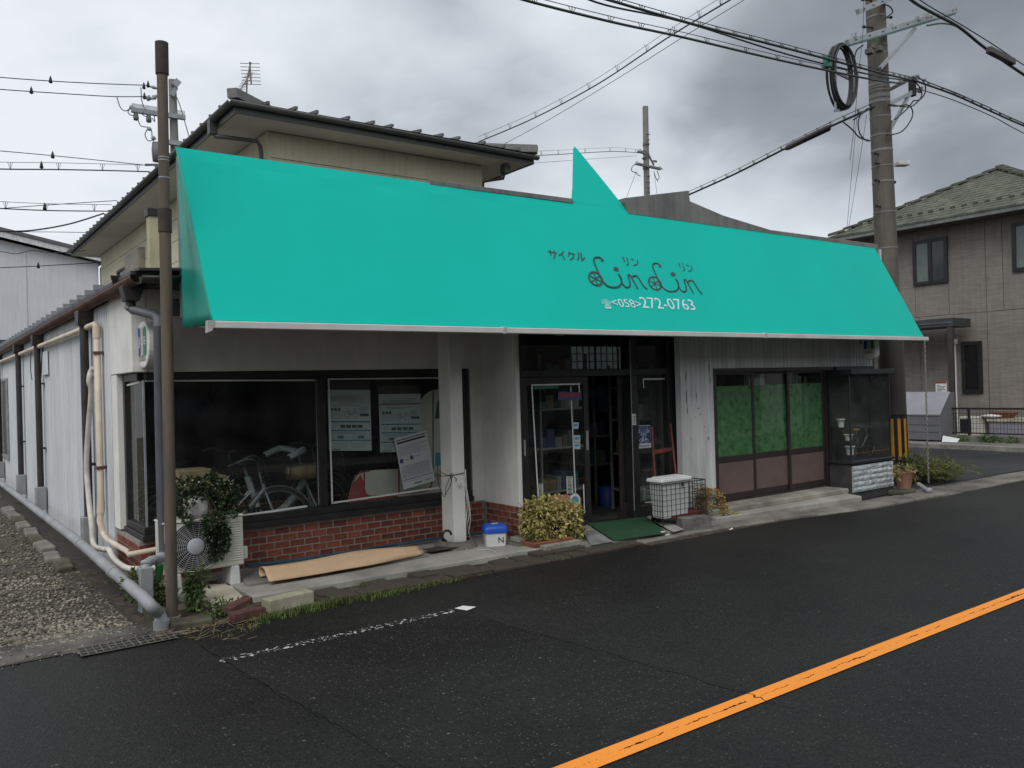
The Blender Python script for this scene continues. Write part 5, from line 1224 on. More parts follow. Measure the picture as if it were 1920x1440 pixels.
for r_ in range(nr):
    z0 = zt0 + r_ * hh; xs_ = [sx0 + .002]
    while xs_[-1] < sx1 - .01: xs_.append(min(sx1 - .002, xs_[-1] + (.28 if r_ % 2 else .40) + rng.uniform(-.06, .06)))
    for a, b in zip(xs_[:-1], xs_[1:]):
        if b - a < .04: continue
        m_ = MB(); N_ = 6
        fr_ = []
        for i in range(N_ + 1):
            for j in range(3):
                bul = .012 + .008 * (1 if j == 1 else 0) + rng.uniform(-.004, .004); fr_.append((a + .002 + (b - a - .004) * i / N_, sy0 - bul, z0 + .003 + (hh - .006) * j / 2))
        m_.add(fr_, [(i * 3 + j, (i + 1) * 3 + j, (i + 1) * 3 + j + 1, i * 3 + j + 1) for i in range(N_) for j in range(2)])
        m_.box(a + .002, b - .002, sy0 - .010, sy0 + .001, z0 + .003, z0 + hh - .003); m_.build('stone_tile', tilem, scs)
# pots in the case
def pot(px_, py_, y, rad, h, label, m=whiteplastic, saucer=False, plant=None):
    p = PY(px_, py_, y); t = thing('flower_pot', label, 'pot', p)
    mb = MB(); mb.lathe(p, [(rad * .68, 0), (rad * .78, h * .4), (rad * .95, h * .86), (rad * 1.06, h * .87), (rad * 1.08, h), (rad * .95, h), (rad * .9, h * .8), (0, h * .78)], 20); mb.build('pot_body', m, t)
    MB().lathe(p, [(0, h * .80), (rad * .92, h * .82)], 16).build('potting_soil', soil, t)
    if plant:
        q = MB(); leafcloud(q, p + Vector((0, 0, h + .03)), plant, 70, .03, .016, shell=.1); q.build('plant_leaves', mat('dry_leaves', (0.13, 0.10, 0.055), 0.7, 0.3, 8, island=.4), t)
    return t
zsh = zb0 + .013
pt1 = pot(1594, 853, 6.62, .065, .13, 'white pot on the floor of the showcase, lowest of three')
pot(1591, 826, 6.66, .062, .09, 'white pot with dry stems, middle of three in the showcase', plant=(.06, .05, .05))
pot(1577, 801, 6.70, .055, .12, 'white pot on the upper step at the left of the showcase', plant=(.05, .05, .04))
stp = MB(); p = PY(1592, 826, 6.66); stp.box(p.x - .08, p.x + .08, 6.60, 6.76, zsh, p.z); q = PY(1577, 801, 6.7); stp.box(sx0 + .03, sx0 + .16, 6.765, 6.83, zsh, q.z - .001)
stp.build('display_step', blk, cat='stand', label='dark stepped stand under the pots inside the showcase')

# ---- bicycles
def bicycle(name, label, loc, rz, sc=1.0, fm=None, saddle=None, group=None, basket=False, wrap=False):
    t = thing(name, label, 'bicycle', loc, group); R_ = .32
    fm = fm or mat('frame_silver', (0.36, 0.38, 0.40), 0.35, 0.1, 5, metal=.3); saddle = saddle or blackp
    t.rotation_euler = (0, 0, rz); t.scale = (sc,) * 3
    def loc_build(mb, nm, m, parent=t):
        o = MB.build(mb, nm, m); 
        base = Vector(o.location); o.data.transform(Matrix.Translation(base)); o.location = (0, 0, 0); o.parent = parent; return o
    for wx in (0, 1.06):
        m_ = MB(); m_.tube([(wx + R_ * math.cos(2 * math.pi * i / 28), 0, R_ + .02 + R_ * math.sin(2 * math.pi * i / 28)) for i in range(29)], .017, 7, cap=False); wh = loc_build(m_, 'tyre', blackp)
        m_ = MB(); m_.tube([(wx + (R_ - .022) * math.cos(2 * math.pi * i / 28), 0, R_ + .02 + (R_ - .022) * math.sin(2 * math.pi * i / 28)) for i in range(29)], .009, 6, cap=False)
        rimm = mat('rim_dull', (0.15, 0.155, 0.16), .45, .1, metal=.4)
        for i in range(16): a = 2 * math.pi * i / 16; m_.tube([(wx, .02 * (-1) ** i, R_ + .02), (wx + (R_ - .025) * math.cos(a), 0, R_ + .02 + (R_ - .025) * math.sin(a))], .0022, 3)
        m_.tube([(wx, -.05, R_ + .02), (wx, .05, R_ + .02)], .016, 8)
        loc_build(m_, 'rim', rimm)
        m_ = MB(); m_.tube([(wx + (R_ + .03) * math.cos(a), 0, R_ + .02 + (R_ + .03) * math.sin(a)) for a in [.3 + 2.5 * i / 12 for i in range(13)]], .012, 5); loc_build(m_, 'mudguard', rimm)
    z = R_ + .02
    bbk = (.43, 0, z - .03); st = (.30, 0, z + .42); hd0 = (.92, 0, z + .32); hd1 = (.88, 0, z + .50)
    m_ = MB()
    m_.tube(catmull([hd0, (.72, 0, z + .10), (.55, 0, z - .0), bbk], 5), .022, 8); m_.tube([bbk, st], .018, 8); m_.tube([hd0, hd1], .02, 8)
    for s in (-.045, .045): m_.tube([bbk, (0, s, z)], .010, 6); m_.tube([(.33, s * .6, z + .28), (0, s, z)], .009, 6); m_.tube([hd0, (1.0, s, z + .1), (1.06, s, z)], .012, 6)
    loc_build(m_, 'frame', fm)
    m_ = MB(); m_.tube([hd1, (.86, 0, z + .62)], .014, 7); m_.tube(catmull([(.62, .27, z + .60), (.78, .24, z + .66), (.87, .1, z + .63), (.87, -.1, z + .63), (.78, -.24, z + .66), (.62, -.27, z + .60)], 5), .012, 7); loc_build(m_, 'handlebar', rimm)
    m_ = MB()
    for s in (-1, 1): m_.tube([(.70, .258 * s, z + .63), (.60, .272 * s, z + .595)], .018, 8)
    loc_build(m_, 'grip', blackp)
    m_ = MB(); m_.tube([st, (.27, 0, z + .52)], .013, 7); loc_build(m_, 'seat_post', steelgrey)
    m_ = MB(); m_.lathe((.25, 0, z + .52), [(0, 0), (.10, .005), (.12, .03), (.10, .06), (0, .07)], 14, sx=1.15, sy=.85); m_.lathe((.37, 0, z + .53), [(0, 0), (.045, .01), (.05, .03), (.04, .045), (0, .05)], 12, sx=1.8); loc_build(m_, 'saddle', saddle)
    m_ = MB(); m_.lathe((.43, .04, z - .03), [(0, -.004), (.085, -.004), (.085, .004), (0, .004)], 18, axis='y'); m_.bar((.43, .07, z - .03), (.50, .07, z - .17), .014, .02); m_.bar((.43, -.07, z - .03), (.36, -.07, z + .11), .014, .02); m_.box(.46, .54, .07, .15, z - .185, z - .165); m_.box(.32, .40, -.15, -.07, z + .10, z + .12); loc_build(m_, 'crank', blackp)
    if basket:
        m_ = MB()
        for zz in (0, .08, .16, .24):
            k = .13 + .04 * zz / .24
            for a, b in (((-k, -k), (k, -k)), ((k, -k), (k, k)), ((k, k), (-k, k)), ((-k, k), (-k, -k))): m_.tube([(1.05 + a[0], a[1] * 1.15, z + .40 + zz), (1.05 + b[0], b[1] * 1.15, z + .40 + zz)], .004, 4)
        for i in range(7):
            for s in (-1, 1): u = -1 + 2 * i / 6; m_.tube([(1.05 + .13 * u, s * .15, z + .40), (1.05 + .17 * u, s * .195, z + .64)], .003, 4); m_.tube([(1.05 + s * .13, .15 * u, z + .40), (1.05 + s * .17, .195 * u, z + .64)], .003, 4)
        loc_build(m_, 'basket', blackp)
    if wrap:
        wm = mat('bubble_wrap', (0.50, 0.53, 0.54), 0.35, 0.15, 12, 0.5, 50)
        m_ = MB(); m_.tube(catmull([hd0, (.72, 0, z + .10), (.55, 0, z)], 5), .037, 9); m_.tube([(.42, 0, z + .05), st], .032, 9); loc_build(m_, 'wrapping', wm)
        for s in (-1, 1): m_ = MB(); m_.tube(catmull([(.62, .27 * s, z + .60), (.78, .24 * s, z + .66), (.87, .08 * s, z + .63)], 5), .034, 9); loc_build(m_, 'wrapping', wm)
    return t
fl = .11
fs = mat('frame_white', (0.62, 0.64, 0.65), 0.35, 0.05)
bicycle('bicycle', 'new bicycle with wrapped white frame behind the left shop window', (2.42, 8.15, fl), .10, 1.0, fs, wrap=True)
bicycle('bicycle', 'dark bicycle with a basket standing deeper in the left shop window', (1.95, 8.75, fl), .25, 1.0, mat('frame_black', (0.03, 0.03, 0.035), .3), basket=True)
bicycle('bicycle', 'silver bicycle behind the ivy near the window corner', (2.08, 8.5, fl), -.45, .95, basket=True)
bicycle('small_bicycle', 'small folding bicycle with an ochre saddle inside the showcase', (10.90, 6.68, zsh), .05, .46, mat('frame_dark_grey', (0.10, 0.105, 0.11), .4), mat('ochre_saddle', (0.32, 0.17, 0.05), 0.6, .15))
bicycle('bicycle', 'grey bicycle in the second row behind the left shop window', (2.9, 9.0, fl), .05, 1.0, mat('frame_grey', (0.12, 0.125, 0.13), .4), basket=True)
bicycle('bicycle', 'dull red bicycle at the back behind the second shop window', (3.9, 9.2, fl), -.15, 1.0, mat('frame_red', (0.13, 0.02, 0.02), .4))
m_ = MB(); a, b = PY(334, 752, 9.6), PY(386, 778, 9.6); m_.box(a.x, b.x, 9.6, 9.62, b.z, a.z); m_.build('blue_board', mat('deep_blue', (0.012, 0.016, 0.13), .5), cat='board', label='dark blue board on the back wall seen through the left shop window')
cardb = mat('cardboard', (0.36, 0.25, 0.14), 0.85, 0.12, 4)
def carton(label, px0, px1, y, d, name='cardboard_box', m=cardb):
    a, b = PY(*px0, y), PY(*px1, y); t = MB().box(a.x, b.x, y, y + d, b.z, a.z); return t.build(name, m, cat='box', label=label, bevel=.006)
carton('tan cardboard box behind the window above the ivy', (334, 884), (398, 915), 7.9, .3)
carton('brown cardboard box right of the ivy inside the window', (408, 893), (428, 930), 7.95, .25)
m_ = MB(); c = PY(568, 880, 8.0)
m_.lathe(c + Vector((0, 0, -.10)), [(.02, 0), (.15, .01), (.165, .09), (.15, .14), (.12, .15), (.10, .11), (0, .10)], 18, sx=1.1, sy=.8); m_.build('paper_wrapped_basket', mat('kraft_wrap', (0.30, 0.20, 0.12), 0.5, 0.25, 9, 0.7, 25), cat='basket', label='basket wrapped in brown paper on the wrapped bicycle')
m_ = MB(); leafcloud(m_, (sx0 + .35, 6.74, zsh + .30), (.12, .06, .10), 120, .05, .02, shell=.1); leafcloud(m_, (sx0 + .55, 6.76, zsh + .22), (.10, .05, .10), 80, .05, .02, shell=.1); m_.build('dried_plant', mat('dry_leaves', (0.13, 0.10, 0.055)), cat='plant', label='withered brown plant behind the pots inside the showcase')
# rows of low benches and shelf racks inside
def shelf(name, label, x0, x1, y0, y1, z0, zs_, goods, horiz=True):
    t = thing(name, label, 'shelf', ((x0 + x1) / 2, (y0 + y1) / 2, z0)); sm = mat('shelf_grey', (0.22, 0.22, 0.21), 0.6)
    for x_ in (x0, x1):
        for y_ in (y0, y1): MB().box(x_ - .012, x_ + .012, y_ - .012, y_ + .012, z0, zs_[-1] + .3).build('post', sm, t)
    for z in zs_: MB().box(x0 - .013, x1 + .013, y0 - .013, y1 + .013, z, z + .025).build('board', sm, t)
    return t
_seen = {}
ORD = ['first', 'second', 'third', 'fourth', 'fifth', 'sixth', 'seventh', 'eighth']
def goods(x0, x1, y0, y1, z, n, rr_, where, cat='goods', grp='goods on the shop shelves', hmax=.22):
    cols = [(0.17, 0.18, 0.18), (0.03, 0.10, 0.11), (0.16, 0.12, 0.08), (0.02, 0.02, 0.022), (0.25, 0.25, 0.24), (0.11, 0.03, 0.025), (0.035, 0.055, 0.13), (0.14, 0.12, 0.05)]; cn_ = ['grey', 'teal', 'tan', 'black', 'white', 'red', 'blue', 'ochre']
    x = x0
    for i in range(n):
        w_ = rr_.uniform(.6, 1.1) * (x1 - x0) / n; h_ = rr_.uniform(.4, 1) * hmax; c = rr_.choice(cols)
        if x + w_ > x1: break
        MB().box(x, x + w_ * .92, y0 + .01, y0 + .01 + rr_.uniform(.6, 1) * (y1 - y0 - .02), z, z + h_).build('goods_box', mat('goods_%02d%02d' % (int(c[0] * 99), int(c[2] * 99)), c, 0.6, 0.12), cat='box', group=grp, label='%s goods box, %s from the left on the %s' % (cn_[cols.index(c)], ORD[i], where), bevel=.003)
        x += w_
rg = random.Random(9)
xs0 = xat(1003, YD + .5) + .05; xs1 = xat(1085, YD + .5) + .1
sh1 = shelf('shelf_rack', 'grey rack of parts standing behind the left door pane', xs0, xs1, 7.45, 7.72, .11, [.45, .95, 1.40, 1.75], None)
for k, z in enumerate((.475, .975, 1.425, 1.775)): goods(xs0, xs1, 7.43, 7.70, z, 6, rg, ORD[k] + ' shelf up behind the left door')
xs0, xs1 = xmul1 + .25, x_r + .30
sh2 = shelf('shelf_rack', 'grey rack of boxes standing behind the right fixed pane', 7.18, 7.66, 7.45, 7.7, .11, [.35, .80, 1.22, 1.62], None)
for k, z in enumerate((.375, .825, 1.245, 1.645)): goods(7.2, 7.64, 7.43, 7.68, z, 5, rg, ORD[k] + ' shelf up behind the right pane')
sh3 = shelf('shelf_rack', 'dim work bench seen through the open shop door', 7.35, 7.64, 8.2, 9.6, .11, [.6, .98, 1.5], None)
for k, z in enumerate((.625, 1.005, 1.525)):
    goods(7.33, 7.63, 8.25, 8.5, z, 4, rg, ORD[k] + ' bench shelf, front row'); goods(7.33, 7.63, 8.7, 9.0, z, 4, rg, ORD[k] + ' bench shelf, back row')
p = PY(1139, 955, 7.9); m_ = MB(); m_.lathe((p.x, 7.9, .11), [(.09, 0), (.12, .26), (.11, .26), (.08, .01), (0, .01)], 16); m_.build('blue_bucket', mat('dull_blue', (0.01, 0.035, 0.20), .6), cat='bucket', label='blue bucket on the floor just inside the open door')
m_ = MB(); p = PY(1200, 935, 7.3); m_.box(p.x, p.x + .22, 7.22, 7.42, .11, .40); m_.build('white_container', mat('container_white', (0.45, 0.47, 0.47), .5), cat='box', label='white container on the floor behind the right fixed pane', bevel=.02)
m_ = MB(); p = PY(1150, 775, 8.3); m_.tube([p + Vector((.09 * math.cos(i * .45), .0, .09 * math.sin(i * .45))) for i in range(15)], .02, 7); m_.build('rubber_ring', mat('pinkish', (0.30, 0.12, 0.12), .6), cat='ring', label='reddish ring hanging in the open doorway')
m_ = MB(); a = PY(1117, 725, 8.0); m_.prism([a, PY(1134, 722, 8.0), PY(1146, 770, 8.0), PY(1126, 774, 8.0)], (0, .01, 0)); m_.build('hanging_bag', mat('blueish_pack', (0.07, 0.11, 0.16), .5, .3, 14), cat='bag', label='dark blue packet hanging inside the doorway')

# ================================================================== POSTERS AND STICKERS
def panel(name, label, pts, y, col, cat='poster', th=.002, parent=None, mname=None):
    P_ = [PY(a, b, y) for a, b in pts]; m = mat(mname or name + '_paper', col, 0.6, 0.04, 3)
    mb = MB().prism(P_, (0, th, 0))
    return mb.build(name, m, parent, cat=cat if parent is None else None, label=label if parent is None else None)
def inks(host, items, y):
    """flat print on a sheet: (colour key, polygon of pixels)"""
    by = {}
    for key, pts in items: by.setdefault(key, MB()).quad(*[PY(a, b, y) for a, b in pts])
    cols = {'blue': (0.03, 0.16, 0.32), 'grey': (0.16, 0.18, 0.19), 'black': (0.02, 0.02, 0.025), 'red': (0.35, 0.03, 0.04), 'navy': (0.02, 0.05, 0.16), 'white': (0.75, 0.75, 0.73), 'cyan': (0.05, 0.35, 0.45), 'teal': (0.01, 0.22, 0.18), 'photo': (0.07, 0.10, 0.12)}
    for k, mb in by.items(): mb.build('print', mat('ink_' + k, cols[k], 0.6, 0.04), host)
def stripe(x0, y0, x1, y1, h): return [(x0, y0 + h), (x1, y1 + h), (x1, y1), (x0, y0)]
def bikeprint(items, cx_, cy_, r_, key='grey', w=.9):
    for dx in (-r_ * 1.35, r_ * 1.35):
        for i in range(14):
            a, b = 2 * math.pi * i / 14, 2 * math.pi * (i + 1) / 14
            items.append((key, [(cx_ + dx + (r_ - w) * math.cos(a), cy_ + (r_ - w) * math.sin(a)), (cx_ + dx + r_ * math.cos(a), cy_ + r_ * math.sin(a)), (cx_ + dx + r_ * math.cos(b), cy_ + r_ * math.sin(b)), (cx_ + dx + (r_ - w) * math.cos(b), cy_ + (r_ - w) * math.sin(b))]))
    def ln(x0, y0, x1, y1):
        d = math.hypot(x1 - x0, y1 - y0); nx, ny = -(y1 - y0) / d * w / 2, (x1 - x0) / d * w / 2; items.append((key, [(x0 - nx, y0 - ny), (x1 - nx, y1 - ny), (x1 + nx, y1 + ny), (x0 + nx, y0 + ny)]))
    L_, R_ = cx_ - r_ * 1.35, cx_ + r_ * 1.35
    ln(L_, cy_, cx_ - r_ * .2, cy_); ln(cx_ - r_ * .2, cy_, cx_ - r_ * .6, cy_ - r_ * 1.2); ln(L_, cy_, cx_ - r_ * .5, cy_ - r_); ln(cx_ - r_ * .2, cy_, R_ - r_ * .35, cy_ - r_ * .95); ln(R_, cy_, R_ - r_ * .45, cy_ - r_ * 1.5); ln(R_ - r_ * .45, cy_ - r_ * 1.5, R_ - r_ * .9, cy_ - r_ * 1.6); ln(cx_ - r_, cy_ - r_ * 1.25, cx_ - r_ * .3, cy_ - r_ * 1.25)
yp = YL + .050
def catalog(label, x0, x1, y0, y1, dy0, accent, sk):
    po = panel('poster', label, [(x0, y0), (x1, y0 - dy0), (x1 + sk, y1 - dy0 * 1.6), (x0 + sk, y1)], yp, (0.52, 0.55, 0.54))
    it = []; wd = x1 - x0; X_ = lambda u, v_: (x0 + u * wd + sk * v_, y0 + (y1 - y0) * v_ - dy0 * u * (1 + .6 * v_))
    def row(u0, u1, v0, v1, key): it.append((key, [X_(u0, v1), X_(u1, v1), X_(u1, v0), X_(u0, v0)]))
    row(.02, .98, .165, .185, 'red') if accent == 'red' else None
    for v_ in (.08, .11, .20, .23, .25): row(.12 + rng.random() * .15, .6 + rng.random() * .3, v_, v_ + .006, 'grey')
    row(.04, .98, .515, .535, 'blue'); row(.04, .98, .66, .678, 'blue'); row(.02, .98, .825, .84, 'navy' if accent == 'red' else 'blue')
    for i in range(4): row(.28 + .135 * i, .395 + .135 * i, .575, .625, 'photo')
    for i in range(3): row(.07 + .08 * i, .13 + .08 * i, .30, .345, 'photo')
    row(.75, .95, .39, .435, 'photo')
    for u0, v0 in ((.08, .75), (.56, .75)):
        row(u0 + .13, u0 + .27, v0, v0 + .05, 'grey')
        for k in range(5): row(u0 - .02, u0 + .36, v0 + .006 + .018 * k, v0 + .009 + .018 * k, 'grey')
    for k in range(6): row(.08, .42 + .05 * (k % 2), .87 + .018 * k, .874 + .018 * k, 'grey'); row(.50, .85, .87 + .018 * k, .874 + .018 * k, 'grey')
    row(.05, .28, .975, .985, 'black')
    for k in range(9): row(.08, .5 + rng.random() * .4, .115 + .0085 * k, .118 + .0085 * k, 'grey')
    for k in range(7): row(.06, .30 + rng.random() * .08, .36 + .018 * k, .364 + .018 * k, 'grey'); row(.74, .93, .29 + .013 * k, .294 + .013 * k, 'grey')
    for k in range(5): row(.08, .9 - rng.random() * .3, .69 + .009 * k, .693 + .009 * k, 'blue'); row(.10, .24, .555 + .014 * k, .558 + .014 * k, 'grey')
    for k in range(4): row(.28 + .17 * k, .40 + .17 * k, .635, .642, 'cyan')
    bx_, by_ = X_(.55, .405); bikeprint(it, bx_, by_, 6)
    inks(po, it, yp - .0015)
    return po
catalog('pale bicycle price poster with blue bars at the left of the second shop window', 614, 694, 731, 845, 0, 'blue', 3)
catalog('pale bicycle poster with a red bar right of the other shop window poster', 710, 789, 739, 848, 1, 'red', 3)
yp = YL + .044
tp_ = panel('poster', 'tilted white notice with a table hanging askew in the shop window', [(739, 823), (799, 806), (816, 901), (757, 918)], YL + .026, (0.55, 0.60, 0.60))
it = []; TX = lambda u, v_: (739 + 60 * u + 17.5 * v_, 823 - 17 * u + 95 * v_)
def row(u0, u1, v0, v1, key): it.append((key, [TX(u0, v1), TX(u1, v1), TX(u1, v0), TX(u0, v0)]))
row(.05, .95, .045, .065, 'navy'); row(.05, .93, .09, .125, 'black')
for k in range(7): row(.06, .95 - .2 * (k % 3 == 2), .19 + .028 * k, .197 + .028 * k, 'grey')
row(.05, .15, .42, .50, 'navy'); row(.38, .46, .40, .48, 'navy'); row(.18, .34, .45, .46, 'blue'); row(.5, .7, .43, .44, 'blue')
for k in range(15): row(.06 + .058 * k, .068 + .058 * k, .56, .80, 'grey')
for k in range(10): row(.06, .92, .57 + .024 * k, .574 + .024 * k, 'grey')
row(.04, .96, .825, .84, 'blue'); row(.05, .6, .87, .876, 'red'); row(.35, .6, .93, .95, 'black'); row(.68, .9, .925, .94, 'grey')
inks(tp_, it, YL + .0245)
# dark printed sheets above the posters
panel('poster', 'dark brown printed strip above the left window poster', [(613, 716), (694, 713), (695, 730), (614, 733)], YL + .058, (0.05, 0.045, 0.04), mname='dark_print')
panel('poster', 'dark printed strip above the poster with the red bar', [(709, 724), (787, 722), (787, 737), (709, 739)], YL + .058, (0.05, 0.045, 0.03), mname='dark_print')
# white shop board with red outlines, standing inside the window
yb_ = YL + .22
brd = panel('display_board', 'cream cut out board with red outlines standing inside the second window', [(651, 946), (661, 905), (667, 892), (675, 885), (690, 882), (860, 874), (860, 936)], yb_, (0.72, 0.66, 0.56), 'board', .012)
fadem = mat('faded_red', (0.42, 0.045, 0.055), 0.6, .25, 4)
m_ = MB(); s3 = lambda pts, w=.022, y=yb_ - .003: stroke(m_, [PY(a, b, y) for a, b in pts], w, (0, -1, 0))
s3(catmull([(652, 945) + (0,), (662, 906, 0), (668, 893, 0), (676, 887, 0), (692, 884, 0)], 4) and [(652, 945), (657, 925), (662, 906), (666, 896), (671, 889), (680, 885), (693, 883)], .014)
s3([(683, 888), (683, 915), (685, 925), (691, 930), (700, 931), (748, 926)], .018); s3([(748, 882), (748, 926), (790, 922), (803, 919), (809, 910), (811, 895)], .018)
m_.build('red_outline', fadem, brd)
m_ = MB(); m_.quad(*[PY(a, b, yb_ - .002) for a, b in ((652, 946), (738, 941), (748, 929), (700, 932), (687, 926), (683, 908), (677, 889), (663, 905))]); m_.build('red_patch', mat('faded_pink', (0.50, 0.12, 0.11), 0.6, .2, 3, var2=(0.42, 0.04, 0.05)), brd)
rnd = panel('display_board', 'pale rounded poster panel partly hidden behind the white column', [(789, 890), (789, 752), (795, 742), (805, 734), (822, 729), (868, 727), (868, 885)], YL + .16, (0.30, 0.34, 0.34), 'board', .01)
it = [('photo', [(815, 785), (860, 785), (860, 735), (832, 740), (820, 752)]), ('cyan', [(816, 873), (868, 872), (868, 848), (816, 849)]), ('black', [(811, 890), (813, 890), (813, 733), (811, 734)])]
inks(rnd, it, YL + .157)
# stickers on the doors
yg = YD + .033
def sticker(label, pts, col, items=(), y=yg, name='sticker'):
    o = panel(name, label, pts, y, col, 'sticker', .001, mname='st_%d%d%d' % tuple(int(99 * q) for q in col)); inks(o, items, y - .0012) if items else None; return o
sticker('red and blue sticker strip at the top of the left door', [(1046, 750), (1090, 750), (1090, 735), (1047, 734)], (0.04, 0.09, 0.22), [('red', [(1048, 744), (1088, 744), (1088, 737), (1048, 737)])], YD + .012)
sticker('green printed strip under the top tape of the left door', [(1000, 730), (1047, 728), (1047, 723), (1000, 724)], (0.02, 0.16, 0.11), [], YD + .034)
for k, (a, b, c, d, l_) in enumerate(((1074, 804, 1085, 792, 'small white and cyan sticker, upper one on the left door edge'), (1076, 829, 1088, 816, 'white and cyan sticker, middle one on the left door edge'), (1076, 842, 1088, 830, 'white and cyan sticker, lowest one on the left door edge'))):
    sticker(l_, [(a, b), (c, b), (c, d), (a, d)], (0.50, 0.56, 0.56), [('cyan', [(a + 2, b - 4), (c - 2, b - 5), (c - 2, d + 3), (a + 2, d + 3)])], YD + .012)
for a, b, c, d, l_ in ((1008, 935, 1019, 907, 'narrow white sticker with black characters low on the left door'), (1063, 928, 1075, 893, 'narrow pale sticker with black characters beside the right tape')):
    o = sticker(l_, [(a, b), (c, b), (c - 1, d), (a - 1, d)], (0.50, 0.55, 0.50), [], YD + .030)
    m_ = MB()
    for i, ch in enumerate('防犯登録所'):
        p = PY((a + c) / 2 - .5, d + (b - d) * (i + .82) / 5, YD + .0285); hgt = abs(PY(a, b, YD).z - PY(a, d, YD).z) / 5
        text(m_, ch, p, (1, 0, 0), (0, 0, 1), hgt * .95, 'C', (PY(c, b, YD).x - PY(a, b, YD).x) * .66)
    m_.build('print', blackp, o)
o = sticker('round edged orange sticker with a blue disc behind the shrub', [(1030, 958), (1088, 958), (1090, 935), (1084, 927), (1074, 925), (1034, 931)], (0.50, 0.22, 0.13), [], YD + .030)
m_ = MB(); c = PY(1078, 938, YD + .0285); e_ = (PY(1088, 938, YD) - PY(1078, 938, YD)).x; disc(m_, c, (e_, 0, 0), (0, 0, e_)); m_.build('print', mat('ink_white', (0.75, 0.75, 0.73)), o)
m_ = MB(); disc(m_, c + Vector((0, -.001, 0)), (e_ * .7, 0, 0), (0, 0, e_ * .6)); m_.build('print', mat('ink_cyan', (0.05, 0.35, 0.45)), o)
# white strip and blue dealer plate on the mullion and the fixed pane
o = panel('notice_strip', 'narrow white notice strip on the dark door mullion', [(1186, 797), (1193, 797), (1192, 776), (1185, 776)], YD - .022, (0.62, 0.64, 0.63), 'sign')
inks(o, [('grey', stripe(1187.5, 780 + 2.6 * i, 1191.5, 780 + 2.6 * i, 1.4)) for i in range(6)], YD - .0245)
yq = YD + .040
pl_ = panel('dealer_plate', 'blue and white bicycle dealer plate on the right pane', [(1195, 841), (1221, 839), (1219, 797), (1193, 798)], yq, (0.66, 0.68, 0.69), 'sign', .003)
inks(pl_, [('navy', [(1195, 832), (1220.5, 830.5), (1218.7, 798), (1193.5, 799)])], yq - .0015)
m_ = MB(); pu = (PY(1220, 820, yq) - PY(1194, 821, yq)).normalized(); sc_ = (PY(1220, 820, yq) - PY(1194, 821, yq)).length / 26
def ptx(body, px_, py_, hp, wp): text(m_, body, PY(px_, py_, yq - .003), pu, (0, 0, 1), hp * sc_ / .8, 'C', wp * sc_)
ptx('パナソニック', 1206.5, 805.5, 4, 17); ptx('電動アシスト自転車', 1206.7, 811.3, 4, 22); ptx('取扱店', 1207, 817, 4, 11)
m_.build('print', mat('ink_white', (0.75, 0.75, 0.73)), pl_, kind='stuff')
m_ = MB(); text(m_, 'Panasonic', PY(1208.2, 838.3, yq - .003), pu, (0, 0, 1), 5 * sc_ / .8, 'C', 21 * sc_); m_.build('print', mat('ink_navy', (0.02, 0.05, 0.16)), pl_)
it = []; bikeprint(it, 1207.5, 826, 3.6, 'white', .8); it += [('white', [(1205, 821), (1207, 821), (1207, 818.5), (1205, 818.5)])]
inks(pl_, it, yq - .0035)
# ================================================================== YELLOW HOUSE BEHIND
ze = 6.0
d_ = ray(440, 203); q = d_ * ((ze - H) / d_.z); ex0, ey0 = q.x, q.y
ex1 = PY(1001, 292, ey0).x; ey1 = PX(133, 472, ex0).y
yh = thing('house', 'cream two storey house with dark green metal roof and eaves behind the shop', 'house', ((ex0 + ex1) / 2, (ey0 + ey1) / 2, 0))
cream = mat('cream_siding', (0.62, 0.58, 0.42), 0.7, 0.06, 1.5, streak=.15)
soff = mat('soffit', (0.62, 0.60, 0.53), 0.8, 0.06, 1.5)
gdark = mat('dark_green_grey', (0.062, 0.068, 0.062), 0.5, 0.15, 3)
wx0, wy0 = PY(487, 255, ey0 + .62).x, ey0 + .62
wx0 = ex0 + .72; wx1 = ex1 - .80; wy1 = ey1 - .5
zs0 = ze - .02
# walls of horizontal boards
bh_ = .46; z = .0; k = 0
while z < ze - .06:
    h_ = min(bh_, ze - .06 - z) - .012
    m_ = MB(); m_.box(wx0, wx1, wy0, wy0 + .03, z, z + h_).box(wx0, wx0 + .03, wy0 + .031, wy1, z, z + h_); m_.build('wall_board', cream, yh)
    z += bh_
MB().box(wx0 + .035, wx1 - .01, wy0 + .035, wy1, 0, ze - .05).build('wall', mat('joint_backing', (0.30, 0.28, 0.20), 0.8), yh)  # darker backing that shows in the joints between the boards
MB().box(wx0 - .006, wx0 + .05, wy0 - .006, wy0 + .05, 0, ze - .07).build('corner_trim', cream, yh)
MB().box(wx1 - .05, wx1 + .006, wy0 - .006, wy0 + .05, 0, ze - .07).build('corner_trim', cream, yh)
MB().box(ex0 + .03, ex1 - .03, ey0 + .03, ey1 - .03, ze - .055, ze - .02).build('soffit', soff, yh)
m_ = MB(); m_.box(ex0, ex1, ey0, ey0 + .025, ze - .07, ze + .12).box(ex0, ex0 + .025, ey0 + .026, ey1, ze - .07, ze + .12).box(ex1 - .025, ex1, ey0 + .026, ey1, ze - .07, ze + .12); m_.build('fascia', gdark, yh)
m_ = MB(); halfpipe(m_, (ex0 - .10, ey0 - .06, ze + .09), (ex1 + .05, ey0 - .06, ze + .06), .065); halfpipe(m_, (ex0 - .06, ey0 - .08, ze + .09), (ex0 - .06, ey1 + .1, ze + .07), .065)
m_.build('gutter', mat('gutter_green', (0.075, 0.08, 0.072), 0.5, .15, 3), yh)
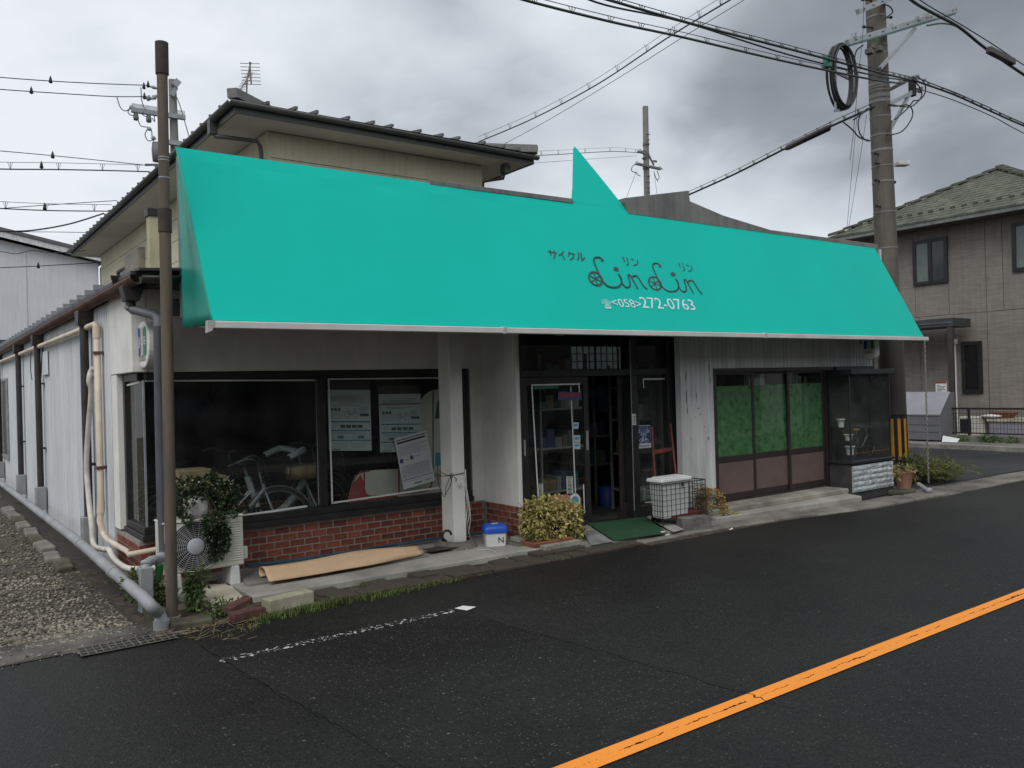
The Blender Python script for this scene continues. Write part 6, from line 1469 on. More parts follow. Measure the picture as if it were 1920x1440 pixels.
# hipped roof with battens
rise = 0.42; xm = (ex0 + ex1) / 2; hw = (ex1 - ex0) / 2 + .05
A = (ex0 - .05, ey0 - .05, ze + .12); B = (ex1 + .05, ey0 - .05, ze + .12); Cc = (ex1 + .05, ey1 + .05, ze + .12); D = (ex0 - .05, ey1 + .05, ze + .12)
E1 = (xm, ey0 - .05 + hw, ze + .12 + rise); E2 = (xm, ey1 + .05 - hw, ze + .12 + rise)
m_ = MB(); m_.add([A, B, Cc, D, E1, E2], [(0, 1, 4), (1, 2, 5, 4), (2, 3, 5), (3, 0, 4, 5), (0, 3, 2, 1)]); rf_ = m_.build('roof', mat('green_metal_roof', (0.10, 0.11, 0.095), 0.5, .15, 2), yh)
nb = 13
for i in range(1, nb):
    x_ = ex0 - .05 + (ex1 - ex0 + .1) * i / nb + (.10 if i % 3 else 0); t = min(abs(x_ - A[0]), abs(B[0] - x_)) ; m_ = MB(); m_.bar((x_, A[1] - .03, A[2] + .03), (x_, A[1] + t, A[2] + .03 + rise * t / hw), .045, .05); m_.build('roof_batten', mat('batten_green', (0.12, 0.13, 0.115), .5), rf_)
for i in range(1, 30):
    y_ = ey0 + (ey1 - ey0) * i / 30; t = min(hw, y_ - A[1], D[1] - y_); m_ = MB(); m_.bar((A[0] - .03, y_, A[2] + .03), (A[0] + t, y_, A[2] + .03 + rise * t / hw), .045, .05); m_.build('roof_batten', mat('batten_green', (0.12, 0.13, 0.115)), rf_)
for P0, P1 in ((A, E1), (B, E1), (E1, E2)): MB().bar(Vector(P0) + Vector((0, 0, .09)), Vector(P1) + Vector((0, 0, .09)), .16, .14).build('ridge_cap', mat('ridge_grey', (0.17, 0.175, 0.165), .6), rf_)
# rain pipes under the eaves
m_ = MB(); xa = PX(398, 235, ex0 - .06)
pA = Vector((ex0 - .06, xa.y, ze + .03)); pB = Vector((wx0 - .02, wy0 - .05, 5.45)); m_.box(pA.x - .06, pA.x + .06, pA.y - .07, pA.y + .07, ze - .16, ze + .06)
m_.tube([pA - Vector((0, 0, .12)), pA - Vector((-.03, .02, .22)), PY(482, 268, wy0 - .06) + Vector((0, 0, .03)), PY(488, 275, wy0 - .05), PY(490, 292, wy0 - .05), Vector((PY(490, 292, wy0 - .05).x, wy0 - .05, 2.5))], .035, 8); m_.build('downpipe', gdark, yh)
m_ = MB(); pC = PY(947, 322, ey0 + .3); m_.box(pC.x - .07, pC.x + .07, ey0 + .22, ey0 + .36, pC.z - .04, pC.z + .12); m_.tube([pC, pC - Vector((.05, 0, .13)), Vector((wx1 + .05, wy0 + .05, PY(898, 340, wy0).z)), Vector((wx1 + .05, wy0 + .05, 2.5))], .035, 8); m_.build('downpipe', gdark, yh)
# side window with its shutter box
a, b = PX(223, 560, wx0), PX(243, 490, wx0); sa, sb = PX(244, 540, wx0), PX(268, 478, wx0)
zt1_ = 4.55; zb1_ = 3.2
def wx_y(px_, py_): return PX(px_, py_, wx0).y
zt1_ = PX(243, 500, wx0).z; 
m_ = MB(); m_.box(wx0 - .05, wx0 - .002, wx_y(246, 520), wx_y(222, 520), zt1_, zt1_ + .06).box(wx0 - .05, wx0 - .002, wx_y(246, 520), wx_y(244, 520), 3.0, zt1_).box(wx0 - .05, wx0 - .002, wx_y(224, 520), wx_y(222, 520), 3.0, zt1_); fw = m_.build('window', darkframe, yh)
MB().box(wx0 - .02, wx0 - .004, wx_y(244, 520), wx_y(224, 520), 3.0, zt1_).build('pane', mat('dark_pane', (0.03, 0.032, 0.035), .15), fw)
m_ = MB(); y0_, y1_ = wx_y(273, 510), wx_y(246.5, 510); m_.box(wx0 - .16, wx0 - .003, y0_, y1_, 3.0, zt1_ + .25); shb = m_.build('shutter_box', mat('shutter_beige', (0.35, 0.33, 0.27), .6), yh)
zz = 3.05
while zz < zt1_ + .2: MB().box(wx0 - .168, wx0 - .161, y0_ + .02, y1_ - .02, zz, zz + .035).build('shutter_slat', mat('shutter_beige', (0.35, 0.33, 0.27)), shb); zz += .06
# duct with the dark cap beside the post
fy = 9.4; a = PY(279, 405, fy); b = PY(297, 405, fy); zc_ = PY(288, 405, fy).z
fl_ = thing('roof_duct', 'cream square duct with a dark cap rising from the low roof', 'duct', (a.x, fy, 2.7))
MB().box(a.x, b.x, fy, fy + .12, 2.72, zc_).build('duct', mat('cream_duct', (0.46, 0.42, 0.27), .7, .15, 3), fl_); MB().box(a.x - .015, b.x + .015, fy - .015, fy + .135, zc_, zc_ + .08).build('cap', blackp, fl_)
# aerial
ab = PY(461, 188, ey0 + 1.2); ae = thing('aerial', 'television aerial with two rakes of rods on the cream house roof', 'aerial', ab)
alu = mat('aerial_grey', (0.20, 0.18, 0.17), .5)
AP = lambda px_, py_: PY(px_, py_, ey0 + 1.2)
m_ = MB(); m_.tube([AP(462, 188), AP(463, 150), AP(470, 117)], .014, 6); m_.build('mast', alu, ae)
m_ = MB(); m_.tube([AP(468, 116), AP(471, 158)], .014, 5)
for i in range(7): t = i / 6; c = AP(468.5 + 2.5 * t, 118 + 39 * t); w_ = .13; m_.tube([c - Vector((w_, -.1, 0)) * (1 - .1 * i / 6), c + Vector((w_, -.1, -.02))], .006, 4)
m_.build('rods', alu, ae)
m_ = MB(); m_.tube([AP(471, 136), AP(451, 168)], .010, 5)
for i in range(12): c = AP(470 - 19 * i / 11, 137 + 31 * i / 11); m_.tube([c - Vector((.05, -.05, 0)), c + Vector((.05, -.05, 0))], .004, 4)
m_.build('rods', alu, ae)

# ================================================================== WHITE HOUSE FAR LEFT
WY = 36.0
wh = thing('house', 'white walled house with a shallow gable roof at the far left behind the shop', 'house', (0, WY + 4, 0))
whm = mat('bluish_white_wall', (0.60, 0.61, 0.64), .8, .04, 1, streak=.1)
pk0, pk1 = PY(-150, 400, WY), PY(190, 494, WY)
xr_w = PY(187, 600, WY).x; xl_w = -12.0; zpk = PY(-150, 408, WY).z; 
def zl(x): a_, b_ = PY(0, 447, WY), PY(185, 492, WY); return a_.z + (b_.z - a_.z) * (x - a_.x) / (b_.x - a_.x)
xpk = -4.0
m_ = MB(); m_.prism([(xl_w, WY, 0), (xr_w, WY, 0), (xr_w, WY, zl(xr_w) - .05), (xpk, WY, zl(xpk) - .05), (xl_w, WY, zl(xpk) - 2.2)], (0, 8, 0)); m_.build('wall', whm, wh)
m_ = MB(); m_.prism([(xr_w + .35, WY - .35, zl(xr_w + .35)), (xpk, WY - .35, zl(xpk)), (xpk, WY - .35, zl(xpk) + .22), (xr_w + .35, WY - .35, zl(xr_w + .35) + .22)], (0, .06, 0)); m_.build('barge_board', mat('pale_board', (0.62, 0.62, 0.62), .7), wh)
m_ = MB(); m_.prism([(xr_w + .4, WY - .4, zl(xr_w + .4) + .23), (xpk, WY - .4, zl(xpk) + .23), (xpk, WY - .4, zl(xpk) + .36), (xr_w + .4, WY - .4, zl(xr_w + .4) + .36)], (0, 8.5, 0)); m_.build('roof', mat('grey_roof', (0.12, 0.125, 0.13), .6), wh)
m_ = MB(); m_.tube([(xr_w + .35, WY - .2, zl(xr_w) + .02), (xr_w + .1, WY - .12, zl(xr_w) - .25), (xr_w + .1, WY - .12, 0)], .07, 8); m_.build('downpipe', gdark, wh)
for x_ in (PY(52, 600, WY).x,): MB().box(x_ - .01, x_ + .01, WY - .012, WY - .001, 0, zl(x_) - .3).build('wall_joint', mat('joint_grey', (0.45, 0.46, 0.48)), wh)
m_ = MB(); q = PY(0, 645, 27); m_.box(q.x - 3, PY(22, 645, 27).x, 27, 27.5, q.z - .12, q.z + .12); m_.build('low_roof', mat('dark_tiles', (0.07, 0.07, 0.075), .6), cat='roof', label='edge of a dark tiled roof just above the gutter at the far left')

# ================================================================== HOUSE ACROSS THE ALLEY
NX = 22.0
nh = thing('house', 'grey brown two storey house with a moss coloured tiled hip roof across the alley', 'house', (26, 10.4, 0))
nwall = mat('grey_brown_siding', (0.25, 0.225, 0.20), .85, .08, 2, 0, 1, streak=.18)
N, L = nwall.node_tree.nodes, nwall.node_tree.links      # fine horizontal grain of the boards
t = N.new('ShaderNodeTexCoord'); mpn = N.new('ShaderNodeMapping'); mpn.inputs['Scale'].default_value = (1.1, 1.1, 34); nz = N.new('ShaderNodeTexNoise'); nz.inputs['Scale'].default_value = 2.2; nz.inputs['Detail'].default_value = 3
L.new(t.outputs['Object'], mpn.inputs[0]); L.new(mpn.outputs[0], nz.inputs['Vector'])
mx = N.new('ShaderNodeMix'); mx.data_type = 'RGBA'; mx.blend_type = 'MULTIPLY'; mx.inputs['Factor'].default_value = 1
rr2 = N.new('ShaderNodeMapRange'); rr2.inputs['From Min'].default_value = .3; rr2.inputs['From Max'].default_value = .7; rr2.inputs['To Min'].default_value = .78; rr2.inputs['To Max'].default_value = 1.12; L.new(nz.outputs['Fac'], rr2.inputs['Value'])
bs = N['Principled BSDF']; src = bs.inputs['Base Color'].links[0].from_socket; L.new(src, mx.inputs['A']); L.new(rr2.outputs[0], mx.inputs['B']); L.new(mx.outputs['Result'], bs.inputs['Base Color'])
bu = N.new('ShaderNodeBump'); bu.inputs['Strength'].default_value = .5; bu.inputs['Distance'].default_value = .015; L.new(nz.outputs['Fac'], bu.inputs['Height']); L.new(bu.outputs[0], bs.inputs['Normal'])
ye0, ye1, zee = 7.2, 13.62, 5.58
wy0n, wy1n = 7.8, 13.05
def NYp(px_, py_=500): return PX(px_, py_, NX).y
joints = sorted([wy0n, NYp(1880, 500), NYp(1848, 500), NYp(1779, 545), NYp(1716, 560), wy1n])
zj = PX(1800, 588, NX).z
low = sorted([wy0n, NYp(1852, 640), NYp(1790, 640), NYp(1725, 640), wy1n])
w1 = (NYp(1778, 490), NYp(1713, 490), PX(1745, 533, NX).z, PX(1745, 448, NX).z); w2 = (NYp(1980, 470), NYp(1899, 470), PX(1905, 510, NX).z, PX(1905, 418, NX).z)
w3 = (NYp(1843, 690), NYp(1805, 690), PX(1825, 737, NX).z, PX(1825, 640, NX).z)
for (z0, z1, js) in ((.25, zj - .012, low), (zj, zee - .05, joints)):
    for a, b in zip(js[:-1], js[1:]):
        if b - a > .05: MB().box(NX, NX + .03, a + .006, b - .006, z0, z1).build('siding_panel', nwall, nh)
MB().box(NX + .031, 32, wy0n + .03, wy1n, 0, zee - .05).build('wall', mat('joint_dark', (0.05, 0.045, 0.04), .9), nh)
MB().box(NX + .0, 32, wy0n, wy0n + .029, .25, zee - .05).build('front_wall', nwall, nh)
MB().box(NX - .02, 32, wy0n - .02, wy1n + .02, 0, .248).build('foundation', concrete_dk, nh)
def nwin(w_, sash, pm_):
    y0_, y1_, z0_, z1_ = w_; m_ = MB(); t_ = .09
    m_.box(NX - .06, NX - .001, y0_, y1_, z0_, z0_ + t_).box(NX - .06, NX - .001, y0_, y1_, z1_ - t_, z1_).box(NX - .06, NX - .001, y0_, y0_ + t_, z0_ + t_, z1_ - t_).box(NX - .06, NX - .001, y1_ - t_, y1_, z0_ + t_, z1_ - t_)
    if sash: ym_ = (y0_ + y1_) / 2; m_.box(NX - .055, NX - .001, ym_ - .05, ym_ + .05, z0_ + t_, z1_ - t_)
    o = m_.build('window', mat('black_window', (0.018, 0.018, 0.02), .4), nh)
    if sash:
        MB().box(NX - .03, NX - .004, y0_ + t_, ym_ - .05, z0_ + t_, z1_ - t_).build('pane', pm_, o); MB().box(NX - .03, NX - .004, ym_ + .05, y1_ - t_, z0_ + t_, z1_ - t_).build('pane', mat('curtained_pane', (0.16, 0.19, 0.18), .15, .1, 2), o)
    else: MB().box(NX - .03, NX - .004, y0_ + t_, y1_ - t_, z0_ + t_, z1_ - t_).build('pane', pm_, o)
greyp = mat('grey_pane', (0.055, 0.065, 0.065), .12, .1, 2)
nwin(w1, True, greyp); nwin(w2, True, mat('curtained_pane', (0.16, 0.19, 0.18))); nwin(w3, False, mat('black_pane', (0.012, 0.012, 0.014), .12))
# eaves, gutter and tiled roof in real courses
MB().box(NX - .58, 33, ye0 + .02, ye1 - .02, zee - .05, zee - .02).build('soffit', mat('dark_soffit', (0.10, 0.09, 0.08), .8), nh)
m_ = MB(); m_.box(NX - .66, NX - .58, ye0 - .05, ye1 + .05, zee - .05, zee + .10); m_.box(NX - .575, 33, ye0 - .06, ye0 + .0, zee - .05, zee + .10); m_.build('gutter', mat('grey_gutter', (0.16, 0.17, 0.165), .5), nh)
tilem_ = mat('mossy_tiles', (0.10, 0.108, 0.08), .85, .25, 5, .4, 30, island=.2)
xe = NX - .66; run = 3.25; rz_ = 1.66; nc = 17; ym = (ye0 + ye1) / 2
rfn = MB().add([(xe + .05, ye0, zee + .06), (xe + .05, ye1, zee + .06), (xe + run, ym, zee + .06 + rz_), (34, ym, zee + .06 + rz_), (34, ye0, zee + .06), (34, ye1, zee + .06)], [(0, 1, 2), (0, 2, 3, 4), (1, 5, 3, 2)]).build('roof', tilem_, nh)
for i in range(nc):
    t0, t1 = i / nc, (i + 1) / nc; hw0, hw1 = (ye1 - ye0) / 2 * (1 - t0), (ye1 - ye0) / 2 * (1 - t1)
    xa, xb_, za, zb__ = xe + run * t0, xe + run * t1, zee + .08 + rz_ * t0, zee + .08 + rz_ * t1
    m_ = MB(); y = ym - hw0; kk = 0
    while y < ym + hw0 - .02:
        ye_ = min(y + .30, ym + hw0); f_ = lambda yy: max(ym - hw1, min(ym + hw1, yy)); lift = .030 + rng.uniform(-.004, .004)
        m_.add([(xa - .02, y, za + lift - .012), (xa - .02, ye_ - .004, za + lift - .012), (xb_, f_(ye_ - .004), zb__ + .012), (xb_, f_(y), zb__ + .012), (xa - .02, y, za - .03), (xa - .02, ye_ - .004, za - .03)], [(0, 3, 2, 1), (0, 1, 5, 4)]); y += .30; kk += 1
    if m_.v: m_.build('tile_course', tilem_, rfn)
for s in (-1, 1):
    for i in range(11):
        t0, t1 = i / 11, (i + 1) / 11; hwA = (ye1 - ye0) / 2
        a = Vector((xe + run * t0, ym + s * hwA * (1 - t0), zee + .16 + rz_ * t0)); b = Vector((xe + run * t1, ym + s * hwA * (1 - t1), zee + .12 + rz_ * t1)); MB().bar(a, b, .20, .06).build('ridge_tile', tilem_, rfn)
for i in range(20): a = Vector((xe + run + .5 * i, ym, zee + .16 + rz_)); MB().bar(a, a + Vector((.5, 0, 0)), .2, .08).build('ridge_tile', tilem_, rfn)
for i in range(22):
    y = ye1 - .5 - i * .28; MB().bar((xe + .36, y - .06, zee + .36), (xe + .36, y + .06, zee + .36), .03, .05).build('snow_guard', mat('guard_dark', (0.05, 0.05, 0.04), .7), rfn)
# carport, pipes, fence and things beside it
cpx = 20.9; cpt = thing('carport', 'dark steel carport frame against the grey brown house', 'carport', (cpx, 11, 0)); cs = mat('dark_steel', (0.045, 0.05, 0.058), .5, .15)
yc0, yc1 = PX(1788, 610, cpx).y, PX(1690, 620, cpx).y + 1.5; zc0 = PX(1788, 612, cpx).z
MB().box(cpx - .06, cpx + .9, yc0, yc1, zc0, zc0 + .22).build('roof_beam', cs, cpt, bevel=.01); MB().box(cpx - .075, cpx - .062, yc0, yc1, zc0 + .09, zc0 + .12).build('beam_trim', mat('steel_mid', (0.10, 0.11, 0.125), .5), cpt)
MB().box(cpx - .05, cpx + .05, yc0 + .02, yc0 + .14, 0, zc0).build('post', mat('brown_steel', (0.05, 0.04, 0.035), .6), cpt)
m_ = MB(); a = PX(1788, 645, NX - .1); m_.tube([(NX - .1, a.y, a.z), (NX - .1, a.y, .1)], .055, 10); m_.lathe((NX - .1, a.y, a.z - .02), [(.06, 0), (.10, .02), (.10, .14), (.08, .15)], 12); m_.build('downpipe', whiteplastic, nh)
FX = 20.3
kb_ = MB(); kb_.box(FX - .1, FX + .1, 4.0, 14, .0, .22); structure('fence_footing', kb_, concrete_dk)
structure('side_pavement', MB().box(19.05, 21.9, 3.5, 15, -.04, .09), mat('pavement_grey', (0.20, 0.19, 0.165), .9, .3, 1.5, .3, 40))
MB().box(18.9, 19.048, 3.5, 15, -.04, .10).build('side_kerb', mat('kerb_pale', (0.26, 0.25, 0.22), .9, .3, 3, .3, 40), kind='structure')
fn = thing('mesh_fence', 'dark wire mesh fence along the alley before the grey brown house', 'fence', (FX, 8, .22))
zt_f, zb_f = PX(1820, 766, FX).z, PX(1820, 812, FX).z
yf0, yf1 = 4.6, PX(1763, 790, FX).y
wm_ = mat('fence_dark', (0.022, 0.02, 0.02), .5)
MB().bar((FX, yf0, zt_f), (FX, yf1, zt_f), .03, .045).build('top_rail', wm_, fn); MB().bar((FX, yf0, zb_f), (FX, yf1, zb_f), .03, .03).build('bottom_rail', wm_, fn)
m_ = MB()
y = yf0
while y < yf1: m_.box(FX - .004, FX + .004, y - .0035, y + .0035, zb_f, zt_f); y += .075
for i in range(1, 5): zz = zb_f + (zt_f - zb_f) * i / 5; m_.box(FX - .004, FX + .004, yf0, yf1, zz - .0035, zz + .0035)
m_.build('mesh', wm_, fn)
y = PX(1817, 790, FX).y
while y > yf0: MB().box(FX - .025, FX + .025, y - .025, y + .025, .2, zt_f + .02).build('post', wm_, fn); y -= 2.0
MB().box(FX - .025, FX + .025, yf1 - .025, yf1 + .025, .2, zt_f + .02).build('post', wm_, fn)
# rubbish locker with a sloping lid and its notice
rx = 19.7; ry0, ry1 = PX(1762, 790, rx).y, PX(1672, 790, rx).y + .6
lk = thing('rubbish_locker', 'grey steel rubbish locker with a sloping lid at the kerb of the alley', 'locker', (rx, ry0, .09)); lkm = mat('locker_grey', (0.155, 0.155, 0.165), .5, .1, 2)
zk0, zk1, zk2 = .12, PX(1740, 780, rx).z, PX(1740, 747, rx).z + .02
MB().prism([(rx, ry0, zk0), (rx + .75, ry0, zk0), (rx + .75, ry0, zk2 + .10), (rx + .5, ry0, zk2 + .08), (rx, ry0, zk1)], (0, ry1 - ry0, 0)).build('body', lkm, lk, bevel=.008)
MB().prism([(rx - .02, ry0 - .02, zk1 + .01), (rx + .5, ry0 - .02, zk2 + .10), (rx + .5, ry0 - .02, zk2 + .13), (rx - .02, ry0 - .02, zk1 + .04)], (0, ry1 - ry0 + .04, 0)).build('lid', mat('locker_lid', (0.27, 0.27, 0.30), .45, .1, 2), lk, bevel=.004)
for z in (zk0 + (zk1 - zk0) * .36, zk0 + (zk1 - zk0) * .66): MB().box(rx - .012, rx - .001, ry0 + .02, ry1, z - .012, z + .012).build('front_rib', lkm, lk)
ny = PX(1764, 730, NX - .9)
nt = thing('notice_sign', 'white notice sign with a red heading behind the rubbish locker', 'sign', (20.7, ny.y, .1)); sxn = 20.6
a, b = PX(1754, 716, sxn), PX(1775, 742, sxn)
MB().box(sxn, sxn + .02, b.y, a.y, b.z, a.z).build('plate', whitep, nt); MB().tube([(sxn + .03, (a.y + b.y) / 2, .09), (sxn + .03, (a.y + b.y) / 2, a.z)], .02, 8).build('post', steelgrey, nt)
hh_ = a.z - b.z; ww_ = a.y - b.y
m_ = MB(); m_.quad((sxn - .002, a.y, a.z), (sxn - .002, b.y, a.z), (sxn - .002, b.y, a.z - hh_ * .13), (sxn - .002, a.y, a.z - hh_ * .13)); m_.build('print', mat('ink_red', (0.35, 0.03, 0.04)), nt)
m_ = MB()
for i, (u0, u1) in enumerate(((.1, .4), (.15, .9), (.1, .8), (.1, .9), (.1, .6), (.1, .85), (.3, .7))):
    z = a.z - hh_ * (.22 + .1 * i); m_.quad((sxn - .002, a.y - ww_ * u0, z), (sxn - .002, a.y - ww_ * u1, z), (sxn - .002, a.y - ww_ * u1, z - hh_ * .05), (sxn - .002, a.y - ww_ * u0, z - hh_ * .05))
m_.build('print', mat('ink_grey', (0.16, 0.18, 0.19)), nt)
# outdoor unit, raised bed, tub and a plate behind the fence
ux = 21.2; a, b = PX(1797, 781, ux), PX(1846, 815, ux)
un = thing('air_conditioner', 'small cream air conditioner unit behind the mesh fence', 'air conditioner', (ux, (a.y + b.y) / 2, .1))
MB().box(ux, ux + .3, b.y, a.y, .12, a.z).build('body', acm, un, bevel=.02); MB().box(ux - .006, ux - .001, a.y - (a.y - b.y) * .5, a.y - .04, .2, a.z - .06).build('grille', mat('dark_opening', (0.02, 0.02, 0.022)), un)
ux = 21.1; a = PX(1853, 790, ux); MB().box(ux, ux + .7, 5.0, a.y, .09, a.z).build('raised_bed', mat('grey_wall_block', (0.27, 0.26, 0.30), .9, .1, 2), cat='planter', label='long pale grey raised bed behind the mesh fence', bevel=.02)
MB().box(ux - .03, ux + .73, 4.98, a.y + .02, a.z + .001, a.z + .07).build('bed_coping', mat('bed_cream', (0.48, 0.45, 0.34), .8), bpy.data.objects['raised_bed'])
b = PX(1876, 780, ux + .1); m_ = MB(); m_.lathe((ux + .3, b.y, a.z + .071), [(.12, 0), (.22, .13), (.24, .15), (.2, .14), (0, .13)], 16, sy=1.5); m_.build('clay_bowl', mat('terracotta', (0.27, 0.10, 0.06)), cat='pot', label='shallow clay bowl standing on the raised bed behind the fence')
m_ = MB(); b = PX(1855, 778, ux); m_.lathe((ux + .1, b.y, a.z + .072), [(.0, .02), (.16, .03), (.17, .07), (0, .10)], 14, sx=.8, sy=1.4); m_.build('white_tray', whiteplastic, cat='tray', label='white tray lying on the left end of the raised bed')
m_ = MB(); b = PX(1778, 822, 19.6); m_.prism([(19.6, b.y + .15, .10), (19.6, b.y - .2, .10), (19.75, b.y - .18, .16), (19.75, b.y + .2, .22)], (.02, 0, .015)); m_.build('fallen_sheet', whiteplastic, cat='sheet', label='white plastic sheet lying on the pavement below the locker')
for a_, l_ in ((1808, 'low green weed below the fence, nearest the carport post'), (1842, 'low green weed below the fence under the cream unit'), (1858, 'low green weed below the fence at the end of the raised bed'), (1868, 'small green weed below the fence between two others'), (1898, 'low green weed at the foot of the fence, rightmost of the row')):
    p = G(a_, 826, .1); p = Vector((FX - .25, PX(a_, 826, FX - .25).y, .09)); m_ = MB(); leafcloud(m_, p + Vector((0, 0, .06)), (.10, .12, .09), 70, .07, .04, shell=.2); m_.build('weed', leafg, cat='weed', label=l_)
# blurred background beyond the alley
bw2 = MB(); bw2.box(12, 26, 45, 52, 0, 3.0); bw2.build('far_wall', mat('far_grey', (0.2, 0.2, 0.2), .9), cat='wall', label='plain grey wall closing the alley far behind')

# ---- plants by the utility pole and the flower pot
pq = G(1696, 928); fp = thing('flower_pot', 'terracotta flower pot with wavy rim standing right of the showcase', 'pot', (pq.x, pq.y, .09))
m_ = MB(); hp = .2; sc_ = 1.15
prof = [(.068, 0), (.075, .02), (.105, .19), (.112, .2), (.118, .215), (.104, .215), (.095, .17), (0, .165)]
m_.lathe((pq.x, pq.y, .09), [(r_ * sc_, z_ * sc_) for r_, z_ in prof], 24); m_.build('pot_body', mat('terracotta_pale', (0.36, 0.19, 0.135), .85, .15, 5, .2, 50), fp)
m_ = MB(); leafcloud(m_, (pq.x, pq.y, .09 + .28), (.17, .15, .07), 200, .05, .028, shell=.1, droop=.6); leafcloud(m_, (pq.x + .12, pq.y - .05, .09 + .18), (.08, .06, .10), 60, .045, .025, shell=.1, droop=.9); leafcloud(m_, (pq.x - .16, pq.y - .02, .09 + .2), (.06, .06, .07), 40, .045, .025, shell=.1); m_.build('leaves', mat('straw_leaves', (0.30, 0.25, 0.10), .6, .3, 8, island=.4, trans=.2), fp)
MB().box(pq.x - .26, pq.x + .16, pq.y - .1, pq.y + .12, .0, .089).build('mossy_stone', mat('mossy_slab', (0.085, 0.08, 0.05)), cat='stone', label='mossy stone under the terracotta flower pot', bevel=.03)
m_ = MB(); q0 = G(1722, 908, .10); q1 = G(1741, 921, .05); m_.tube([q0, q0.lerp(q1, .6), q1], .032, 12); m_.lathe(q1 + Vector((0, 0, -.03)), [(0, 0), (.045, .015), (.055, .04), (.04, .075), (0, .08)], 14); m_.build('old_pipe', greypipe, cat='pipe', label='old grey pipe end lying under the fern beside the flower pot')
m_ = MB()
fbase = Vector((13.0, 6.75, .0)); frn = thing('fern', 'spreading yellow green feathery fern at the foot of the utility pole', 'plant', fbase)
for i in range(60):
    a = rng.uniform(-2.6, .5); l_ = rng.uniform(.45, .95); el = rng.uniform(.35, 1.1); c0 = fbase + Vector((rng.uniform(-.25, .25), rng.uniform(-.2, .25), .05))
    dv_ = Vector((math.cos(a), math.sin(a) * .8, 0)); pts = [c0 + dv_ * l_ * t + Vector((0, 0, l_ * el * (t - .75 * t * t))) for t in [j / 9 for j in range(10)]]
    for p0, p1 in zip(pts[:-1], pts[1:]):
        d = (p1 - p0); sx_ = d.cross(Vector((0, 0, 1))).normalized()
        for s in (-1, 1):
            for kk in (0, .5): leaf(m_, p0 + d * kk, (d.normalized() * .6 + sx_ * s + Vector((0, 0, rng.uniform(-.2, .1)))), Vector((0, 0, 1)), .10 * rng.uniform(.6, 1.1), .016)
leafcloud(m_, fbase + Vector((-.15, 0, .22)), (.5, .3, .26), 520, .10, .016, shell=.2, droop=.3); leafcloud(m_, fbase + Vector((.35, -.1, .16)), (.45, .25, .18), 360, .10, .016, shell=.2, droop=.3)
m_.build('fronds', mat('fern_leaves', (0.15, 0.165, 0.03), .55, .35, 4, island=.45, trans=.25), frn)
m_ = MB(); leafcloud(m_, Vector((12.5, 6.85, .18)), (.35, .2, .20), 420, .06, .035, shell=.2); leafcloud(m_, Vector((12.9, 6.9, .22)), (.3, .2, .20), 260, .06, .035, shell=.2); m_.build('dark_shrub', leafdk, cat='shrub', label='dark green shrub between the showcase and the utility pole')
# ================================================================== UTILITY POLES
up0 = Vector((12.72, 7.12, 0)); lean = (PY(1640, 5, 7.12) - PY(1676, 800, 7.12)); 
pA_, pB_ = PY(1676, 800, 7.12), PY(1641, 0, 7.12)
ax_ = (pB_ - pA_).normalized(); base = pA_ - ax_ * (pA_.z + .1) / ax_.z; top = pB_ + ax_ * 2.0
plen = (top - base).length
UP = thing('utility_pole', 'tall concrete utility pole with steel arms and a coil of cable at the right', 'utility pole', (base.x, base.y, 0))
pr = lambda t: .190 - .055 * t
ua = lambda px_, py_: PY(px_, py_, 7.12)
def onpole(py_):                       # point of the pole's axis at that height of the picture
    a, b = (1676, 800), (1641, 0); return PY(b[0] + (a[0] - b[0]) * (py_ - b[1]) / 800.0, py_, 7.12)
MB().tube([base + ax_ * plen * i / 8 for i in range(9)], [pr(i / 8) for i in range(9)], 28).build('shaft', polecon, UP)
def band(py_, h=.04, k=1.03, m=None, nm='pole_band'):
    c = onpole(py_); t = (c - base).length / plen; MB().tube([c - ax_ * h / 2, c + ax_ * h / 2], pr(t) * k, 24).build(nm, m or mat('dull_band', (0.19, 0.19, 0.18), .6, .15, 4), UP)
for y_, h in ((34, .03), (88, .02), (103, .02), (160, .05), (166, .02), (172, .02), (182, .06), (192, .05), (221, .02), (255, .03), (283, .04), (313, .02), (342, .03), (399, .02), (466, .02), (640, .02), (690, .02), (775, .02)): band(y_, h)
# black and yellow guard round the foot
c0, c1 = onpole(866), onpole(777)
MB().tube([c0, c1], .203, 26).build('guard_sleeve', mat('guard_black', (0.012, 0.012, 0.013), .5), UP)
MB().tube([onpole(776), onpole(600)], .198, 26).build('brown_sheet', mat('sheet_brown', (0.055, 0.047, 0.042), .7, .12, 3), UP)
ym_ = mat('guard_yellow', (0.55, 0.26, 0.02), .5, .1)
for k in range(12):
    a0_ = math.radians(30 * k + 14)
    for_ = []
    q0, q1 = c0.lerp(c1, .06), c0.lerp(c1, .92)
    m_ = MB(); A_ = [a0_ + math.radians(14) * i / 5 for i in range(6)]
    V = [q + Vector((math.cos(a) * .2055, math.sin(a) * .2055, 0)) for q in (q0, q1) for a in A_]; m_.add(V, [(i, i + 1, 7 + i, 6 + i) for i in range(5)], True); m_.build('guard_stripe', ym_, UP)
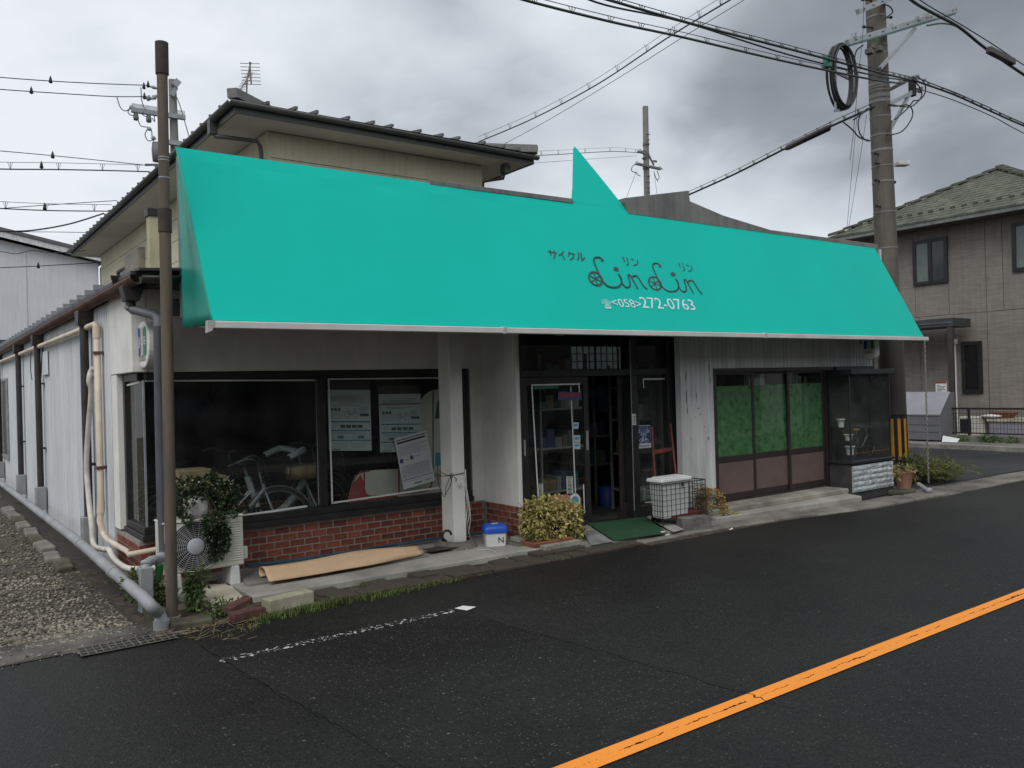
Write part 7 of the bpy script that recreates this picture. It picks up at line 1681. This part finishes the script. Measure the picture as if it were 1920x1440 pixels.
# step bolts
for i, (px_, py_, s) in enumerate(((1611, 2, -1), (1613, 53, -1), (1664, 35, 1), (1634, 290, -1), (1636, 308, -1), (1635, 340, -1), (1671, 343, 1), (1637, 388, -1))):
    c = onpole(py_); e = ua(px_, py_); m_ = MB(); m_.tube([c, c + (e - c) * 1.0 + Vector((0, -.06, 0))], .013, 6); m_.tube([c + (e - c) * .96 + Vector((0, -.058, 0)), c + (e - c) * 1.02 + Vector((0, -.06, 0))], .026, 8); m_.build('step_bolt', blackp, UP)
galv = mat('arm_galvanised', (0.33, 0.36, 0.37), .5, .12, 4, metal=.2)
def arm(p0, p1, w, h, nm='cross_arm', m=None, holes=0, y=6.92):
    a, b = PY(*p0, y), PY(*p1, y); o = MB().bar(a, b, w, h).build(nm, m or galv, UP, bevel=.004)
    if holes:
        d = (b - a)
        for i in range(holes): c = a + d * (i + .5) / holes + Vector((0, -w / 2 - .003, 0)); MB().bar(c - d.normalized() * .03, c + d.normalized() * .03, .002, .018).build('slot', blackp, o)
    return o
arm((1608, 22), (1690, -12), .07, .08, holes=5, y=6.9)
arm((1588, 80), (1793, 18), .07, .085, holes=9, y=6.9)
arm((1590, 86), (1790, 26), .05, .03, 'arm_cover', mat('green_cover', (0.05, 0.13, 0.115), .5), y=6.88)
for px_, py_ in ((1600, 70), (1602, 68), (1720, 38), (1735, 33), (1738, 32), (1672, 52), (1791, 17)): a = PY(px_, py_, 6.88); MB().box(a.x - .02, a.x + .02, a.y - .03, a.y + .03, a.z - .01, a.z + .06).build('bolt', galv, UP)
m_ = MB(); m_.bar(PY(1716, 54, 6.9), PY(1650, 128, 6.93), .05, .05); m_.build('brace', galv, UP)
m_ = MB(); m_.bar(onpole(178), PY(1712, 145, 7.3), .06, .05); m_.build('side_arm', blackp, UP)
arm((1664, 196), (1728, 165), .06, .06, 'side_arm', y=7.0); m_ = MB(); m_.bar(PY(1708, 172, 7.0), PY(1665, 250, 7.0), .05, .04); m_.build('brace', galv, UP)
m_ = MB(); m_.bar(PY(1710, 148, 7.0), PY(1711, 180, 7.0), .08, .10); m_.build('closure', blackp, UP)
for px_, py_ in ((1720, 141), (1733, 148), (1725, 170), (1704, 146)): a = PY(px_, py_, 6.95); MB().lathe(a - Vector((0, 0, .04)), [(0, 0), (.035, .01), (.03, .05), (.02, .07), (0, .08)], 8).build('insulator', galv, UP)
m_ = MB(); a = ua(1673, 308); m_.obox(a + Vector((.12, -.1, 0)), (.12, -.03, .01), (.03, .06, 0), (0, 0, .035)); m_.build('lamp_head', mat('lamp_white', (0.6, 0.6, 0.6), .4), UP, bevel=.01)
for px_, py_ in ((1634, 88), (1630, 97), (1648, 92)): a = PY(px_, py_, 6.9); MB().box(a.x - .05, a.x + .05, a.y - .05, a.y + .05, a.z - .04, a.z + .04).build('clamp', polecon, UP, bevel=.008)
# bracket and the coil of spare cable
br = MB(); br.bar(PY(1566, 84, 6.85), PY(1567, 208, 6.85), .03, .03); br.bar(PY(1543, 124, 6.85), PY(1598, 151, 6.85), .03, .03); br.bar(PY(1566, 208, 6.85), PY(1578, 206, 6.85), .05, .03); br.build('coil_bracket', galv, UP)
cc = PY(1579, 144, 6.8); sc1 = 12.2 / F_PX
cl = thing('cable_coil', 'big oval coil of black cable hanging from the utility pole arm', 'cable', cc - Vector((0, 0, .5)))
for k in range(7):
    m_ = MB(); a_, b_ = (27 + rng.uniform(-3, 3)) * sc1, (57 + rng.uniform(-3.5, 3.5)) * sc1; yo = rng.uniform(-.06, .06)
    u_ = Vector((.78, -.2, .10)); w_ = Vector((-.06, 0, 1)); m_.tube([cc + u_ * a_ * 1.25 * math.cos(t) + w_ * b_ * math.sin(t) + Vector((0, yo, 0)) for t in [2 * math.pi * i / 36 for i in range(37)]], .016, 6, cap=False); m_.build('cable_turn', cablem, cl)
m_ = MB(); q = PY(1551, 118, 6.8); m_.tube([q + Vector((0, 0, .08)), q - Vector((0, 0, .06))], .06, 10); m_.build('green_tape', mat('green_tape', (0.02, 0.20, 0.15), .5), cl)
# loose loops of cable at the pole
lp = thing('pole_cable', 'loose loops of black cable at the joint on the utility pole', 'cable', onpole(200))
for pts in ([(1627, 203), (1614, 215), (1609, 232), (1613, 252), (1624, 263), (1632, 264)], [(1663, 254), (1690, 247), (1708, 225), (1711, 208), (1702, 197), (1680, 199), (1665, 197)], [(1708, 150), (1722, 160), (1728, 180), (1712, 198), (1695, 200), (1665, 195)], [(1722, 145), (1733, 155), (1735, 172), (1726, 186), (1712, 189)], [(1630, 204), (1618, 212), (1600, 225)], [(1580, 228), (1598, 243), (1612, 258), (1632, 264)], [(1655, 8), (1668, 12), (1674, 22), (1668, 28), (1660, 34)], [(1618, 85), (1606, 95), (1602, 112)], [(1672, 226), (1668, 238), (1663, 246)], [(1712, 190), (1700, 205), (1678, 224)]):
    m_ = MB(); m_.tube(catmull([PY(a, b, 6.92) for a, b in pts], 6), .011, 6); m_.build('cable_loop', cablem, lp)

# ================================================================== OVERHEAD LINES
def wire(label, pts, r_=.012, name='overhead_wire', grp=None, hangers=None, m=None, clips=None):
    """pts: points in space; the line sags in smooth curves through them"""
    mb = MB(); P_ = catmull(pts, 8); mb.tube(P_, r_, 5); 
    if hangers:
        dz, n, r2 = hangers
        Q_ = [p + Vector((0, 0, dz)) for p in P_]; mb.tube(Q_, r2, 4)
        for i in range(n):
            t = (i + .5) / n * (len(P_) - 1); j = int(t); p = P_[j].lerp(P_[j + 1], t - j); mb.tube([p - Vector((0, 0, r_)), p + Vector((0, 0, dz + r2))], r2 * 1.2, 4); mb.tube([p + Vector((-.05, 0, dz)), p + Vector((0, 0, -r_)), p + Vector((.05, 0, dz))], r2 * .9, 4)
    o = mb.build(name, m or cablem, cat='wire', label=label, group=grp); return o
yw = 6.75
wire('upper thick overhead cable from the top edge to the utility pole', [PY(1040, -30, yw), PY(1280, 40, yw), PY(1480, 92, yw), PY(1632, 132, yw), PY(1708, 150, yw + .15)], .017, hangers=(.05, 26, .006))
wire('overhead cable just under the upper thick one left of the pole', [PY(1000, -52, yw + .1), PY(1120, 5, yw + .1), PY(1280, 41, yw + .1), PY(1480, 103, yw + .1), PY(1632, 140, yw + .1), PY(1708, 152, yw + .2)], .012)
wire('lower overhead cable with hangers from the top edge to the pole', [PY(930, -20, yw - .2), PY(990, 2, yw - .2), PY(1150, 42, yw - .2), PY(1280, 70, yw - .2), PY(1440, 108, yw - .2), PY(1540, 130, yw - .2), PY(1640, 150, yw - .2), PY(1695, 157, yw - .1)], .015, hangers=(.06, 16, .005))
wire('thick overhead cable leaving the pole to the right edge', [PY(1712, 150, 6.9), PY(1790, 178, 6.8), PY(1850, 205, 6.7), PY(1920, 236, 6.6), PY(2050, 290, 6.5)], .017, hangers=(.05, 14, .006))
wire('thin overhead line leaving the pole low to the right edge', [PY(1715, 165, 6.9), PY(1780, 185, 6.8), PY(1860, 218, 6.7), PY(1920, 250, 6.6), PY(2050, 312, 6.5)], .008)
wire('upper overhead cable leaving the pole to the right edge', [PY(1725, 148, 6.9), PY(1780, 170, 6.8), PY(1840, 195, 6.7), PY(1920, 232, 6.6), PY(2050, 284, 6.5)], .009)
wire('heavy cable sweeping from the top of the pole to the upper right corner', [PY(1690, -15, 6.7), PY(1720, 8, 6.7), PY(1760, 30, 6.7), PY(1800, 52, 6.65), PY(1850, 92, 6.6), PY(1920, 140, 6.5), PY(2000, 190, 6.4)], .026)
wire('second cable bundled with the heavy one at the upper right', [PY(1690, -25, 6.75), PY(1740, 10, 6.75), PY(1800, 45, 6.7), PY(1860, 82, 6.65), PY(1920, 122, 6.55), PY(2000, 170, 6.4)], .010)
wire('cable from the arm joining the heavy cable at the upper right', [PY(1738, 48, 6.85), PY(1765, 44, 6.8), PY(1790, 48, 6.75), PY(1815, 62, 6.68)], .016, m=mat('green_cover', (0.05, 0.13, 0.115)))
MB().bar(PY(1853, 93, 6.55), PY(1900, 117, 6.5), .10, .11).build('splice_box', mat('splice_dark', (0.055, 0.05, 0.045), .6, .15), cat='box', label='dark splice box hung on the cable at the upper right edge', bevel=.015, seg=2)
yl0 = 7.2
wire('black cable running down left from the pole to behind the awning', [onpole(203) + Vector((-.15, 0, 0)), PY(1555, 238, 8.0), PY(1473, 278, 9.3), PY(1380, 325, 10.6), PY(1294, 364, 12), PY(1200, 405, 13.5)], .020, hangers=(.07, 18, .006))
MB().tube([PY(1556, 238, 8.0), PY(1553, 240, 8.03), PY(1478, 276, 9.2), PY(1473, 279, 9.3)], [.03, .055, .055, .03], 12).build('cable_closure', mat('closure_black', (0.02, 0.021, 0.023), .45), cat='splice', label='long black sleeve on the cable left of the utility pole')
d1 = [PY(1400, -18, 6.6), PY(1355, 8, 7.0), PY(1250, 72, 8.4), PY(1120, 158, 10.2), PY(1000, 222, 12.2), PY(897, 266, 13.4)]
wire('service wire with hooks running from the top down to the cream house roof', d1, .011, hangers=(.10, 12, .004))
wire('thin bare wire parallel to the service wire to the cream house', [PY(1415, -15, 6.6), PY(1390, 3, 7.0), PY(1280, 70, 8.4), PY(1150, 152, 10.2), PY(1030, 224, 12.2), PY(945, 270, 13.4)], .005)
for k, (pts, r_, hg, l_) in enumerate((
    ([(-60, 138), (0, 145), (95, 152), (190, 157), (275, 160)], .012, None, 'topmost overhead line at the left edge, to the far pole'),
    ([(-60, 160), (0, 167.5), (110, 175), (210, 181), (275, 181)], .012, None, 'second overhead line from the top at the left edge'),
    ([(-60, 278), (0, 283), (100, 292), (190, 301), (275, 310)], .010, None, 'thin overhead line at the left edge above the hooked cable'),
    ([(-60, 313), (0, 317), (110, 318), (210, 320), (280, 322)], .016, (.16, 5, .006), 'hooked overhead cable at the left edge in the middle height'),
    ([(-60, 388), (0, 391), (100, 395), (210, 396)], .014, (.16, 4, .006), 'hooked overhead cable at the left edge near the white house roof'),
    ([(-60, 395), (0, 391), (110, 383), (220, 376)], .009, None, 'thin line rising from the left edge to the cream house eave'),
    ([(-60, 436), (0, 434), (60, 432), (130, 420), (195, 400)], .022, None, 'thick cable curving up from the left edge to the cream house eave'),
    ([(-60, 434), (0, 434.5), (100, 435), (165, 436)], .009, None, 'thin level line just above the white house roof'),
    ([(-60, 506), (0, 502), (70, 499), (190, 492)], .012, None, 'line crossing before the white house wall'),
    ([(-60, 474), (0, 472), (30, 476), (60, 470), (100, 474), (160, 470)], .010, None, 'slack curly line across the white house gable'))):
    yy = 22.0 if k < 6 else 26.0
    wire(l_, [PY(a, b, yy) for a, b in pts], r_, hangers=hg)
mk = [(95, 152, 22), (59, 172, 22), (99, 293, 22), (78, 312, 22), (84, 390, 22), (72, 499, 26), (270, 163, 22), (278, 160, 22), (271, 182, 22)]
ml = ['second from the left on the topmost line', 'on the second line', 'on the thin third line', 'on the hooked cable in the middle', 'on the hooked cable near the white house roof', 'before the white house wall', 'nearest the far pole, left one', 'nearest the far pole, right one', 'nearest the far pole, lowest one']
for i, (a, b, y_) in enumerate(mk): MB().lathe(PY(a, b + 5, y_), [(0, 0), (.045, .03), (.03, .10), (.03, .12), (0, .2)], 8).build('line_marker', blackp, cat='marker', group='small dark markers on the lines at the left', label='small dark marker ' + ml[i].replace('second from the left ', ''))
# thin lines from the far pole and down to the roofs
wire('thin hooked service wire between the cream house and the middle pole', [PY(990, 292, 26), PY(1040, 290, 27), PY(1150, 284, 29), PY(1198, 287, 31)], .016, hangers=(.18, 7, .006))
wire('thin bare wire between the cream house and the middle pole', [PY(970, 308, 26), PY(1080, 300, 28), PY(1195, 292, 31)], .008)
wire('pair of stay wires falling from the pole arm behind the roof, left one', [PY(1608, 205, 8), PY(1600, 290, 8.6), PY(1588, 428, 9.6)], .004)
wire('pair of stay wires falling from the pole arm behind the roof, right one', [PY(1625, 215, 8), PY(1612, 300, 8.6), PY(1591, 428, 9.6)], .004)
wire('thin vertical wire running along the utility pole', [PY(1620, -10, 6.85), PY(1618, 60, 6.85), PY(1611, 130, 6.85), PY(1603, 220, 6.85), PY(1594, 300, 7.4)], .004)

# ---- pole behind the awning
def farpole(label, pt, pb_px, y, r0, r1):
    a, b = PY(*pt, y), PY(*pb_px, y); d = (b - a); foot = a + d * (a.z / -d.z if d.z else 1)
    t = thing('utility_pole', label, 'utility pole', (foot.x, foot.y, 0)); MB().tube([foot, a.lerp(foot, .5), a], [r0 * 1.2, r0, r1], 16).build('shaft', mat('far_pole_concrete', (0.20, 0.20, 0.19), .85, .1, 2), t); return t
y2 = 31.0; P2 = farpole('slim concrete pole with small arms rising behind the awning peak', (1210, 200), (1213, 365), y2, .165, .15)
Q2 = lambda a, b: PY(a, b, y2 - .2)
for p0, p1, w_ in (((1194, 307), (1238, 317), .12), ((1196, 284), (1211, 288), .10), ((1217, 292), (1226, 310), .07), ((1225, 302), (1231, 303), .09)): MB().bar(Q2(*p0), Q2(*p1), w_, w_).build('cross_arm', mat('far_arm', (0.14, 0.145, 0.15), .6), P2)
for b in (252, 262, 270, 283, 290, 297, 330, 342, 352, 360): MB().bar(Q2(1203 if b % 2 else 1211, b), Q2(1211 if b % 2 else 1219, b), .03, .03).build('step_bolt', blackp, P2)
for b in (271, 287, 297, 315): c = PY(1211, b, y2); MB().tube([c - Vector((0, 0, .06)), c + Vector((0, 0, .06))], .175, 14).build('pole_band', mat('far_arm', (0.14, 0.145, 0.15)), P2)
for pts in ([(1194, 306), (1186, 312), (1184, 320), (1192, 324)], [(1192, 322), (1196, 328), (1201, 330)], [(1232, 320), (1236, 332), (1232, 338)], [(1226, 322), (1230, 334), (1234, 340)], [(1238, 313), (1243, 318)]): MB().tube(catmull([Q2(*p) for p in pts], 4), .02, 5).build('cable_loop', cablem, P2)
for p0, p1 in (((1193, 322), (1174, 372)), ((1226, 320), (1232, 364))): MB().tube([Q2(*p0), Q2(*p1)], .012, 4).build('stay', cablem, P2)
for a, b in ((1194, 306), (1237, 315), (1200, 283)): MB().lathe(Q2(a, b) - Vector((0, 0, .1)), [(0, 0), (.09, .02), (.08, .12), (.05, .2), (0, .22)], 10).build('insulator', mat('far_insulator', (0.35, 0.36, 0.37), .4), P2)

# ---- pole at the left behind the steel post
y3 = 22.5; P3 = farpole('concrete power pole with spiked cross arm behind the steel post', (323, 150), (328, 300), y3, .13, .095)
Q3 = lambda a, b: PY(a, b, y3 - .15)
fa = mat('far_arm', (0.14, 0.145, 0.15)); lg = mat('far_arm_light', (0.30, 0.32, 0.34), .6)
for p0, p1, w_ in (((246, 206), (347, 221), .11), ((311, 266), (341, 270), .12), ((326, 162), (334, 152), .16), ((330, 165), (322, 180), .10)): MB().bar(Q3(*p0), Q3(*p1), w_, w_).build('cross_arm', lg, P3)
m_ = MB()
for i in range(46): 
    u = i / 45; a = 248 + 98 * u
    if 308 < a < 322: continue
    c = Q3(a, 205 + 14.5 * u); m_.tube([c, c + Vector((0, 0, .16))], .010, 3)
m_.build('bird_spikes', lg, P3, kind='stuff')
for a, b in ((255, 220), (279, 224)): MB().lathe(Q3(a, b) - Vector((0, 0, .08)), [(0, 0), (.06, .01), (.07, .08), (.05, .18), (.06, .24), (0, .25)], 10).build('insulator', fa, P3)
for a, b in ((247, 201), (271, 205), (290, 211), (280, 242), (288, 259)): MB().lathe(Q3(a, b) - Vector((0, 0, .05)), [(0, 0), (.06, .02), (.06, .06), (.03, .1), (0, .11)], 8).build('insulator', lg, P3)
for pts in ([(219, 182), (226, 202), (236, 208), (245, 202)], [(264, 164), (266, 190), (272, 205)], [(245, 202), (240, 210), (246, 216), (256, 215)], [(258, 222), (264, 236), (278, 239), (284, 245), (285, 258)], [(278, 240), (272, 252), (278, 264), (288, 262)], [(288, 262), (289, 290), (296, 296)], [(265, 213), (272, 218), (278, 218)], [(285, 221), (290, 228), (289, 216)], [(330, 180), (338, 200), (354, 255)]): MB().tube(catmull([Q3(*p) for p in pts], 5), .012, 5).build('cable_loop', cablem, P3)
for p0, p1, w_ in (((281, 162), (296, 166), .05), ((273, 182), (284, 186), .09), ((284, 186), (294, 179), .07)): MB().tube([Q3(*p0), Q3((p0[0] + p1[0]) / 2, (p0[1] + p1[1]) / 2), Q3(*p1)], [.02, w_, .02], 8).build('strain_insulator', lg, P3)
MB().lathe(Q3(295, 286) - Vector((0, 0, .25)), [(0, 0), (.12, .02), (.14, .3), (.12, .5), (0, .52)], 14).build('transformer', fa, P3)
MB().bar(Q3(272, 309), Q3(296, 309), .05, .05).build('side_arm', fa, P3)
# ================================================================== ACROSS THE ROAD (seen in the shop windows)
structure('far_pavement', MB().box(-60, 120, -3.0, -1.2, -.04, .08), concrete_dk)
gw = mat('garden_wall_block', (0.13, 0.125, 0.115), .9, .2, 1.5, .3, 30)
m_ = MB(); m_.box(-20, 70, -3.3, -3.15, -.05, 1.25); m_.build('garden_wall', gw, cat='wall', label='grey block garden wall across the road')
def street_house(x0, x1, y0, y1, hgt, col, label):
    t = thing('house', label, 'house', ((x0 + x1) / 2, (y0 + y1) / 2, 0)); m = mat('street_wall_%d' % int(x0), col, .85, .1, 1)
    MB().box(x0, x1, y0, y1, 0, hgt).build('wall', m, t)
    ym_ = (y0 + y1) / 2; MB().prism([(x0 - .5, y0 - .5, hgt), (x0 - .5, ym_, hgt + 1.5), (x0 - .5, y1 + .5, hgt)], (x1 - x0 + 1, 0, 0)).build('roof', roofm, t)
    x = x0 + 1
    while x < x1 - 1.5:
        MB().box(x, x + 1.4, y1 + .001, y1 + .05, 1.0, 2.2).build('window', mat('grey_pane', (0.055, 0.065, 0.065)), t); x += 2.8
street_house(3, 18, -14, -6.5, 6.0, (0.16, 0.15, 0.13), 'tall dark rendered house across the road behind the photographer')
street_house(19.5, 36, -16, -7, 5.8, (0.20, 0.19, 0.17), 'long grey house across the road further right')
street_house(38, 60, -17, -7, 5.6, (0.17, 0.16, 0.15), 'brown grey house far along the other side of the road')
street_house(-16, 1, -15, -7, 5.4, (0.18, 0.17, 0.16), 'grey house across the road to the left')
sd_ = thing('added_shed', 'made up white shed added across the road for a reflection in the doors', 'shed', (23, -2.6, .08))  # added white box that gives the middle door pane a pale reflection
MB().box(22.4, 23.7, -3.1, -2.3, .08, 2.15).build('shed_body', whitep, sd_); MB().box(22.3, 23.8, -3.14, -2.2, 2.151, 2.22).build('shed_roof', steelgrey, sd_); MB().box(23.03, 23.07, -2.299, -2.28, .12, 2.1).build('door_edge', steelgrey, sd_)
m_ = MB(); rh = random.Random(3)
for i in range(60): leafcloud(m_, (-12 + i * .9, -4.2 + rh.uniform(-.3, .3), 1.2 + rh.uniform(-.2, .3)), (.8, .6, .8), 90, .16, .10, r=rh, shell=.3)
m_.build('hedge', leafdk, cat='hedge', label='clipped dark hedge behind the garden wall across the road')
